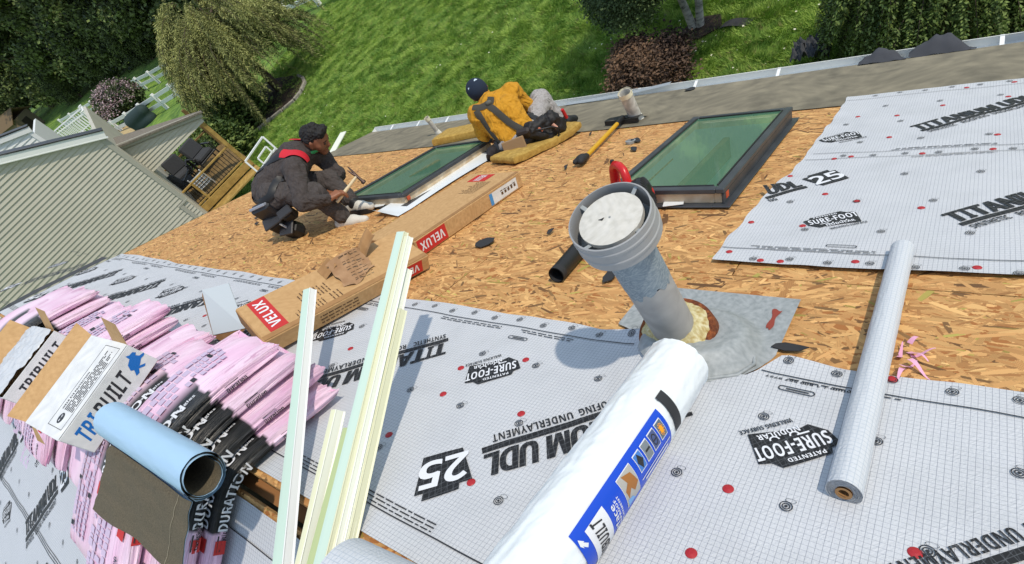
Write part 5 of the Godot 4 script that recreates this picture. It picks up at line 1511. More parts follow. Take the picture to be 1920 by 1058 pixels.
func scraps() -> void:
	var q := [
		["large torn black tar paper scrap lying on bare boards right of the brown cartons", -2.0, 1.625, 0.075, 0.055, 1, 0.3],
		["curved black tar paper scrap beneath the flue cap", -1.115, 1.40, 0.028, 0.06, 2, 0.2],
		["black tar paper sliver poking from under the flashing's right corner", -0.36, 1.09, 0.05, 0.018, 3, 0.1],
		["small black scrap between the torn carton and the blower tube", -1.66, 1.785, 0.012, 0.035, 4, 0.0],
		["tiny black chip beside the yellow shovel's grip", -2.165, 2.77, 0.012, 0.05, 5, 0.4],
		["black sliver on the boards left of the right skylight's top", -1.785, 3.06, 0.02, 0.05, 6, 0.6],
		["black scrap with grey tape ring near the shovel handle", -1.86, 3.26, 0.03, 0.05, 7, 0.9],
		["black chip beside the foam pad's far end", -2.40, 3.55, 0.012, 0.04, 8, 0.2],
		["black shred on the boards behind the crouching roofer", -4.75, 1.75, 0.03, 0.02, 9, 0.2],
		["pair of black shreds near the rake edge behind the roofer", -4.95, 1.86, 0.025, 0.02, 10, 0.5],
		["black scrap on the felt below the gutter's bent strip", -1.98, 4.66, 0.06, 0.05, 11, 1.2],
		["thin black splinter by the underlayment's top edge left of the carton", -2.72, 1.14, 0.05, 0.012, 12, 0.4],
	]
	for e in q: scrap(e[0], "tar paper scrap", RT(e[1], e[2], 0.006, e[6]), Vector2(e[3], e[4]), M.tar, e[5], 0.006)
	# bigger pieces of old shingle lodged in the gutter
	for e in [["dark old shingle piece lodged in the gutter, larger one right of the other", -0.20, 4.76, 0.19, 0.11, 21], ["dark old shingle piece lodged in the gutter, smaller one on the left", -0.55, 4.74, 0.15, 0.075, 22]]:
		var mb := MB.new()
		var r := RandomNumberGenerator.new(); r.seed = e[5]
		mb.grid(18, 8, func(u, v):
			var x: float = (u - 0.5) * 2.0 * e[3]
			var ed := 1.0 - pow(absf(u - 0.45) * 2.0, 1.6) + 0.2 * noise2.get_noise_2d(u * 4.0 + e[5], 1.0)
			return R(e[1] + x, e[2] - 0.05 + (0.05 + 0.09 * ed) * v, 0.012 + e[4] * maxf(ed, 0.0) * sin(v * 1.7) + 0.010 * noise2.get_noise_2d(u * 3.0, v * 2.0 + e[5])))
		var o := obj(mb, "shingle_scrap", mat(C(62, 64, 70), 0.9)); tag(o, e[0], "shingle scrap")
	scrap("black strip of old shingle in the gutter at the far right", "shingle scrap", RT(0.26, 4.80, -0.04, 0.0), Vector2(0.16, 0.04), M.tar, 31)
	var cr := MB.new()
	cr.grid(20, 14, func(u, v): 
		var x = (u - 0.5) * 0.5; var z = (v - 0.5) * 0.4
		return G(-1.84 + x, -7.62 + z, 0.32 + 0.16 * (1.0 - 4.0 * x * x) + 0.14 * noise2.get_noise_2d(u * 6.0, v * 6.0)))
	tag(obj(cr, "debris_pile", M.tar_grey), "crumpled grey heap of torn shingles on the lawn below the gutter", "debris")
	var dk := MB.new()
	dk.grid(8, 4, func(u, v): return G(-3.35 + (u - 0.5) * 0.5 + v * 0.1, -9.15 - (v - 0.5) * 0.18, 0.06 + 0.03 * sin(u * 5.0)))
	tag(obj(dk, "tar_paper_scrap", M.tar), "flat black scrap lying on the lawn right of the birch", "tar paper scrap")
	# shreds of pink wrap by the thin roll
	var pk := MB.new()
	for k in 7:
		var a := R(-0.098 + rng.randf_range(-0.01, 0.03), 1.12 + rng.randf_range(-0.05, 0.07), 0.008)
		var dirn := RB() * Vector3(rng.randf_range(-0.2, 1), 0, rng.randf_range(-1, 1)).normalized()
		var sd := RB() * Vector3(-dirn.z, 0.1, dirn.x).normalized()
		var l := rng.randf_range(0.03, 0.07)
		pk.grid(8, 2, func(u, v): return a + dirn * l * u + sd * (v - 0.5) * 0.014 * (1.2 - u) + RB().y * (0.012 * sin(u * 4.0 + k) + 0.004))
	tag(obj(pk, "plastic_shred", mat(C(232, 170, 200), 0.4)), "shredded pink wrapping plastic beside the thin white roll", "plastic scrap")
	# white board end leaning out over the rake edge by the left felt corner
	var wb := thing("trim_board", "short white trim board sticking out beyond the felt's left corner", "board")
	beam("board", R(-6.55, 3.86, -0.02), R(-6.95, 4.45, 0.12), 0.09, 0.02, M.cream_white, wb, Vector3(0, CS, -SN))
	# steel ring left on the boards
	var rg := MB.new(); rg.lathe(RT(-1.895, 3.24, 0.002), [Vector2(0.035, 0.0), Vector2(0.037, 0.02), Vector2(0.03, 0.022), Vector2(0.028, 0.0)], 20)
	tag(obj(rg, "metal_ring", M.galv), "small galvanised ring lying on the boards by the right skylight", "metal ring")
# ---- the neighbouring wing with its lapped siding, porch and deck
const WP := Vector3(-16.597, -1.146, -4.308)
const WU := Vector3(0.32013, 0, -0.94737)
const WN := Vector3(0.94737, 0, 0.32013)
func w3(d: float, y: float, off := 0.0) -> Vector3: return WP + WU * d + Vector3(0, y, 0) + WN * off

func boards(t: Node3D, d_at: Callable, y0: float, y1: float, d0: float, off: float, step := 0.1016) -> void:
	# lapped boards from y0 up to y1; d_at(y) is the right-hand end at that height, d0 the left
	var y := y0
	while y < y1:
		var yt := minf(y + step, y1)
		var rb: float = d_at.call(y); var rt: float = d_at.call(yt)
		if rb > d0 + 0.05:
			var mb := MB.new()
			rt = maxf(rt, d0 + 0.01)
			var a := w3(d0, y, off + 0.028); var b := w3(rb, y, off + 0.028); var c := w3(rt, yt, off + 0.003); var e := w3(d0, yt, off + 0.003)
			mb.quad(a, b, c, e)
			mb.quad(w3(d0, y, off), w3(rb, y, off), b, a)
			obj(mb, "siding_board", M.siding, t)
		y += step

func wing() -> void:
	var t := thing("house_wing", "grey lap sided gable end with white rake board, left of the roof", "house")
	var slope := 0.55
	boards(t, func(y): return 0.0 if y <= 0.0 else -y / slope, -4.6, 2.45, -9.0, 0.0)
	var back := MB.new()
	back.prism(PackedVector2Array([Vector2(-9, -4.6), Vector2(0, -4.6), Vector2(0, 0), Vector2(-4.5, 2.475), Vector2(-9, 0)]), func(x, y, d): return w3(x, y, d - 0.3), 0.29)
	obj(back, "wall", M.siding, t)
	var ru := (w3(-4.5, 2.475) - w3(0, 0)).normalized()
	beam("rake_board", w3(0.16, -0.09 + 0.03, 0.10), w3(-4.6, 2.53 - 0.03, 0.10), 0.17, 0.03, M.white_vinyl, t, WN.cross(ru).cross(ru) if false else WN)
	beam("soffit", w3(0.14, -0.16, 0.05), w3(-4.6, 2.45, 0.05), 0.03, 0.14, M.white, t, WN)
	beam("roof_edge", w3(0.2, 0.02, -0.06), w3(-4.6, 2.665, -0.06), 0.03, 0.40, M.frame_dark, t, WN)
	beam("corner_post", w3(0.0, -0.06, 0.02), w3(0.0, -2.40, 0.02), 0.11, 0.05, M.siding_trim, t, WN)
	beam("corner_post", w3(-0.20, -2.45, 0.025), w3(-0.20, -4.6, 0.025), 0.11, 0.05, M.siding_trim, t, WN)
	beam("trim_board", w3(0.06, -2.42, 0.03), w3(-0.26, -2.42, 0.03), 0.05, 0.05, M.siding_trim, t, WN)
	beam("side_wall", w3(0.0, -2.3, -0.2), w3(0.0, -2.3, -6.0), 0.1, 4.6, M.siding, t)
	# porch roof with its little gable, standing on timber posts
	var p := thing("porch", "covered timber deck with grey sided gable beside the wing", "porch")
	var o := -0.69
	boards(p, func(y): return 1.98 if y < -1.42 else 1.98 - (y + 1.42) / 0.37, -1.54, -0.62, 0.02, o, 0.092)
	var gb := MB.new()
	gb.prism(PackedVector2Array([Vector2(0, -1.54), Vector2(2.0, -1.54), Vector2(2.0, -1.42), Vector2(0, -0.62)]), func(x, y, d): return w3(x, y, o - 0.1 + d), 0.098)
	obj(gb, "gable", M.siding, p)
	beam("rake_board", w3(-0.15, -0.50, o + 0.08), w3(2.08, -1.36, o + 0.08), 0.15, 0.03, M.siding_trim, p, WN)
	var rf := MB.new()
	var r0 := w3(-0.3, -0.40, o + 0.16); var r1 := w3(2.14, -1.30, o + 0.16)
	var dn := Vector3(0, -0.05, 0)
	var b1 := r1 + WN * -0.15; var b0 := r0 + WN * -1.55
	rf.quad(r0, r1, b1, b0); rf.quad(r0 + dn, r1 + dn, r1, r0); rf.quad(r1 + dn, b1 + dn, b1, r1); rf.quad(r0 + dn, b0 + dn, b1 + dn, r1 + dn)
	obj(rf, "shingle_roof", M.shingle, p)
	beam("post", w3(1.9, -1.54, o - 0.05), w3(1.9, -4.1, o - 0.05), 0.12, 0.12, M.lumber, p, WN, 0.01)
	beam("post", w3(1.9, -1.54, o - 3.0), w3(1.9, -4.1, o - 3.0), 0.12, 0.12, M.lumber_dark, p, WN, 0.01)
	beam("post", w3(0.55, -1.54, o - 3.0), w3(0.55, -4.1, o - 3.0), 0.12, 0.12, M.lumber_dark, p, WN, 0.01)
	beam("post", w3(0.40, -2.42, o - 0.05), w3(0.40, -3.05, o - 0.05), 0.07, 0.07, M.lumber, p, WN, 0.006)
	beam("handrail", w3(1.84, -2.42, o - 0.05), w3(-1.4, -2.46, o - 0.05), 0.07, 0.05, M.lumber, p, Vector3.UP, 0.008)
	beam("bottom_rail", w3(1.84, -2.98, o - 0.05), w3(-1.4, -2.99, o - 0.05), 0.05, 0.05, M.lumber, p)
	for k in 26:
		var d := 1.76 - k * 0.105
		if absf(d - 0.40) < 0.05: continue
		beam("baluster", w3(d, -2.44, o - 0.05), w3(d, -2.97, o - 0.05), 0.02, 0.02, M.black, p, WN, 0.0)
	beam("rim_joist", w3(2.0, -3.14, o + 0.02), w3(-2.0, -3.14, o + 0.02), 0.05, 0.22, M.lumber, p)
	beam("ledger", w3(2.0, -3.33, o + 0.25), w3(-2.0, -3.33, o + 0.25), 0.46, 0.05, M.lumber, p)
	beam("ledger", w3(2.0, -3.45, o - 0.2), w3(-2.0, -3.45, o - 0.2), 0.08, 0.2, M.lumber_dark, p)
	for k in 20:
		beam("deck_board", w3(2.0, -3.02, o - 0.18 - k * 0.148), w3(-2.2, -3.02, o - 0.18 - k * 0.148), 0.14, 0.028, M.lumber_dark, p)
	beam("handrail", w3(1.84, -2.42, o - 3.05), w3(-1.4, -2.42, o - 3.05), 0.07, 0.05, M.lumber_dark, p)
	for k in 26: beam("baluster", w3(1.8 - k * 0.12, -2.44, o - 3.05), w3(1.8 - k * 0.12, -3.0, o - 3.05), 0.02, 0.02, M.black, p, WN, 0.0)
	# chairs on the deck
	for e in [["dark cushioned deck chair furthest right under the porch roof", 1.2, -2.0, 0.3], ["dark cushioned deck chair in the middle under the porch roof", 0.35, -2.1, -0.2], ["dark cushioned deck chair at the left, nearest the siding", -0.5, -1.9, 0.1], ["low dark cushioned deck chair in front by the balusters", 0.15, -1.2, 2.6]]:
		var c := thing("deck_chair", e[0], "chair", "cushioned chairs on the covered deck", Transform3D(Basis(Vector3.UP, e[3] + 1.24), w3(e[1], -3.0, o + e[2])))
		bx("seat_cushion", Transform3D(Basis(), Vector3(0, 0.40, 0)), Vector3(0.6, 0.16, 0.6), M.cushion, c, 0.05)
		bx("back_cushion", Transform3D(Basis(Vector3.RIGHT, -0.25), Vector3(0, 0.68, -0.28)), Vector3(0.58, 0.5, 0.15), M.cushion, c, 0.05)
		for s in [-1.0, 1.0]:
			bx("arm", Transform3D(Basis(), Vector3(s * 0.35, 0.56, 0)), Vector3(0.07, 0.04, 0.62), M.black, c, 0.01)
			for z in [-0.27, 0.27]: bx("leg", Transform3D(Basis(), Vector3(s * 0.35, 0.27, z)), Vector3(0.04, 0.54, 0.04), M.black, c, 0.004)
		bx("frame", Transform3D(Basis(), Vector3(0, 0.30, 0)), Vector3(0.66, 0.05, 0.62), M.black, c, 0.01)
	var pl := thing("folded_chair", "white slatted folding chair leaning behind the deck balusters", "chair", "", Transform3D(Basis(Vector3.UP, 1.2), w3(0.62, -3.0, o - 0.5)))
	for k in 5: bx("slat", Transform3D(Basis(Vector3.RIGHT, -0.3), Vector3(0, 0.15 + k * 0.09, 0.03 * k)), Vector3(0.4, 0.05, 0.02), M.white_vinyl, pl, 0.003)
	for s in [-1.0, 1.0]: bx("rail", Transform3D(Basis(Vector3.RIGHT, 0.3), Vector3(s * 0.22, 0.3, 0.08)), Vector3(0.03, 0.65, 0.03), M.white_vinyl, pl, 0.003)
	# the white tubular frame standing behind the crouching roofer
	var f := thing("metal_stand", "white tubular metal stand rising behind the crouching roofer's back", "stand")
	var q := [Vector3(-9.72, -1.95, -4.32), Vector3(-9.89, -2.03, -3.82), Vector3(-9.83, -2.30, -3.80), Vector3(-9.66, -2.22, -4.30)]
	for k in 4: beam("tube", q[k], q[(k + 1) % 4], 0.032, 0.032, M.white_vinyl, f)
	var q2 := [Vector3(-9.71, -2.09, -4.22), Vector3(-9.79, -2.13, -3.98), Vector3(-9.76, -2.26, -3.97), Vector3(-9.68, -2.22, -4.21)]
	for k in 4: beam("tube", q2[k], q2[(k + 1) % 4], 0.028, 0.028, M.white_vinyl, f)
	for k in [2, 3]: beam("leg", q[k], Vector3(q[k].x, gh(q[k].x, q[k].z), q[k].z), 0.03, 0.03, M.white_vinyl, f)
	# a round table and paving below the deck
	var tb := thing("patio_table", "round grey patio table on paving below the timber deck", "table", "", Transform3D(Basis(), Vector3(-15.3, gh(-15.3, -5.9), -5.9)))
	var mb := MB.new(); mb.lathe(Transform3D(), [Vector2(0.0, 0.74), Vector2(0.5, 0.74), Vector2(0.52, 0.72), Vector2(0.5, 0.70), Vector2(0.0, 0.70)], 32); obj(mb, "table_top", M.stone, tb)
	mb = MB.new(); mb.lathe(Transform3D(), [Vector2(0.05, 0.70), Vector2(0.05, 0.04), Vector2(0.28, 0.0)], 20); obj(mb, "pedestal", M.stone, tb)
	mb = MB.new(); mb.prism(PackedVector2Array([Vector2(-17.0, 2.0), Vector2(-13.6, 2.0), Vector2(-13.6, 6.6), Vector2(-17.0, 6.6)]), func(x, y, d): return Vector3(x, gh(x, -y) + 0.02 + d, -y), 0.03)
	struct(mb, "paving", M.stone)
	railings()

func rail_run(t: Node3D, a: Vector3, b: Vector3, h: float, step := 0.13, posts := true) -> void:
	var dn := Vector3(0, -h, 0)
	beam("top_rail", a, b, 0.09, 0.06, M.white_vinyl, t)
	beam("bottom_rail", a + dn * 0.9, b + dn * 0.9, 0.06, 0.05, M.white_vinyl, t)
	var n := int(a.distance_to(b) / step)
	for k in range(1, n):
		var p := a.lerp(b, float(k) / n)
		beam("baluster", p, p + dn * 0.9, 0.04, 0.04, M.white_vinyl, t, Vector3.RIGHT, 0.0)
	if posts:
		for p in [a, b]:
			beam("post", p + Vector3(0, 0.12, 0), p + dn * 1.15, 0.13, 0.13, M.white_vinyl, t, Vector3.RIGHT, 0.01)
			bx("post_cap", Transform3D(Basis(), p + Vector3(0, 0.14, 0)), Vector3(0.17, 0.05, 0.17), M.white_vinyl, t, 0.015)

func railings() -> void:
	# a white sided gable end beyond the wing
	var t := thing("white_gable", "white sided gable corner rising above the wing's rake at far left", "house")
	var p0 := Vector3(-23.48, -0.67, -4.84)
	var wf := func(d: float, y: float, o: float) -> Vector3: return p0 + WU * d + Vector3(0, y, 0) + WN * o
	var y := -4.5
	while y < 1.6:
		var r0 := 0.0 if y < 0.0 else -y / 0.36
		var r1 := 0.0 if y + 0.12 < 0.0 else -(y + 0.12) / 0.36
		if r0 > -4.9:
			var mb := MB.new()
			r1 = maxf(r1, -4.95)
			mb.quad(wf.call(-5.0, y, 0.03), wf.call(r0, y, 0.03), wf.call(r1, y + 0.12, 0.004), wf.call(-5.0, y + 0.12, 0.004))
			mb.quad(wf.call(-5.0, y, 0.0), wf.call(r0, y, 0.0), wf.call(r0, y, 0.03), wf.call(-5.0, y, 0.03))
			obj(mb, "siding_board", M.white, t)
		y += 0.12
	beam("rake_board", wf.call(0.1, -0.02, 0.07), wf.call(-5.0, 1.82, 0.07), 0.16, 0.04, M.white_vinyl, t, WN)
	beam("roof_edge", wf.call(0.12, 0.09, -0.1), wf.call(-5.0, 1.93, -0.1), 0.04, 0.42, M.frame_dark, t, WN)
	beam("corner_post", wf.call(0.0, -0.05, 0.03), wf.call(0.0, -4.6, 0.03), 0.13, 0.06, M.white_vinyl, t, WN)
	beam("side_wall", wf.call(-0.05, -2.4, -0.1), wf.call(-0.05, -2.4, -4.0), 0.1, 4.4, M.white, t)
	# the railing of a raised landing
	t = thing("deck_railing", "white baluster railing of a raised landing above the wing's white rake", "railing")
	p0 = Vector3(-38.47, -3.02, -10.34)
	rail_run(t, p0, p0 + WU * -3.6 + Vector3(0, 0.35, 0), 0.95, 0.15)
	rail_run(t, p0 + WN * -2.6, p0 + WN * -2.6 + WU * -4.6 + Vector3(0, 0.2, 0), 0.95, 0.15)
	rail_run(t, p0, p0 + WN * -2.6, 0.95, 0.15, false)
	var dk := MB.new()
	var o := p0 + Vector3(0, -1.12, 0)
	dk.quad(o, o + WN * -2.6, o + WN * -2.6 + WU * -4.6, o + WU * -4.6); dk.quad(o + Vector3(0, -0.2, 0), o, o + WU * -4.6, o + WU * -4.6 + Vector3(0, -0.2, 0))
	obj(dk, "landing_floor", mat(C(150, 156, 162), 0.7), t)
	for q in [p0, p0 + WN * -2.6, p0 + WU * -3.6]: beam("deck_post", q + Vector3(0, -1.1, 0), G(q.x, q.z), 0.16, 0.16, M.white_vinyl, t, Vector3.RIGHT)

# ---- the two roofers
func bone_dist(bones: Array, k: float, p: Vector3) -> float:
	var d := 9.0
	for b in bones:
		var ab: Vector3 = b[1] - b[0]
		var t := clampf((p - b[0]).dot(ab) / maxf(ab.length_squared(), 1e-9), 0.0, 1.0)
		var q: float = (p - b[0] - ab * t).length() - lerpf(b[2], b[3], t)
		if d > 8.0: d = q
		else:
			var h := clampf(0.5 + 0.5 * (d - q) / k, 0.0, 1.0)
			d = lerpf(d, q, h) - k * h * (1.0 - h)
	return d
func snap(bones: Array, k: float, p: Vector3, off: float) -> Vector3:
	for i in 4:
		var e := 0.004
		var d := bone_dist(bones, k, p)
		var g := Vector3(bone_dist(bones, k, p + Vector3(e, 0, 0)) - d, bone_dist(bones, k, p + Vector3(0, e, 0)) - d, bone_dist(bones, k, p + Vector3(0, 0, e)) - d)
		if g.length_squared() < 1e-12: break
		p -= g.normalized() * (d - off)
	return p
func strap(bones: Array, k: float, pts: Array, width: float, m: Material, parent: Node, called := "strap", off := 0.008) -> void:
	var path := []
	for i in pts.size() - 1:
		for j in 8: path.append((pts[i] as Vector3).lerp(pts[i + 1], j / 8.0))
	path.append(pts[-1])
	for s in 2:   # let the polyline relax before it is laid on the cloth
		for i in range(1, path.size() - 1): path[i] = (path[i - 1] + path[i] * 2.0 + path[i + 1]) * 0.25
	var c := []
	for p in path: c.append(snap(bones, k, p, off))
	var rows := []
	for i in c.size():
		var d: Vector3 = (c[mini(i + 1, c.size() - 1)] - c[maxi(i - 1, 0)]).normalized()
		var e := 0.006
		var d0 := bone_dist(bones, k, c[i])
		var g := Vector3(bone_dist(bones, k, c[i] + Vector3(e, 0, 0)) - d0, bone_dist(bones, k, c[i] + Vector3(0, e, 0)) - d0, bone_dist(bones, k, c[i] + Vector3(0, 0, e)) - d0).normalized()
		var side := d.cross(g).normalized()
		rows.append([snap(bones, k, c[i] + side * width * 0.5, off * 0.6), snap(bones, k, c[i] + side * width * 0.2, off), snap(bones, k, c[i] - side * width * 0.2, off), snap(bones, k, c[i] - side * width * 0.5, off * 0.6)])
	var mb := MB.new()
	mb.grid(rows.size() - 1, 3, func(u, v): return rows[int(round(u * (rows.size() - 1)))][int(round(v * 3.0))])
	obj(mb, called, m, parent)

func head(t: Node3D, body: Array, c: Vector3, f: Vector3, u: Vector3, s: float) -> void:
	# adds the head's bones to the body; eyes, brows and mouth become parts
	var r := f.cross(u).normalized()
	body.append_array([[c - f * 0.02 * s, c + f * 0.015 * s, 0.080 * s, 0.076 * s], [c + u * 0.03 * s - f * 0.012 * s, c + u * 0.03 * s + f * 0.018 * s, 0.076 * s, 0.072 * s],
		[c + f * 0.035 * s - u * 0.045 * s, c + f * 0.055 * s - u * 0.085 * s, 0.052 * s, 0.034 * s], [c + f * 0.084 * s + u * 0.018 * s, c + f * 0.098 * s - u * 0.018 * s, 0.010 * s, 0.015 * s],
		[c + r * 0.03 * s + f * 0.068 * s + u * 0.035 * s, c - r * 0.03 * s + f * 0.068 * s + u * 0.035 * s, 0.016 * s, 0.016 * s], [c + f * 0.076 * s - u * 0.055 * s - r * 0.015 * s, c + f * 0.076 * s - u * 0.055 * s + r * 0.015 * s, 0.014 * s, 0.014 * s]])
	for e in [-1.0, 1.0]:
		body.append([c + r * e * 0.079 * s - f * 0.008 * s + u * 0.02 * s, c + r * e * 0.080 * s - f * 0.002 * s - u * 0.022 * s, 0.015 * s, 0.011 * s])
		body.append([c + r * e * 0.045 * s + f * 0.045 * s - u * 0.01 * s, c + r * e * 0.04 * s + f * 0.05 * s - u * 0.02 * s, 0.032 * s, 0.03 * s])
		var ey := MB.new(); ey.lathe(Transform3D(Basis(r, f, r.cross(f)), c + r * e * 0.032 * s + f * 0.083 * s + u * 0.012 * s), [Vector2(0.011 * s, -0.004), Vector2(0.009 * s, 0.004), Vector2(0.0, 0.006)], 12)
		obj(ey, "eye", mat(C(36, 26, 22), 0.3), t)
		put(field_mesh([[c + r * e * 0.018 * s + f * 0.089 * s + u * 0.03 * s, c + r * e * 0.046 * s + f * 0.08 * s + u * 0.03 * s, 0.005, 0.004]], 0.004, 0.004), "eyebrow", mat(C(30, 24, 22), 0.9), t)
	put(field_mesh([[c + r * 0.02 * s + f * 0.088 * s - u * 0.052 * s, c - r * 0.02 * s + f * 0.088 * s - u * 0.052 * s, 0.006, 0.006]], 0.004, 0.004), "mouth", mat(C(120, 66, 58), 0.6), t)

func hand(body: Array, wrist: Vector3, along: Vector3, palm_n: Vector3, s: float, curl: float, thumb_side: float) -> void:
	# palm, four fingers of unequal length and a thumb that leaves the side of the palm
	var side := along.cross(palm_n).normalized() * thumb_side
	var c := wrist + along * 0.05 * s
	for k in 4:
		var o := side * (0.027 - 0.018 * k) * s
		body.append([wrist + o * 0.6 + along * 0.01 * s, c + o + along * 0.035 * s, 0.017 * s, 0.0135 * s])
		var l: float = [0.040, 0.046, 0.042, 0.033][k] * s
		var p := c + o + along * 0.036 * s
		var d := along
		for j in 3:
			d = (d * cos(curl) + palm_n * sin(curl)).normalized() if j > 0 else (along * cos(curl * 0.6) + palm_n * sin(curl * 0.6)).normalized()
			var q = p + d * l * [1.0, 0.72, 0.55][j]
			body.append([p, q, 0.0098 * s, 0.0086 * s])
			p = q
	var t0 := wrist + along * 0.025 * s + side * 0.026 * s
	var t1 := t0 + (side * 0.55 + along * 0.5 + palm_n * 0.45).normalized() * 0.04 * s
	var t2 := t1 + (along * 0.55 + palm_n * 0.7 - side * 0.15).normalized() * 0.034 * s
	body.append([t0, t1, 0.014 * s, 0.0115 * s]); body.append([t1, t2, 0.011 * s, 0.009 * s])

func shoe(t: Node3D, ankle: Vector3, toe: Vector3, upn: Vector3, upper: Material, sole: Material, s: float) -> void:
	var d := (toe - ankle); d = (d - upn * d.dot(upn)).normalized()
	var heel := ankle - upn * 0.055 * s - d * 0.045 * s
	put(field_mesh([[ankle + upn * 0.01, heel + upn * 0.02 * s, 0.042 * s, 0.044 * s], [heel + upn * 0.02 * s, heel + d * 0.12 * s + upn * 0.022 * s, 0.042 * s, 0.044 * s], [heel + d * 0.12 * s + upn * 0.02 * s, heel + d * 0.215 * s + upn * 0.012 * s, 0.044 * s, 0.034 * s]], 0.008, 0.025, 0.002, 14.0), "shoe", upper, t)
	put(field_mesh([[ankle + upn * 0.02 * s, ankle - upn * 0.012 * s, 0.047 * s, 0.046 * s], [ankle - upn * 0.01 * s, ankle + d * 0.05 * s - upn * 0.02 * s, 0.045 * s, 0.038 * s]], 0.008, 0.015), "shoe_collar", M.black, t)
	var side := d.cross(upn).normalized()
	var mb := MB.new()
	var poly := PackedVector2Array()
	for k in 20:
		var an := TAU * k / 20
		poly.append(Vector2(0.085 * s + cos(an) * 0.145 * s, sin(an) * (0.052 + 0.006 * cos(an)) * s))
	mb.prism(poly, func(x, y, h): return heel + d * x + side * y - upn * (0.034 * s - h), 0.040 * s)
	obj(mb, "shoe_sole", sole, t)

func people() -> void:
	var skin := mat(C(142, 92, 66), 0.55)
	var up := Vector3(0, CS, -SN)
	# --- crouching roofer in the dark shirt
	var t := thing("person", "crouching roofer in dark grey shirt, red shouldered harness and pouches, holding a hammer", "person")
	var neck := Vector3(-3.861, -0.378, -1.952); var hd := Vector3(-3.775, -0.368, -2.068)
	var shR := Vector3(-3.725, -0.350, -1.755); var elR := Vector3(-3.545, -0.462, -1.545); var wrR := Vector3(-3.470, -0.560, -1.655)
	var shL := Vector3(-3.895, -0.510, -2.056); var elL := Vector3(-3.800, -0.670, -2.000); var wrL := Vector3(-3.780, -0.640, -1.880)
	var pel := Vector3(-4.015, -0.400, -1.640); var hpR := Vector3(-3.905, -0.415, -1.580); var hpL := Vector3(-4.060, -0.460, -1.740)
	var knR := Vector3(-3.575, -0.505, -1.660); var knL := Vector3(-3.790, -0.650, -1.915)
	var anR := Vector3(-3.535, -0.778, -1.655); var anL := Vector3(-3.628, -0.820, -1.835)
	var fb := Vector3(0.90, -0.12, -0.40).normalized(); var rb := fb.cross(Vector3.UP).normalized()
	var f := Vector3(0.74, -0.62, -0.22).normalized(); var u := Vector3(0.56, 0.78, -0.28); u = (u - f * u.dot(f)).normalized()
	var body := [[neck + (pel - neck) * 0.2, hd - u * 0.05, 0.05, 0.046], [neck.lerp(pel, 0.2), pel, 0.10, 0.10], [wrR, elR, 0.028, 0.035], [wrL, elL, 0.028, 0.035], [hpR, knR, 0.07, 0.05], [hpL, knL, 0.07, 0.05], [knR, anR, 0.045, 0.035], [knL, anL, 0.045, 0.035]]
	head(t, body, hd, f, u, 0.98)
	var hdir := Vector3(-0.05, -0.35, -0.9).normalized()
	hand(body, wrR, Vector3(0.25, -0.25, -0.93).normalized(), Vector3(-0.2, -0.95, 0.2).normalized(), 0.95, 0.95, 1.0)
	hand(body, wrL, Vector3(0.55, -0.45, 0.55).normalized(), Vector3(-0.3, -0.8, -0.4).normalized(), 0.95, 0.5, -1.0)
	var bm := put(field_mesh(body, 0.0065, 0.012), "body", skin, t)
	var c1 := neck.lerp(pel, 0.30) + up * 0.0
	var jk := [[neck.lerp(pel, 0.08), c1, 0.085, 0.125], [c1, pel + (neck - pel) * 0.10, 0.125, 0.115], [c1 + rb * 0.06, pel + rb * 0.05, 0.125, 0.115], [c1 - rb * 0.06, pel - rb * 0.05, 0.125, 0.11], [neck, shR, 0.07, 0.075], [neck, shL, 0.07, 0.075], [shR, elR, 0.080, 0.062], [elR, wrR.lerp(elR, 0.08), 0.060, 0.042], [shL, elL, 0.072, 0.058], [elL, wrL.lerp(elL, 0.15), 0.056, 0.040], [pel, pel + fb * 0.04, 0.115, 0.105]]
	var folds := noise_tex(0.03, Color(0, 0, 0), Color(1, 1, 1), 128, 3, 75, Vector2(1.4, 0.7))
	var shirt := tex_mat(noise_tex(0.1, C(56, 50, 49), C(76, 69, 67), 128, 4, 70), 4.0, 0.95, 0.0, Color.WHITE, false, folds, 2.2)
	put(field_mesh(jk, 0.011, 0.035, 0.010, 8.0, null, Vector3(1, 1.7, 1)), "shirt", shirt, t)
	var tr := [[pel, hpR, 0.115, 0.108], [pel, hpL, 0.115, 0.108], [hpR, knR, 0.100, 0.076], [hpL, knL, 0.10, 0.076], [knR, anR.lerp(knR, 0.12), 0.076, 0.060], [knL, anL.lerp(knL, 0.12), 0.074, 0.058]]
	put(field_mesh(tr, 0.011, 0.03, 0.010, 9.0), "trousers", tex_mat(noise_tex(0.1, C(62, 57, 56), C(82, 75, 73), 128, 4, 74), 4.0, 0.95, 0.0, Color.WHITE, false, folds, 2.2), t)
	var toeR := anR + Vector3(0.9, -0.1, -0.45) * 0.15; var toeL := anL + Vector3(0.9, -0.1, -0.15) * 0.15
	shoe(t, anR, toeR, up, mat(C(206, 202, 192), 0.7), M.black, 0.92); shoe(t, anL, toeL, up, mat(C(206, 202, 192), 0.7), M.black, 0.92)
	var r := f.cross(u).normalized()
	put(field_mesh([[hd + u * 0.052 - f * 0.018, hd + u * 0.042 - f * 0.050, 0.078, 0.064], [hd + u * 0.092 + f * 0.052, hd + u * 0.100 - f * 0.02, 0.030, 0.036], [hd + u * 0.088 + f * 0.046 + r * 0.038, hd + u * 0.088 + f * 0.046 - r * 0.038, 0.032, 0.032], [hd + u * 0.01 - f * 0.052, hd - u * 0.03 - f * 0.058, 0.062, 0.040], [hd + u * 0.03 - f * 0.03 + r * 0.05, hd + u * 0.03 - f * 0.03 - r * 0.05, 0.040, 0.040]], 0.005, 0.012, 0.007, 42.0), "hair", mat(C(22, 20, 20), 0.75), t)
	var bd := jk.duplicate(); bd.append_array(tr)
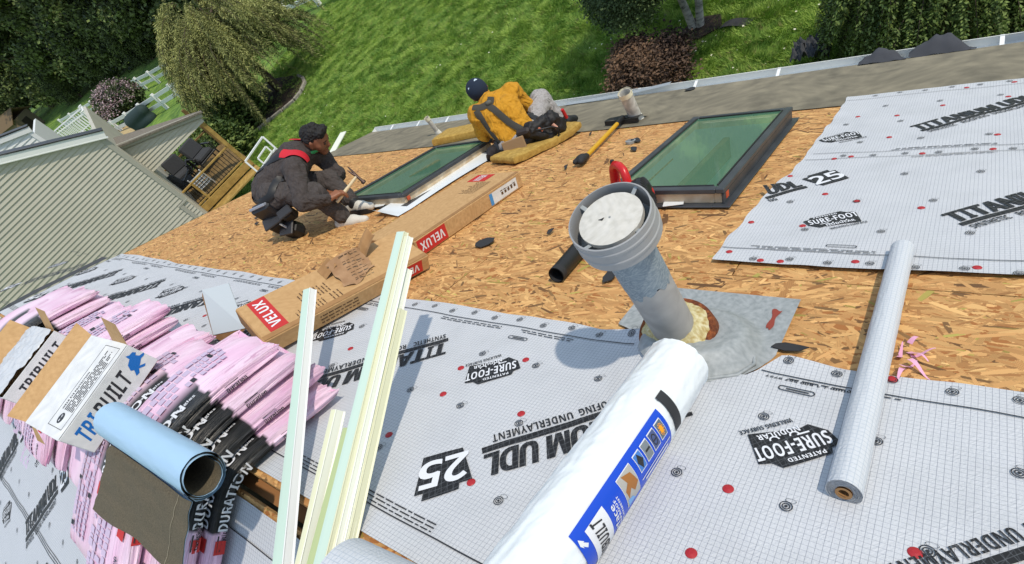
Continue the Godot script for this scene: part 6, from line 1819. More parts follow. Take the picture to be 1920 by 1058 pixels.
	var waist := pel.lerp(neck, 0.10)
	# harness: black webbing down the back, red padding over both shoulders
	var bk := neck.lerp(pel, 0.55) - fb * 0.16 + Vector3(0, 0.06, 0)
	strap(jk, 0.035, [waist - fb * 0.2 - rb * 0.02, bk + rb * 0.05, shR.lerp(neck, 0.45) - fb * 0.10 + Vector3(0, 0.06, 0), shR.lerp(neck, 0.42) + Vector3(0, 0.12, 0), shR.lerp(neck, 0.45) + fb * 0.14], 0.065, M.black, t, "harness_strap", 0.009)
	strap(jk, 0.035, [waist - fb * 0.2 - rb * 0.04, bk - rb * 0.06, shL.lerp(neck, 0.45) - fb * 0.08 + Vector3(0, 0.08, 0), shL.lerp(neck, 0.42) + Vector3(0, 0.12, 0), shL.lerp(neck, 0.45) + fb * 0.12], 0.065, M.black, t, "harness_strap", 0.009)
	var redm := mat(C(196, 26, 44), 0.75)
	strap(jk, 0.035, [shR.lerp(neck, 0.50) - fb * 0.06 + Vector3(0, 0.10, 0), shR.lerp(neck, 0.45) + Vector3(0, 0.12, 0), shR.lerp(neck, 0.48) + fb * 0.10 + Vector3(0, 0.03, 0), shR.lerp(neck, 0.5) + fb * 0.15 + Vector3(0, -0.03, 0)], 0.085, redm, t, "shoulder_pad", 0.016)
	strap(jk, 0.035, [shL.lerp(neck, 0.55) - fb * 0.07 + Vector3(0, 0.10, 0), shL.lerp(neck, 0.45) + Vector3(0, 0.12, 0), shL.lerp(neck, 0.48) + fb * 0.06 + Vector3(0, 0.05, 0)], 0.08, redm, t, "shoulder_pad", 0.016)
	# green collar
	var col := []
	for k in 9:
		var an := PI * 2.0 * k / 8.0
		col.append(neck.lerp(hd, 0.42) + (f * cos(an) + r * sin(an)) * 0.07 - u * 0.01)
	strap([[neck, hd - u * 0.03, 0.058, 0.052]], 0.01, col, 0.035, mat(C(60, 168, 104), 0.8), t, "green_collar", 0.006)
	var ring := []
	for k in 13:
		var an := TAU * k / 12.0
		ring.append(waist + (fb * cos(an) + rb * sin(an)) * 0.16)
	strap(bd, 0.035, ring, 0.055, M.black, t, "tool_belt", 0.010)
	# belt buckle pack and hanging pouches
	var pk := waist - fb * 0.16 - rb * 0.02
	put(field_mesh([[pk, pk - Vector3(0, 0.09, 0), 0.03, 0.035], [pk - fb * 0.02, pk - fb * 0.02 - Vector3(0, 0.08, 0), 0.025, 0.028]], 0.008, 0.015), "back_buckle", M.black, t)
	var pc := hpR + rb * 0.10 - fb * 0.06
	bx("leather_pouch", Transform3D(Basis(Vector3.UP, 0.41) * Basis(Vector3.RIGHT, 0.15), pc + Vector3(-0.01, -0.05, 0.01)), Vector3(0.18, 0.17, 0.08), mat(C(34, 36, 42), 0.45), t, 0.02)
	bx("pouch_flap", Transform3D(Basis(Vector3.UP, 0.41) * Basis(Vector3.RIGHT, -0.5), pc + Vector3(-0.005, 0.025, 0.02)), Vector3(0.15, 0.02, 0.07), mat(C(150, 156, 168), 0.35), t, 0.004)
	for e in [[Vector3(0.0, -0.165, 0.03), Vector3(0.15, 0.15, 0.10), 0.35], [Vector3(0.085, -0.245, 0.02), Vector3(0.14, 0.13, 0.11), -0.2], [Vector3(0.13, -0.13, -0.03), Vector3(0.11, 0.12, 0.08), 0.5]]:
		var ptf := Transform3D(Basis(Vector3.UP, 0.41 + e[2]) * Basis(Vector3.RIGHT, 0.35), pc + e[0])
		bx("nail_pouch", ptf, e[1], mat(C(24, 24, 26), 0.6), t, 0.03)
		bx("pouch_rim", ptf * Transform3D(Basis(Vector3.RIGHT, 0.1), Vector3(0, (e[1] as Vector3).y * 0.5, 0.01)), Vector3((e[1] as Vector3).x * 1.04, 0.018, (e[1] as Vector3).z * 0.95), mat(C(48, 48, 52), 0.5), t, 0.006)
	beam("steel_loop", pc + Vector3(0.075, -0.13, 0.05), pc + Vector3(0.12, -0.22, 0.045), 0.018, 0.008, mat(C(196, 198, 200), 0.35, 0.5), t)
	# --- roofer in the mustard shirt, sitting with his back to us
	t = thing("person", "roofer in mustard yellow shirt, blue cap and black harness, sitting with back turned", "person")
	hd = Vector3(-3.255, -1.030, -3.215); neck = Vector3(-3.137, -1.117, -3.147)
	shR = Vector3(-3.025, -1.150, -3.300); elR = Vector3(-2.970, -1.345, -3.330); wrR = Vector3(-3.094, -1.50, -3.459)
	shL = Vector3(-3.225, -1.110, -3.030); elL = Vector3(-3.265, -1.290, -2.990); wrL = Vector3(-3.354, -1.40, -3.097)
	pel = Vector3(-2.900, -1.385, -2.975); hpR = Vector3(-2.835, -1.420, -3.075); hpL = Vector3(-2.965, -1.400, -2.905)
	knR = Vector3(-2.936, -1.390, -3.470); knL = Vector3(-3.06, -1.50, -3.15); anR = Vector3(-2.827, -1.620, -3.440); anL = Vector3(-3.080, -1.375, -2.835)
	fb = Vector3(-0.55, -0.1, -0.8).normalized(); rb = fb.cross(Vector3.UP).normalized()
	f = Vector3(-0.62, -0.62, -0.48).normalized(); u = Vector3(-0.60, 0.76, -0.22); u = (u - f * u.dot(f)).normalized()
	body = [[neck + (pel - neck) * 0.2, hd - u * 0.05, 0.05, 0.046], [neck.lerp(pel, 0.2), pel, 0.10, 0.10], [wrR, elR, 0.028, 0.035], [wrL, elL, 0.028, 0.035], [shR, elR, 0.05, 0.04], [shL, elL, 0.05, 0.04], [hpR, knR, 0.07, 0.05], [hpL, knL, 0.07, 0.05], [knR, anR, 0.045, 0.035]]
	head(t, body, hd, f, u, 0.95)
	hand(body, wrR, Vector3(-0.5, -0.6, -0.5).normalized(), Vector3(0.2, -0.7, 0.5).normalized(), 0.95, 0.6, -1.0)
	hand(body, wrL, Vector3(-0.5, -0.7, -0.3).normalized(), Vector3(0.3, -0.5, -0.6).normalized(), 0.95, 0.5, 1.0)
	put(field_mesh(body, 0.008, 0.012), "body", skin, t)
	c1 = neck.lerp(pel, 0.28)
	jk = [[neck.lerp(pel, 0.04), c1, 0.075, 0.125], [c1 + rb * 0.07, pel + rb * 0.05 + (neck - pel) * 0.08, 0.120, 0.118], [c1 - rb * 0.07, pel - rb * 0.05 + (neck - pel) * 0.08, 0.120, 0.116], [neck, shR, 0.072, 0.078], [neck, shL, 0.072, 0.076], [shR, elR, 0.078, 0.060], [elR, wrR, 0.058, 0.042], [shL, elL, 0.076, 0.060], [elL, wrL.lerp(elL, 0.1), 0.058, 0.042], [neck, hd - u * 0.05 - f * 0.01, 0.066, 0.062]]
	put(field_mesh(jk, 0.011, 0.035, 0.011, 8.0, null, Vector3(1, 1.6, 1)), "shirt", tex_mat(noise_tex(0.1, C(184, 128, 26), C(206, 150, 40), 128, 4, 71), 4.0, 0.95, 0.0, Color.WHITE, false, folds, 2.2), t)
	tr = [[pel - up * 0.02, hpR, 0.115, 0.115], [pel - up * 0.02, hpL, 0.115, 0.115], [hpR, knR, 0.11, 0.082], [hpL, knL, 0.11, 0.08], [knR, anR.lerp(knR, 0.1), 0.078, 0.058], [knL, anL, 0.075, 0.058]]
	put(field_mesh(tr, 0.011, 0.03, 0.010, 9.0), "trousers", tex_mat(noise_tex(0.1, C(142, 138, 138), C(176, 172, 170), 128, 4, 72), 4.0, 0.95, 0.0, Color.WHITE, false, folds, 2.0), t)
	shoe(t, anR, anR + Vector3(0.25, -0.15, -0.9) * 0.15, up, M.black, M.black, 0.95)
	shoe(t, anL + Vector3(-0.01, 0.02, 0.0), anL + Vector3(-0.35, -0.9, 0.2) * 0.15, Vector3(0.0, 0.25, -0.95).normalized(), mat(C(34, 30, 32), 0.8), mat(C(44, 40, 42), 0.9), 1.0)
	# cap with its peak and white front emblem
	r = f.cross(u).normalized()
	put(field_mesh([[hd + u * 0.038 - f * 0.012, hd + u * 0.038 + f * 0.02, 0.086, 0.082], [hd + u * 0.01 - f * 0.03, hd + u * 0.012 + f * 0.03, 0.084, 0.078]], 0.007, 0.02), "cap", mat(C(22, 36, 56), 0.9), t)
	var pkm := MB.new()
	pkm.grid(14, 6, func(a, b):
		var an := lerpf(-1.1, 1.1, a)
		return hd + u * (0.025 - 0.02 * an * an * b) + f * (cos(an) * (0.078 + 0.075 * b)) + r * sin(an) * (0.082 - 0.008 * b))
	obj(pkm, "cap_peak", mat(C(22, 30, 48), 0.85), t)
	strap([[hd + u * 0.038 - f * 0.012, hd + u * 0.038 + f * 0.02, 0.086, 0.082]], 0.01, [hd - f * 0.07 + u * 0.07 + r * 0.05, hd - f * 0.09 + u * 0.05, hd - f * 0.07 + u * 0.06 - r * 0.05], 0.03, mat(C(190, 206, 220), 0.7), t, "cap_emblem", 0.004)
	bd = jk.duplicate(); bd.append_array(tr)
	waist = pel.lerp(neck, 0.12)
	var web := mat(C(62, 60, 54), 0.85)
	var yk := neck.lerp(pel, 0.20) - fb * 0.18 + Vector3(0, 0.06, 0)
	var nape := neck - fb * 0.10 + Vector3(0.0, 0.08, 0.0)
	strap(jk, 0.035, [shL.lerp(neck, 0.15) + Vector3(0, 0.10, 0.03), shL.lerp(neck, 0.5) - fb * 0.08 + Vector3(0, 0.09, 0), nape + rb * 0.02, nape + rb * 0.045 + Vector3(0, 0.03, 0) + fb * 0.05], 0.06, web, t, "harness_strap", 0.009)
	strap(jk, 0.035, [nape - rb * 0.01, neck.lerp(pel, 0.35) - fb * 0.17 + rb * 0.055, neck.lerp(pel, 0.6) - fb * 0.17 + rb * 0.10, waist - fb * 0.12 + rb * 0.16], 0.055, web, t, "harness_strap", 0.011)
	strap(jk, 0.035, [shL.lerp(neck, 0.25) - fb * 0.06 + Vector3(0, 0.07, 0.02), neck.lerp(pel, 0.3) - fb * 0.14 - rb * 0.14, neck.lerp(pel, 0.6) - fb * 0.12 - rb * 0.15, waist - fb * 0.10 - rb * 0.15], 0.055, web, t, "harness_strap", 0.010)
	put(field_mesh([[snap(jk, 0.035, nape, 0.012), snap(jk, 0.035, nape, 0.012) + rb * 0.01, 0.022, 0.022]], 0.006, 0.01), "harness_ring_pad", mat(C(90, 90, 84), 0.7), t)
	ring = []
	for k in 13:
		var an := TAU * k / 12.0
		ring.append(pel.lerp(neck, 0.03) + (fb * cos(an) + rb * sin(an)) * 0.16)
	strap(bd, 0.035, ring, 0.06, M.black, t, "tool_belt", 0.012)
	var o2 := Vector3(-2.72, -1.36, -3.02)
	put(field_mesh([[o2 + Vector3(-0.03, 0.05, 0.02), o2 + Vector3(0.02, -0.08, -0.02), 0.07, 0.075], [o2 + Vector3(0.07, 0.02, -0.12), o2 + Vector3(0.08, -0.09, -0.14), 0.062, 0.066], [o2 + Vector3(0.02, 0.04, -0.06), o2 + Vector3(0.05, -0.09, -0.08), 0.06, 0.06]], 0.009, 0.012, 0.012, 14.0), "nail_pouch", mat(C(26, 25, 27), 0.65), t)
	bx("leather_pouch", Transform3D(Basis(Vector3.UP, 0.2) * Basis(Vector3.RIGHT, 0.3), Vector3(-2.79, -1.29, -2.94)), Vector3(0.12, 0.10, 0.06), mat(C(44, 36, 34), 0.6), t, 0.015)
	bx("tan_pouch", Transform3D(Basis(Vector3.UP, 0.35) * Basis(Vector3.RIGHT, -0.5), Vector3(-2.86, -1.335, -2.83)), Vector3(0.20, 0.15, 0.025), mat(C(150, 122, 90), 0.85), t, 0.006)
	bx("tan_pouch", Transform3D(Basis(Vector3.UP, 0.35) * Basis(Vector3.RIGHT, -0.5), Vector3(-2.81, -1.385, -2.82)), Vector3(0.07, 0.09, 0.03), mat(C(126, 104, 76), 0.85), t, 0.006)
	for e in [[Vector3(0.03, 0.06, 0.02), Vector3(0.05, 0.02, 0.02), C(206, 120, 90)], [Vector3(0.11, 0.01, -0.06), Vector3(0.13, -0.03, -0.06), C(200, 150, 130)], [Vector3(0.15, 0.03, -0.2), Vector3(0.15, -0.06, -0.2), C(186, 30, 34)]]:
		var k2 := MB.new(); k2.tube([o2 + e[0], o2 + e[1]], [0.014, 0.014], 8); obj(k2, "tool_handle", mat(e[2], 0.6), t)
	var cw := MB.new()
	cw.tube([o2 + Vector3(0, 0.06, 0.05), o2 + Vector3(0.06, 0.05, 0.03), o2 + Vector3(0.12, 0.02, -0.02), o2 + Vector3(0.15, -0.05, -0.07), o2 + Vector3(0.12, -0.10, -0.02), o2 + Vector3(0.05, -0.11, 0.04)], [0.008, 0.008, 0.008, 0.008, 0.008, 0.008], 8)
	obj(cw, "black_cord", M.black, t)
	put(field_mesh([[wrL, wrL + Vector3(-0.02, -0.04, -0.02), 0.04, 0.042]], 0.008, 0.01), "green_glove", mat(C(40, 120, 66), 0.85), t)
# ---- garden
func leaf_mesh(n: int, spread: float, l: float, w: float, sd: int, droop := 0.0) -> ArrayMesh:
	var r := RandomNumberGenerator.new(); r.seed = sd
	var mb := MB.new()
	for k in n:
		var o := Vector3(r.randfn(0, 1), r.randfn(0, 1), r.randfn(0, 1)) * spread * 0.45
		var d := Vector3(r.randf_range(-1, 1), r.randf_range(-0.6, 0.8) - droop, r.randf_range(-1, 1)).normalized()
		var s := d.cross(Vector3(r.randf_range(-1, 1), r.randf_range(0.2, 1), r.randf_range(-1, 1))).normalized()
		var nn := s.cross(d)
		var ll := l * r.randf_range(0.7, 1.25)
		var m := o + d * ll * 0.45 + nn * ll * 0.08
		mb.col = Color.WHITE * r.randf_range(0.8, 1.2)
		mb.tri(o, m + s * w, o + d * ll); mb.tri(o, o + d * ll, m - s * w)
	return mb.mesh()
func copies(called: String, mesh: Mesh, m: Material, tfs: Array, cols: Array, parent: Node) -> MultiMeshInstance3D:
	var mm := MultiMesh.new()
	mm.transform_format = MultiMesh.TRANSFORM_3D; mm.use_colors = true; mm.mesh = mesh; mm.instance_count = tfs.size()
	for i in tfs.size():
		mm.set_instance_transform(i, tfs[i]); mm.set_instance_color(i, cols[i])
	var g := MultiMeshInstance3D.new()
	g.multimesh = mm; g.material_override = m; g.name = numbered(called, parent); g.set_meta("kind", "stuff")
	parent.add_child(g, true)
	return g
func rand_basis(r: RandomNumberGenerator, s: float) -> Basis:
	return (Basis(Vector3.UP, r.randf() * TAU) * Basis(Vector3.RIGHT, r.randf_range(-0.9, 0.9))).scaled(Vector3.ONE * s)
func crown(blobs: Array, n: int, r: RandomNumberGenerator, c0: Color, c1: Color, s0: float, s1: float) -> Array:
	# clumps spread over the shells of overlapping lobes, with gaps between the lobes
	var tfs := []; var cols := []
	var tries := 0
	while tfs.size() < n and tries < n * 4:
		tries += 1
		var b: Array = blobs[r.randi() % blobs.size()]
		var d := Vector3(r.randfn(0, 1), r.randfn(0, 1), r.randfn(0, 1)).normalized()
		var q := pow(r.randf(), 0.35)
		var p: Vector3 = b[0] + d * (b[1] as Vector3) * q * (1.0 + 0.25 * noise2.get_noise_3d(d.x * 3.0 + b[0].x, d.y * 3.0, d.z * 3.0))
		if q < 0.5: continue
		tfs.append(Transform3D(rand_basis(r, r.randf_range(s0, s1)), p))
		var k := clampf(0.42 + 0.8 * noise2.get_noise_3d(p.x * 0.8, p.y * 0.8, p.z * 0.8) + r.randf_range(-0.3, 0.3) + 0.15 * b[2], 0.0, 1.0)
		cols.append(c0.lerp(c1, k))
	return [tfs, cols]
func lobes(r: RandomNumberGenerator, n: int, w: float, y0: float, y1: float, s: float) -> Array:
	var o := []
	for k in n:
		var y := lerpf(y0, y1, (k + r.randf()) / n)
		var f := (y - y0) / (y1 - y0)
		var wide := w * sin(PI * clampf(0.18 + 0.75 * f, 0.0, 1.0))
		var an := r.randf() * TAU
		var q := sqrt(r.randf()) * wide * 0.75
		var z := s * r.randf_range(0.7, 1.25) * (1.0 - 0.35 * f)
		o.append([Vector3(cos(an) * q, y, sin(an) * q), Vector3(z, z * 0.75, z), r.randf_range(-1, 1)])
	return o
func trunk(t: Node3D, h: float, r0: float, m: Material, r: RandomNumberGenerator, limbs: int, spread: float, from := 0.35) -> void:
	var mb := MB.new()
	mb.tube([Vector3(0, -0.2, 0), Vector3(0.04, h * 0.25, 0.02), Vector3(-0.05, h * 0.6, 0.05), Vector3(0, h, 0)], [r0 * 1.3, r0, r0 * 0.7, r0 * 0.2], 12)
	obj(mb, "trunk", m, t)
	for k in limbs:
		var an := TAU * k / limbs + r.randf()
		var y := lerpf(h * from, h * 0.9, r.randf())
		var o := Vector3(0, y, 0)
		var e := Vector3(cos(an) * spread, h * 0.22, sin(an) * spread) * r.randf_range(0.6, 1.0)
		mb = MB.new(); mb.tube([o, o + e * 0.5 + Vector3(0, 0.1, 0), o + e], [r0 * 0.4, r0 * 0.25, r0 * 0.08], 8)
		obj(mb, "limb", m, t)

func weeping(t: Node3D, h: float, w: float, n: int, leafm: ArrayMesh, c0: Color, c1: Color, r: RandomNumberGenerator, seg: float, hang: float, lean := Vector3.ZERO, boughs := 0) -> void:
	# strands that rise from the trunk, arch over and hang
	var tfs := []; var cols := []; var tw := MB.new()
	for k in n:
		var an := r.randf() * TAU
		var q := sqrt(r.randf())
		var lf := 1.0
		var top := Vector3(cos(an) * w * q * 0.85, h * (1.0 - 0.30 * q * q) * r.randf_range(0.80, 1.0), sin(an) * w * q * 0.85) + lean * q
		var bt := 0.0
		if boughs > 0:   # strands gather along arching boughs of unlike height and reach, with gaps between
			var bi := r.randi() % boughs
			var h1 := fposmod(sin(bi * 12.9898) * 43758.5453, 1.0); var h2 := fposmod(sin(bi * 78.233) * 12543.123, 1.0)
			an = bi * 2.39996 + r.randfn(0.0, 0.07)
			var reach := lerpf(0.35, 1.12, sqrt((bi + 0.5) / boughs)) * lerpf(0.75, 1.1, h1)
			var along := pow(r.randf(), 0.6)
			q = reach * along
			top = Vector3(cos(an) * w * q, h * (lerpf(0.55, 1.0, h2) * (0.72 + 0.28 * sin(PI * minf(along, 0.8))) - 0.10 * q * q) + r.randfn(0.0, 0.08), sin(an) * w * q)
			lf = lerpf(0.35, 1.0, fposmod(h1 * 7.0 + h2 * 3.0, 1.0)); bt = h2 - 0.5
		var p := top
		var out := Vector3(cos(an), 0, sin(an))
		var d := (out * 0.9 + Vector3(0, 0.25, 0)).normalized()
		var l := h * hang * r.randf_range(0.45, 1.0) * lf
		var tone := r.randf()
		var sway := Vector3(r.randf_range(-0.15, 0.15), 0, r.randf_range(-0.15, 0.15))
		var run := 0.0
		var pts := [p]
		while run < l and p.y > 0.15:
			d = (d + Vector3(0, -0.38, 0) + sway * 0.2).normalized()
			if d.y < -0.85: d = (d + out * 0.06).normalized()
			var z := d
			var x := z.cross(Vector3(0.3, 0.2, 1).normalized()).normalized()
			var b := Basis(x, z, x.cross(z)) * Basis(Vector3.UP, r.randf() * TAU)
			tfs.append(Transform3D(b.scaled(Vector3.ONE * r.randf_range(0.8, 1.2)), p))
			cols.append(c0.lerp(c1, clampf(tone * 0.7 + bt * 0.5 + r.randf() * 0.3 + 0.25 * noise2.get_noise_3d(p.x, p.y, p.z), 0.0, 1.0)))
			p += d * seg; run += seg
			pts.append(p)
		if k % 5 == 0 and pts.size() > 2:
			var rad := []
			for i in pts.size(): rad.append(0.008 * w / 2.0)
			tw.tube(pts, rad, 5, false)
	copies("hanging_leaves", leafm, M.leaf, tfs, cols, t)
	obj(tw, "twigs", M.bark, t).set_meta("kind", "stuff")

func strand_mesh(n: int, seg: float, l: float, w: float, sd: int) -> ArrayMesh:
	var r := RandomNumberGenerator.new(); r.seed = sd
	var mb := MB.new()
	for k in n:
		var o := Vector3(r.randf_range(-0.03, 0.03), seg * k / n, r.randf_range(-0.03, 0.03))
		var an := r.randf() * TAU
		var d := Vector3(cos(an), r.randf_range(0.4, 1.4), sin(an)).normalized()
		var s := d.cross(Vector3(r.randf_range(-1, 1), 0.5, r.randf_range(-1, 1))).normalized()
		mb.col = Color.WHITE * r.randf_range(0.75, 1.25)
		var ll := l * r.randf_range(0.7, 1.2)
		mb.tri(o, o + d * ll * 0.5 + s * w, o + d * ll); mb.tri(o, o + d * ll, o + d * ll * 0.5 - s * w)
	return mb.mesh()

func bush(called: String, label: String, cat: String, at: Vector3, w: float, h: float, n: int, lm: ArrayMesh, c0: Color, c1: Color, sd: int, group := "", s0 := 0.7, s1 := 1.3) -> Node3D:
	var r := RandomNumberGenerator.new(); r.seed = sd
	var t := thing(called, label, cat, group, Transform3D(Basis(), at))
	var bl := []
	for k in 14:
		var an := r.randf() * TAU; var q := sqrt(r.randf()) * w * 0.62
		var hh := h * (0.35 + 0.45 * r.randf() * (1.0 - q / w))
		bl.append([Vector3(cos(an) * q, hh, sin(an) * q), Vector3(w * 0.36, h * 0.30, w * 0.36), r.randf_range(-1, 1)])
	var c := crown(bl, n, r, c0, c1, s0, s1)
	copies("foliage", lm, M.leaf, c[0], c[1], t)
	var mb := MB.new()
	for k in 7:
		var an := TAU * k / 7
		mb.tube([Vector3(cos(an) * 0.05, -0.05, sin(an) * 0.05), Vector3(cos(an) * w * 0.3, h * 0.35, sin(an) * w * 0.3), Vector3(cos(an) * w * 0.55, h * 0.75, sin(an) * w * 0.55)], [0.02, 0.015, 0.006], 6)
	obj(mb, "stems", M.bark, t)
	return t

func garden() -> void:
	var r := RandomNumberGenerator.new(); r.seed = 77
	var small := leaf_mesh(9, 0.16, 0.055, 0.016, 1)
	var mid := leaf_mesh(9, 0.30, 0.11, 0.035, 2)
	var far := leaf_mesh(10, 0.9, 0.42, 0.14, 3)
	# barberry behind the gutter
	bush("barberry_bush", "rounded dark red barberry bush just beyond the gutter", "bush", G(-4.25, -7.58), 0.88, 1.12, 5200, small, L(50, 35, 29), L(128, 98, 72), 5)
	# birch with two pale trunks
	var b := thing("birch_tree", "birch with two pale trunks forking from one mulched foot", "tree", "", Transform3D(Basis(), G(-4.02, -9.25)))
	for q in [[Vector3(-0.34, 1.6, -0.25), 0.062], [Vector3(0.22, 1.7, -0.45), 0.062]]:
		var e: Vector3 = q[0]
		var mb := MB.new(); mb.tube([Vector3(e.x * 0.15, -0.1, 0), Vector3(e.x * 0.5, 0.6, e.z * 0.4), e, e * 1.9 + Vector3(0, 0.4, 0), e * 2.4 + Vector3(0, 1.4, 0)], [q[1] * 1.25, q[1], q[1] * 0.85, q[1] * 0.5, 0.02], 12)
		obj(mb, "trunk", M.birch, b)
	var bl := []
	for k in 16:
		var an := r.randf() * TAU; var d := r.randf_range(0.3, 1.5)
		bl.append([Vector3(cos(an) * d * 1.1 + 0.1, r.randf_range(1.75, 3.4), sin(an) * d - 0.2), Vector3(0.55, 0.38, 0.55), r.randf_range(-1, 1)])
	for e in [[-0.55, 1.25, 0.9], [-0.95, 1.15, 0.55], [-1.3, 1.1, 0.2], [-1.6, 1.2, -0.2], [-0.2, 1.55, 0.8], [0.6, 1.6, 0.6]]: bl.append([Vector3(e[0], e[1], e[2]), Vector3(0.5, 0.34, 0.45), 0.0]); bl.append([Vector3(e[0], e[1] + 0.3, e[2]), Vector3(0.5, 0.34, 0.45), 0.0])
	var c := crown(bl, 9000, r, L(48, 70, 32), L(112, 128, 76), 0.6, 1.2)
	copies("crown", small, M.leaf, c[0], c[1], b)
	var mu := MB.new(); mu.prism(PackedVector2Array([Vector2(-0.45, -0.2), Vector2(0.0, -0.35), Vector2(0.35, -0.1), Vector2(0.25, 0.25), Vector2(-0.25, 0.3)]), func(x, y, d): return G(-3.9 + x, -9.25 - y, 0.045 + d), 0.02)
	struct(mu, "birch_mulch", M.mulch)
	# weeping tree at the right
	var wt := thing("weeping_tree", "low weeping tree with dark hanging leaves at the top right", "tree", "", Transform3D(Basis(), G(-0.36, -7.95)))
	weeping(wt, 2.15, 1.12, 800, strand_mesh(10, 0.12, 0.052, 0.012, 8), L(44, 66, 26), L(118, 138, 64), r, 0.075, 1.0, Vector3.ZERO, 50)
	trunk(wt, 1.9, 0.07, M.bark, r, 9, 0.9, 0.6)
	var pb := MB.new()
	for k in 4: pb.tube([Vector3(0.1, 1.9, 0.2), Vector3(0.25 + 0.2 * k, 2.0 - 0.06 * k, 0.75), Vector3(0.45 + 0.22 * k, 1.4, 1.05)], [0.014, 0.011, 0.005], 6)
	obj(pb, "bare_branches", mat(C(168, 150, 112), 0.9), wt)
	bush("leafy_shrub", "light green leafy shrub beyond the gutter at the far right edge", "bush", G(0.55, -7.75), 0.7, 0.75, 1500, mid, L(62, 88, 30), L(126, 146, 66), 15, "", 0.5, 0.9)
	# willow in its mulch bed
	var bed := PackedVector2Array([Vector2(-20.75, 11.95), Vector2(-20.45, 11.4), Vector2(-20.42, 10.88), Vector2(-20.9, 10.45), Vector2(-21.42, 10.08), Vector2(-22.1, 9.45), Vector2(-22.71, 8.86), Vector2(-24.2, 8.6), Vector2(-26.5, 9.6), Vector2(-27.5, 12.0), Vector2(-26.0, 13.6), Vector2(-23.0, 13.0), Vector2(-21.4, 12.4)])
	var mb2 := MB.new(); mb2.prism(bed, func(x, y, d): return G(x, -y, 0.03 + d), 0.04)
	struct(mb2, "mulch_bed", M.mulch)
	var ed := thing("bed_edging", "pale stone edging curving round the mulch bed under the willow", "garden edging")
	var line := [Vector2(-23.1, 8.6), Vector2(-22.71, 8.86), Vector2(-22.1, 9.45), Vector2(-21.42, 10.08), Vector2(-20.9, 10.45), Vector2(-20.42, 10.88), Vector2(-20.45, 11.4), Vector2(-20.75, 11.95), Vector2(-21.4, 12.4), Vector2(-22.2, 12.75)]
	for i in line.size() - 1:
		var n := maxi(1, int(line[i].distance_to(line[i + 1]) / 0.38))
		for k in n:
			var p: Vector2 = line[i].lerp(line[i + 1], (k + 0.03) / n); var q: Vector2 = line[i].lerp(line[i + 1], (k + 0.97) / n)
			beam("edging_stone", G(p.x, -p.y, 0.05 + 0.02 * r.randf()), G(q.x, -q.y, 0.05 + 0.02 * r.randf()), 0.13, 0.14, M.stone, ed, Vector3.UP, 0.02)
	var wl := thing("willow_tree", "broad weeping willow drooping over the mulch bed", "tree", "", Transform3D(Basis(), G(-23.2, -12.2)))
	weeping(wl, 4.9, 2.5, 2300, strand_mesh(15, 0.36, 0.13, 0.011, 9), L(66, 78, 34), L(182, 184, 112), r, 0.24, 0.62, Vector3.ZERO, 60)
	trunk(wl, 4.0, 0.16, M.bark, r, 10, 1.9, 0.4)
	for q in [["round green shrub at the foot of the willow", -23.3, -10.2, 1.0, 1.4, L(44, 66, 24), L(108, 132, 56)], ["bright green grassy shrub behind the porch roof", -25.6, -9.9, 1.0, 1.2, L(84, 104, 36), L(168, 178, 92)], ["yellow green grassy clump between willow and white fence", -27.6, -10.9, 1.3, 1.0, L(96, 112, 44), L(182, 184, 100)], ["leafy shrub by the porch's right post", -21.8, -8.3, 0.8, 1.1, L(60, 84, 30), L(140, 156, 76)], ["tall leafy shrub between the porch post and mulch bed", -22.9, -8.5, 0.8, 1.3, L(52, 78, 28), L(124, 144, 66)], ["broad leafy shrub seen under the porch roof, behind the deck chairs", -21.5, -6.6, 1.2, 1.6, L(40, 62, 24), L(110, 136, 56)], ["low leafy shrub behind the deck beside the siding", -22.6, -5.4, 1.2, 1.5, L(40, 62, 24), L(110, 136, 56)]]:
		bush("shrub", q[0], "bush", G(q[1], q[2]), q[3], q[4], 1700, mid, q[5], q[6], int(-q[1] * 10.0), "", 0.8, 1.7)
	# flowering shrub by the fences
	var fs := bush("flowering_shrub", "rounded shrub covered in pale pink blossom between the two white fences", "bush", G(-55.0, -17.1), 2.3, 3.3, 2600, leaf_mesh(9, 0.5, 0.22, 0.07, 12), L(36, 52, 26), L(92, 108, 62), 33, "", 0.7, 1.4)
	var ft := []; var fc := []
	for k in 900:
		var an := r.randf() * TAU; var q := sqrt(r.randf()) * 2.1
		ft.append(Transform3D(rand_basis(r, r.randf_range(0.5, 1.0)), Vector3(cos(an) * q, 0.8 + 2.5 * sqrt(maxf(0.0, 1.0 - q * q / 5.0)) * r.randf_range(0.55, 1.0), sin(an) * q)))
		fc.append(L(206, 184, 190).lerp(L(150, 120, 128), r.randf()))
	copies("blossom", leaf_mesh(5, 0.25, 0.13, 0.07, 13), M.leaf, ft, fc, fs)
	# white two-rail fences
	for q in [["white two rail fence running along the edge of the woods", [Vector2(-80.0, -18.9), Vector2(-74.2, -19.9), Vector2(-69.3, -20.97), Vector2(-57.5, -21.7), Vector2(-53.4, -22.56), Vector2(-45.0, -22.4), Vector2(-36.0, -21.4), Vector2(-28.2, -20.2), Vector2(-22.0, -18.9)]], ["white two rail fence passing in front of the flowering shrub", [Vector2(-66.0, -14.2), Vector2(-57.4, -14.93), Vector2(-50.8, -15.4), Vector2(-42.3, -16.3), Vector2(-37.0, -17.3)]]]:
		var fe := thing("rail_fence", q[0], "fence", "white rail fences across the lawn")
		var pts: Array = q[1]
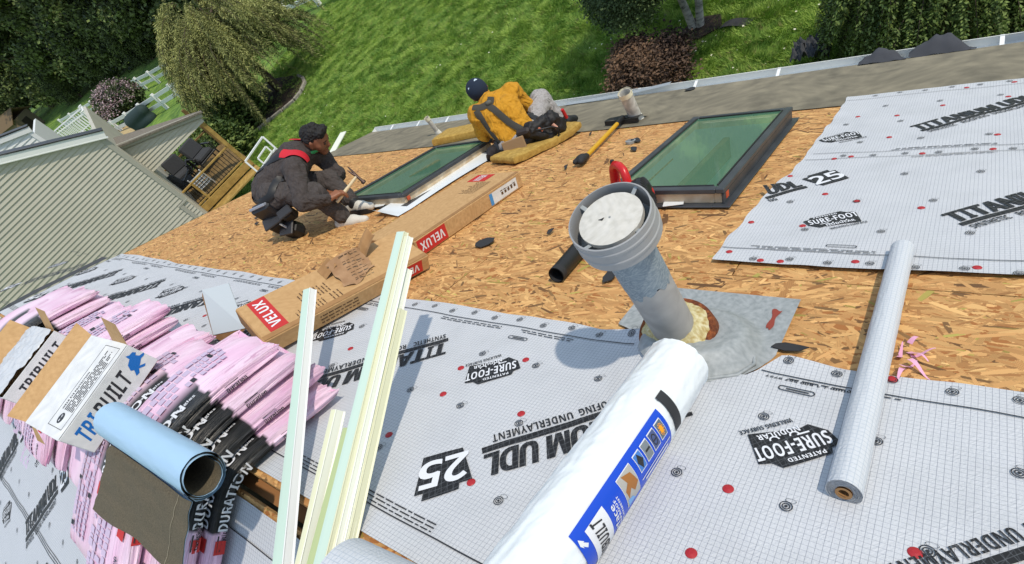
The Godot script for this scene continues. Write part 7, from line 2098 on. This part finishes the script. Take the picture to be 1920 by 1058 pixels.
		for i in pts.size() - 1:
			var a: Vector2 = pts[i]; var e: Vector2 = pts[i + 1]
			var n := maxi(1, int(round(a.distance_to(e) / 3.2)))
			for k in n:
				var p := a.lerp(e, float(k) / n); var p2 := a.lerp(e, float(k + 1) / n)
				beam("post", G(p.x, p.y, -0.1), G(p.x, p.y, 1.3), 0.22, 0.22, M.white_vinyl, fe, Vector3.RIGHT, 0.01)
				for h in [1.05, 0.5]: beam("rail", G(p.x, p.y, h), G(p2.x, p2.y, h), 0.07, 0.25, M.white_vinyl, fe)
	# gravel and a dark tarp by the nearer fence
	var gv := MB.new(); gv.prism(PackedVector2Array([Vector2(-64, 15.4), Vector2(-56, 16.6), Vector2(-49, 15.9), Vector2(-50, 14.2), Vector2(-58, 13.6), Vector2(-64, 13.6)]), func(x, y, d): return G(x, -y, 0.05 + d), 0.04)
	struct(gv, "gravel_bed", tex_mat(noise_tex(0.2, C(150, 126, 84), C(206, 186, 140), 128, 3, 80), 0.4, 0.95, 0.0, Color.WHITE, true))
	var tp := thing("covered_grill", "dark green covered grill standing by the nearer white fence", "grill", "", Transform3D(Basis(Vector3.UP, 0.5), G(-47.5, -14.9)))
	put(field_mesh([[Vector3(-0.7, 0.7, 0), Vector3(0.7, 0.9, 0), 0.55, 0.45], [Vector3(-0.6, 0.2, 0), Vector3(0.6, 0.2, 0), 0.5, 0.5]], 0.07, 0.2, 0.05, 0.03), "cover", mat(C(40, 58, 58), 0.8), tp)
	# shed at the edge of the woods
	var sd := thing("shed", "small brown shed half hidden under the trees at far left", "shed", "", Transform3D(Basis(Vector3.UP, 0.5), G(-104.0, -20.3)))
	bx("wall", Transform3D(Basis(), Vector3(0, 1.3, 0)), Vector3(4.6, 2.6, 3.6), mat(C(128, 116, 96), 0.9), sd, 0.02)
	for s in [-1.0, 1.0]: bx("roof", Transform3D(Basis(Vector3.RIGHT, s * 0.55), Vector3(0, 3.05, s * 1.05)), Vector3(5.2, 0.12, 2.7), mat(C(110, 92, 66), 0.95), sd, 0.02)
	bx("door", Transform3D(Basis(), Vector3(2.32, 1.0, 0)), Vector3(0.06, 2.0, 1.2), mat(C(60, 52, 42), 0.9), sd, 0.01)
	bx("window", Transform3D(Basis(), Vector3(0.8, 1.5, 1.82)), Vector3(0.9, 0.8, 0.05), M.black, sd, 0.01)
	# the woods: a few crowns are grown and then set out as separate trees
	var kinds := []
	for k in 4:
		var rr := RandomNumberGenerator.new(); rr.seed = 500 + k
		var lb := lobes(rr, 24, 5.2, 2.0, 15.5, 2.4)
		var cc := crown(lb, 6500, rr, L(26, 42, 22), L(118, 136, 72), 0.55, 1.25)
		var mm := MultiMesh.new(); mm.transform_format = MultiMesh.TRANSFORM_3D; mm.use_colors = true; mm.mesh = far; mm.instance_count = cc[0].size()
		for i in cc[0].size(): mm.set_instance_transform(i, cc[0][i]); mm.set_instance_color(i, cc[1][i])
		kinds.append(mm)
	var woods := [[-58.0, -30.5, 0.95, "tall broad tree of the woods straight behind the flowering shrub"], [-66.0, -30.0, 1.05, "tall dark tree of the woods left of the flowering shrub"], [-75.0, -29.0, 1.0, "dark tree of the woods behind the sunlit strip of lawn"], [-85.0, -28.5, 1.1, "dark tree of the woods where the lawn narrows"], [-97.0, -27.5, 1.05, "light leaved tree of the woods right of the shed"], [-110.0, -27.0, 1.1, "tree of the woods standing over the shed"], [-124.0, -25.5, 1.0, "tree of the woods left of the shed, at picture edge"], [-50.0, -32.0, 1.0, "tree of the woods behind the willow's left side"], [-41.0, -31.0, 0.95, "tree of the woods hidden behind the willow's crown"], [-33.0, -28.5, 0.9, "tree of the woods behind the willow's top right"], [-62.0, -40.0, 1.35, "tall second row tree above the flowering shrub"], [-76.0, -40.0, 1.4, "tall second row tree above the lawn strip"], [-92.0, -38.0, 1.4, "tall second row tree above the lawn's tip"], [-110.0, -38.0, 1.45, "tall second row tree far left"], [-48.0, -42.0, 1.35, "tall second row tree behind the willow"], [-35.0, -40.0, 1.3, "tall second row tree at the top beside the willow"], [-130.0, -40.0, 1.4, "tall second row tree beyond the shed"], [-24.0, -34.0, 0.9, "tree of the woods beyond the top of the lawn"], [-54.0, -28.8, 0.42, "low young tree at the wood's edge behind the far fence"], [-70.0, -28.0, 0.40, "low bushy tree at the wood's edge behind the lawn strip"], [-80.0, -27.4, 0.38, "low bushy tree at the wood's edge where the shade falls"], [-92.0, -26.0, 0.42, "low bushy tree at the wood's edge near the shed"], [-112.0, -22.0, 0.5, "bushy tree in front of the shed at left"]]
	var idx := 0
	for q in woods:
		var t := thing("woodland_tree", q[3], "tree", "trees of the woods behind the lawn", Transform3D(Basis(Vector3.UP, idx * 1.7).scaled(Vector3.ONE * q[2]), G(q[0], q[1])))
		var g := MultiMeshInstance3D.new(); g.multimesh = kinds[idx % 4]; g.material_override = M.leaf; g.name = "crown"; g.set_meta("kind", "stuff"); t.add_child(g)
		var tm := MB.new(); tm.tube([Vector3(0, -0.5, 0), Vector3(0.1, 5, 0), Vector3(-0.1, 10, 0.1), Vector3(0, 14.5, 0)], [0.34, 0.27, 0.18, 0.05], 10)
		for k in 7:
			var an := k * 2.4 + idx; var y := 3.5 + k * 1.4
			tm.tube([Vector3(0, y, 0), Vector3(cos(an) * 1.4, y + 0.8, sin(an) * 1.4), Vector3(cos(an) * 3.0, y + 1.3, sin(an) * 3.0)], [0.11, 0.08, 0.03], 6)
		obj(tm, "trunk", M.bark, t)
		idx += 1
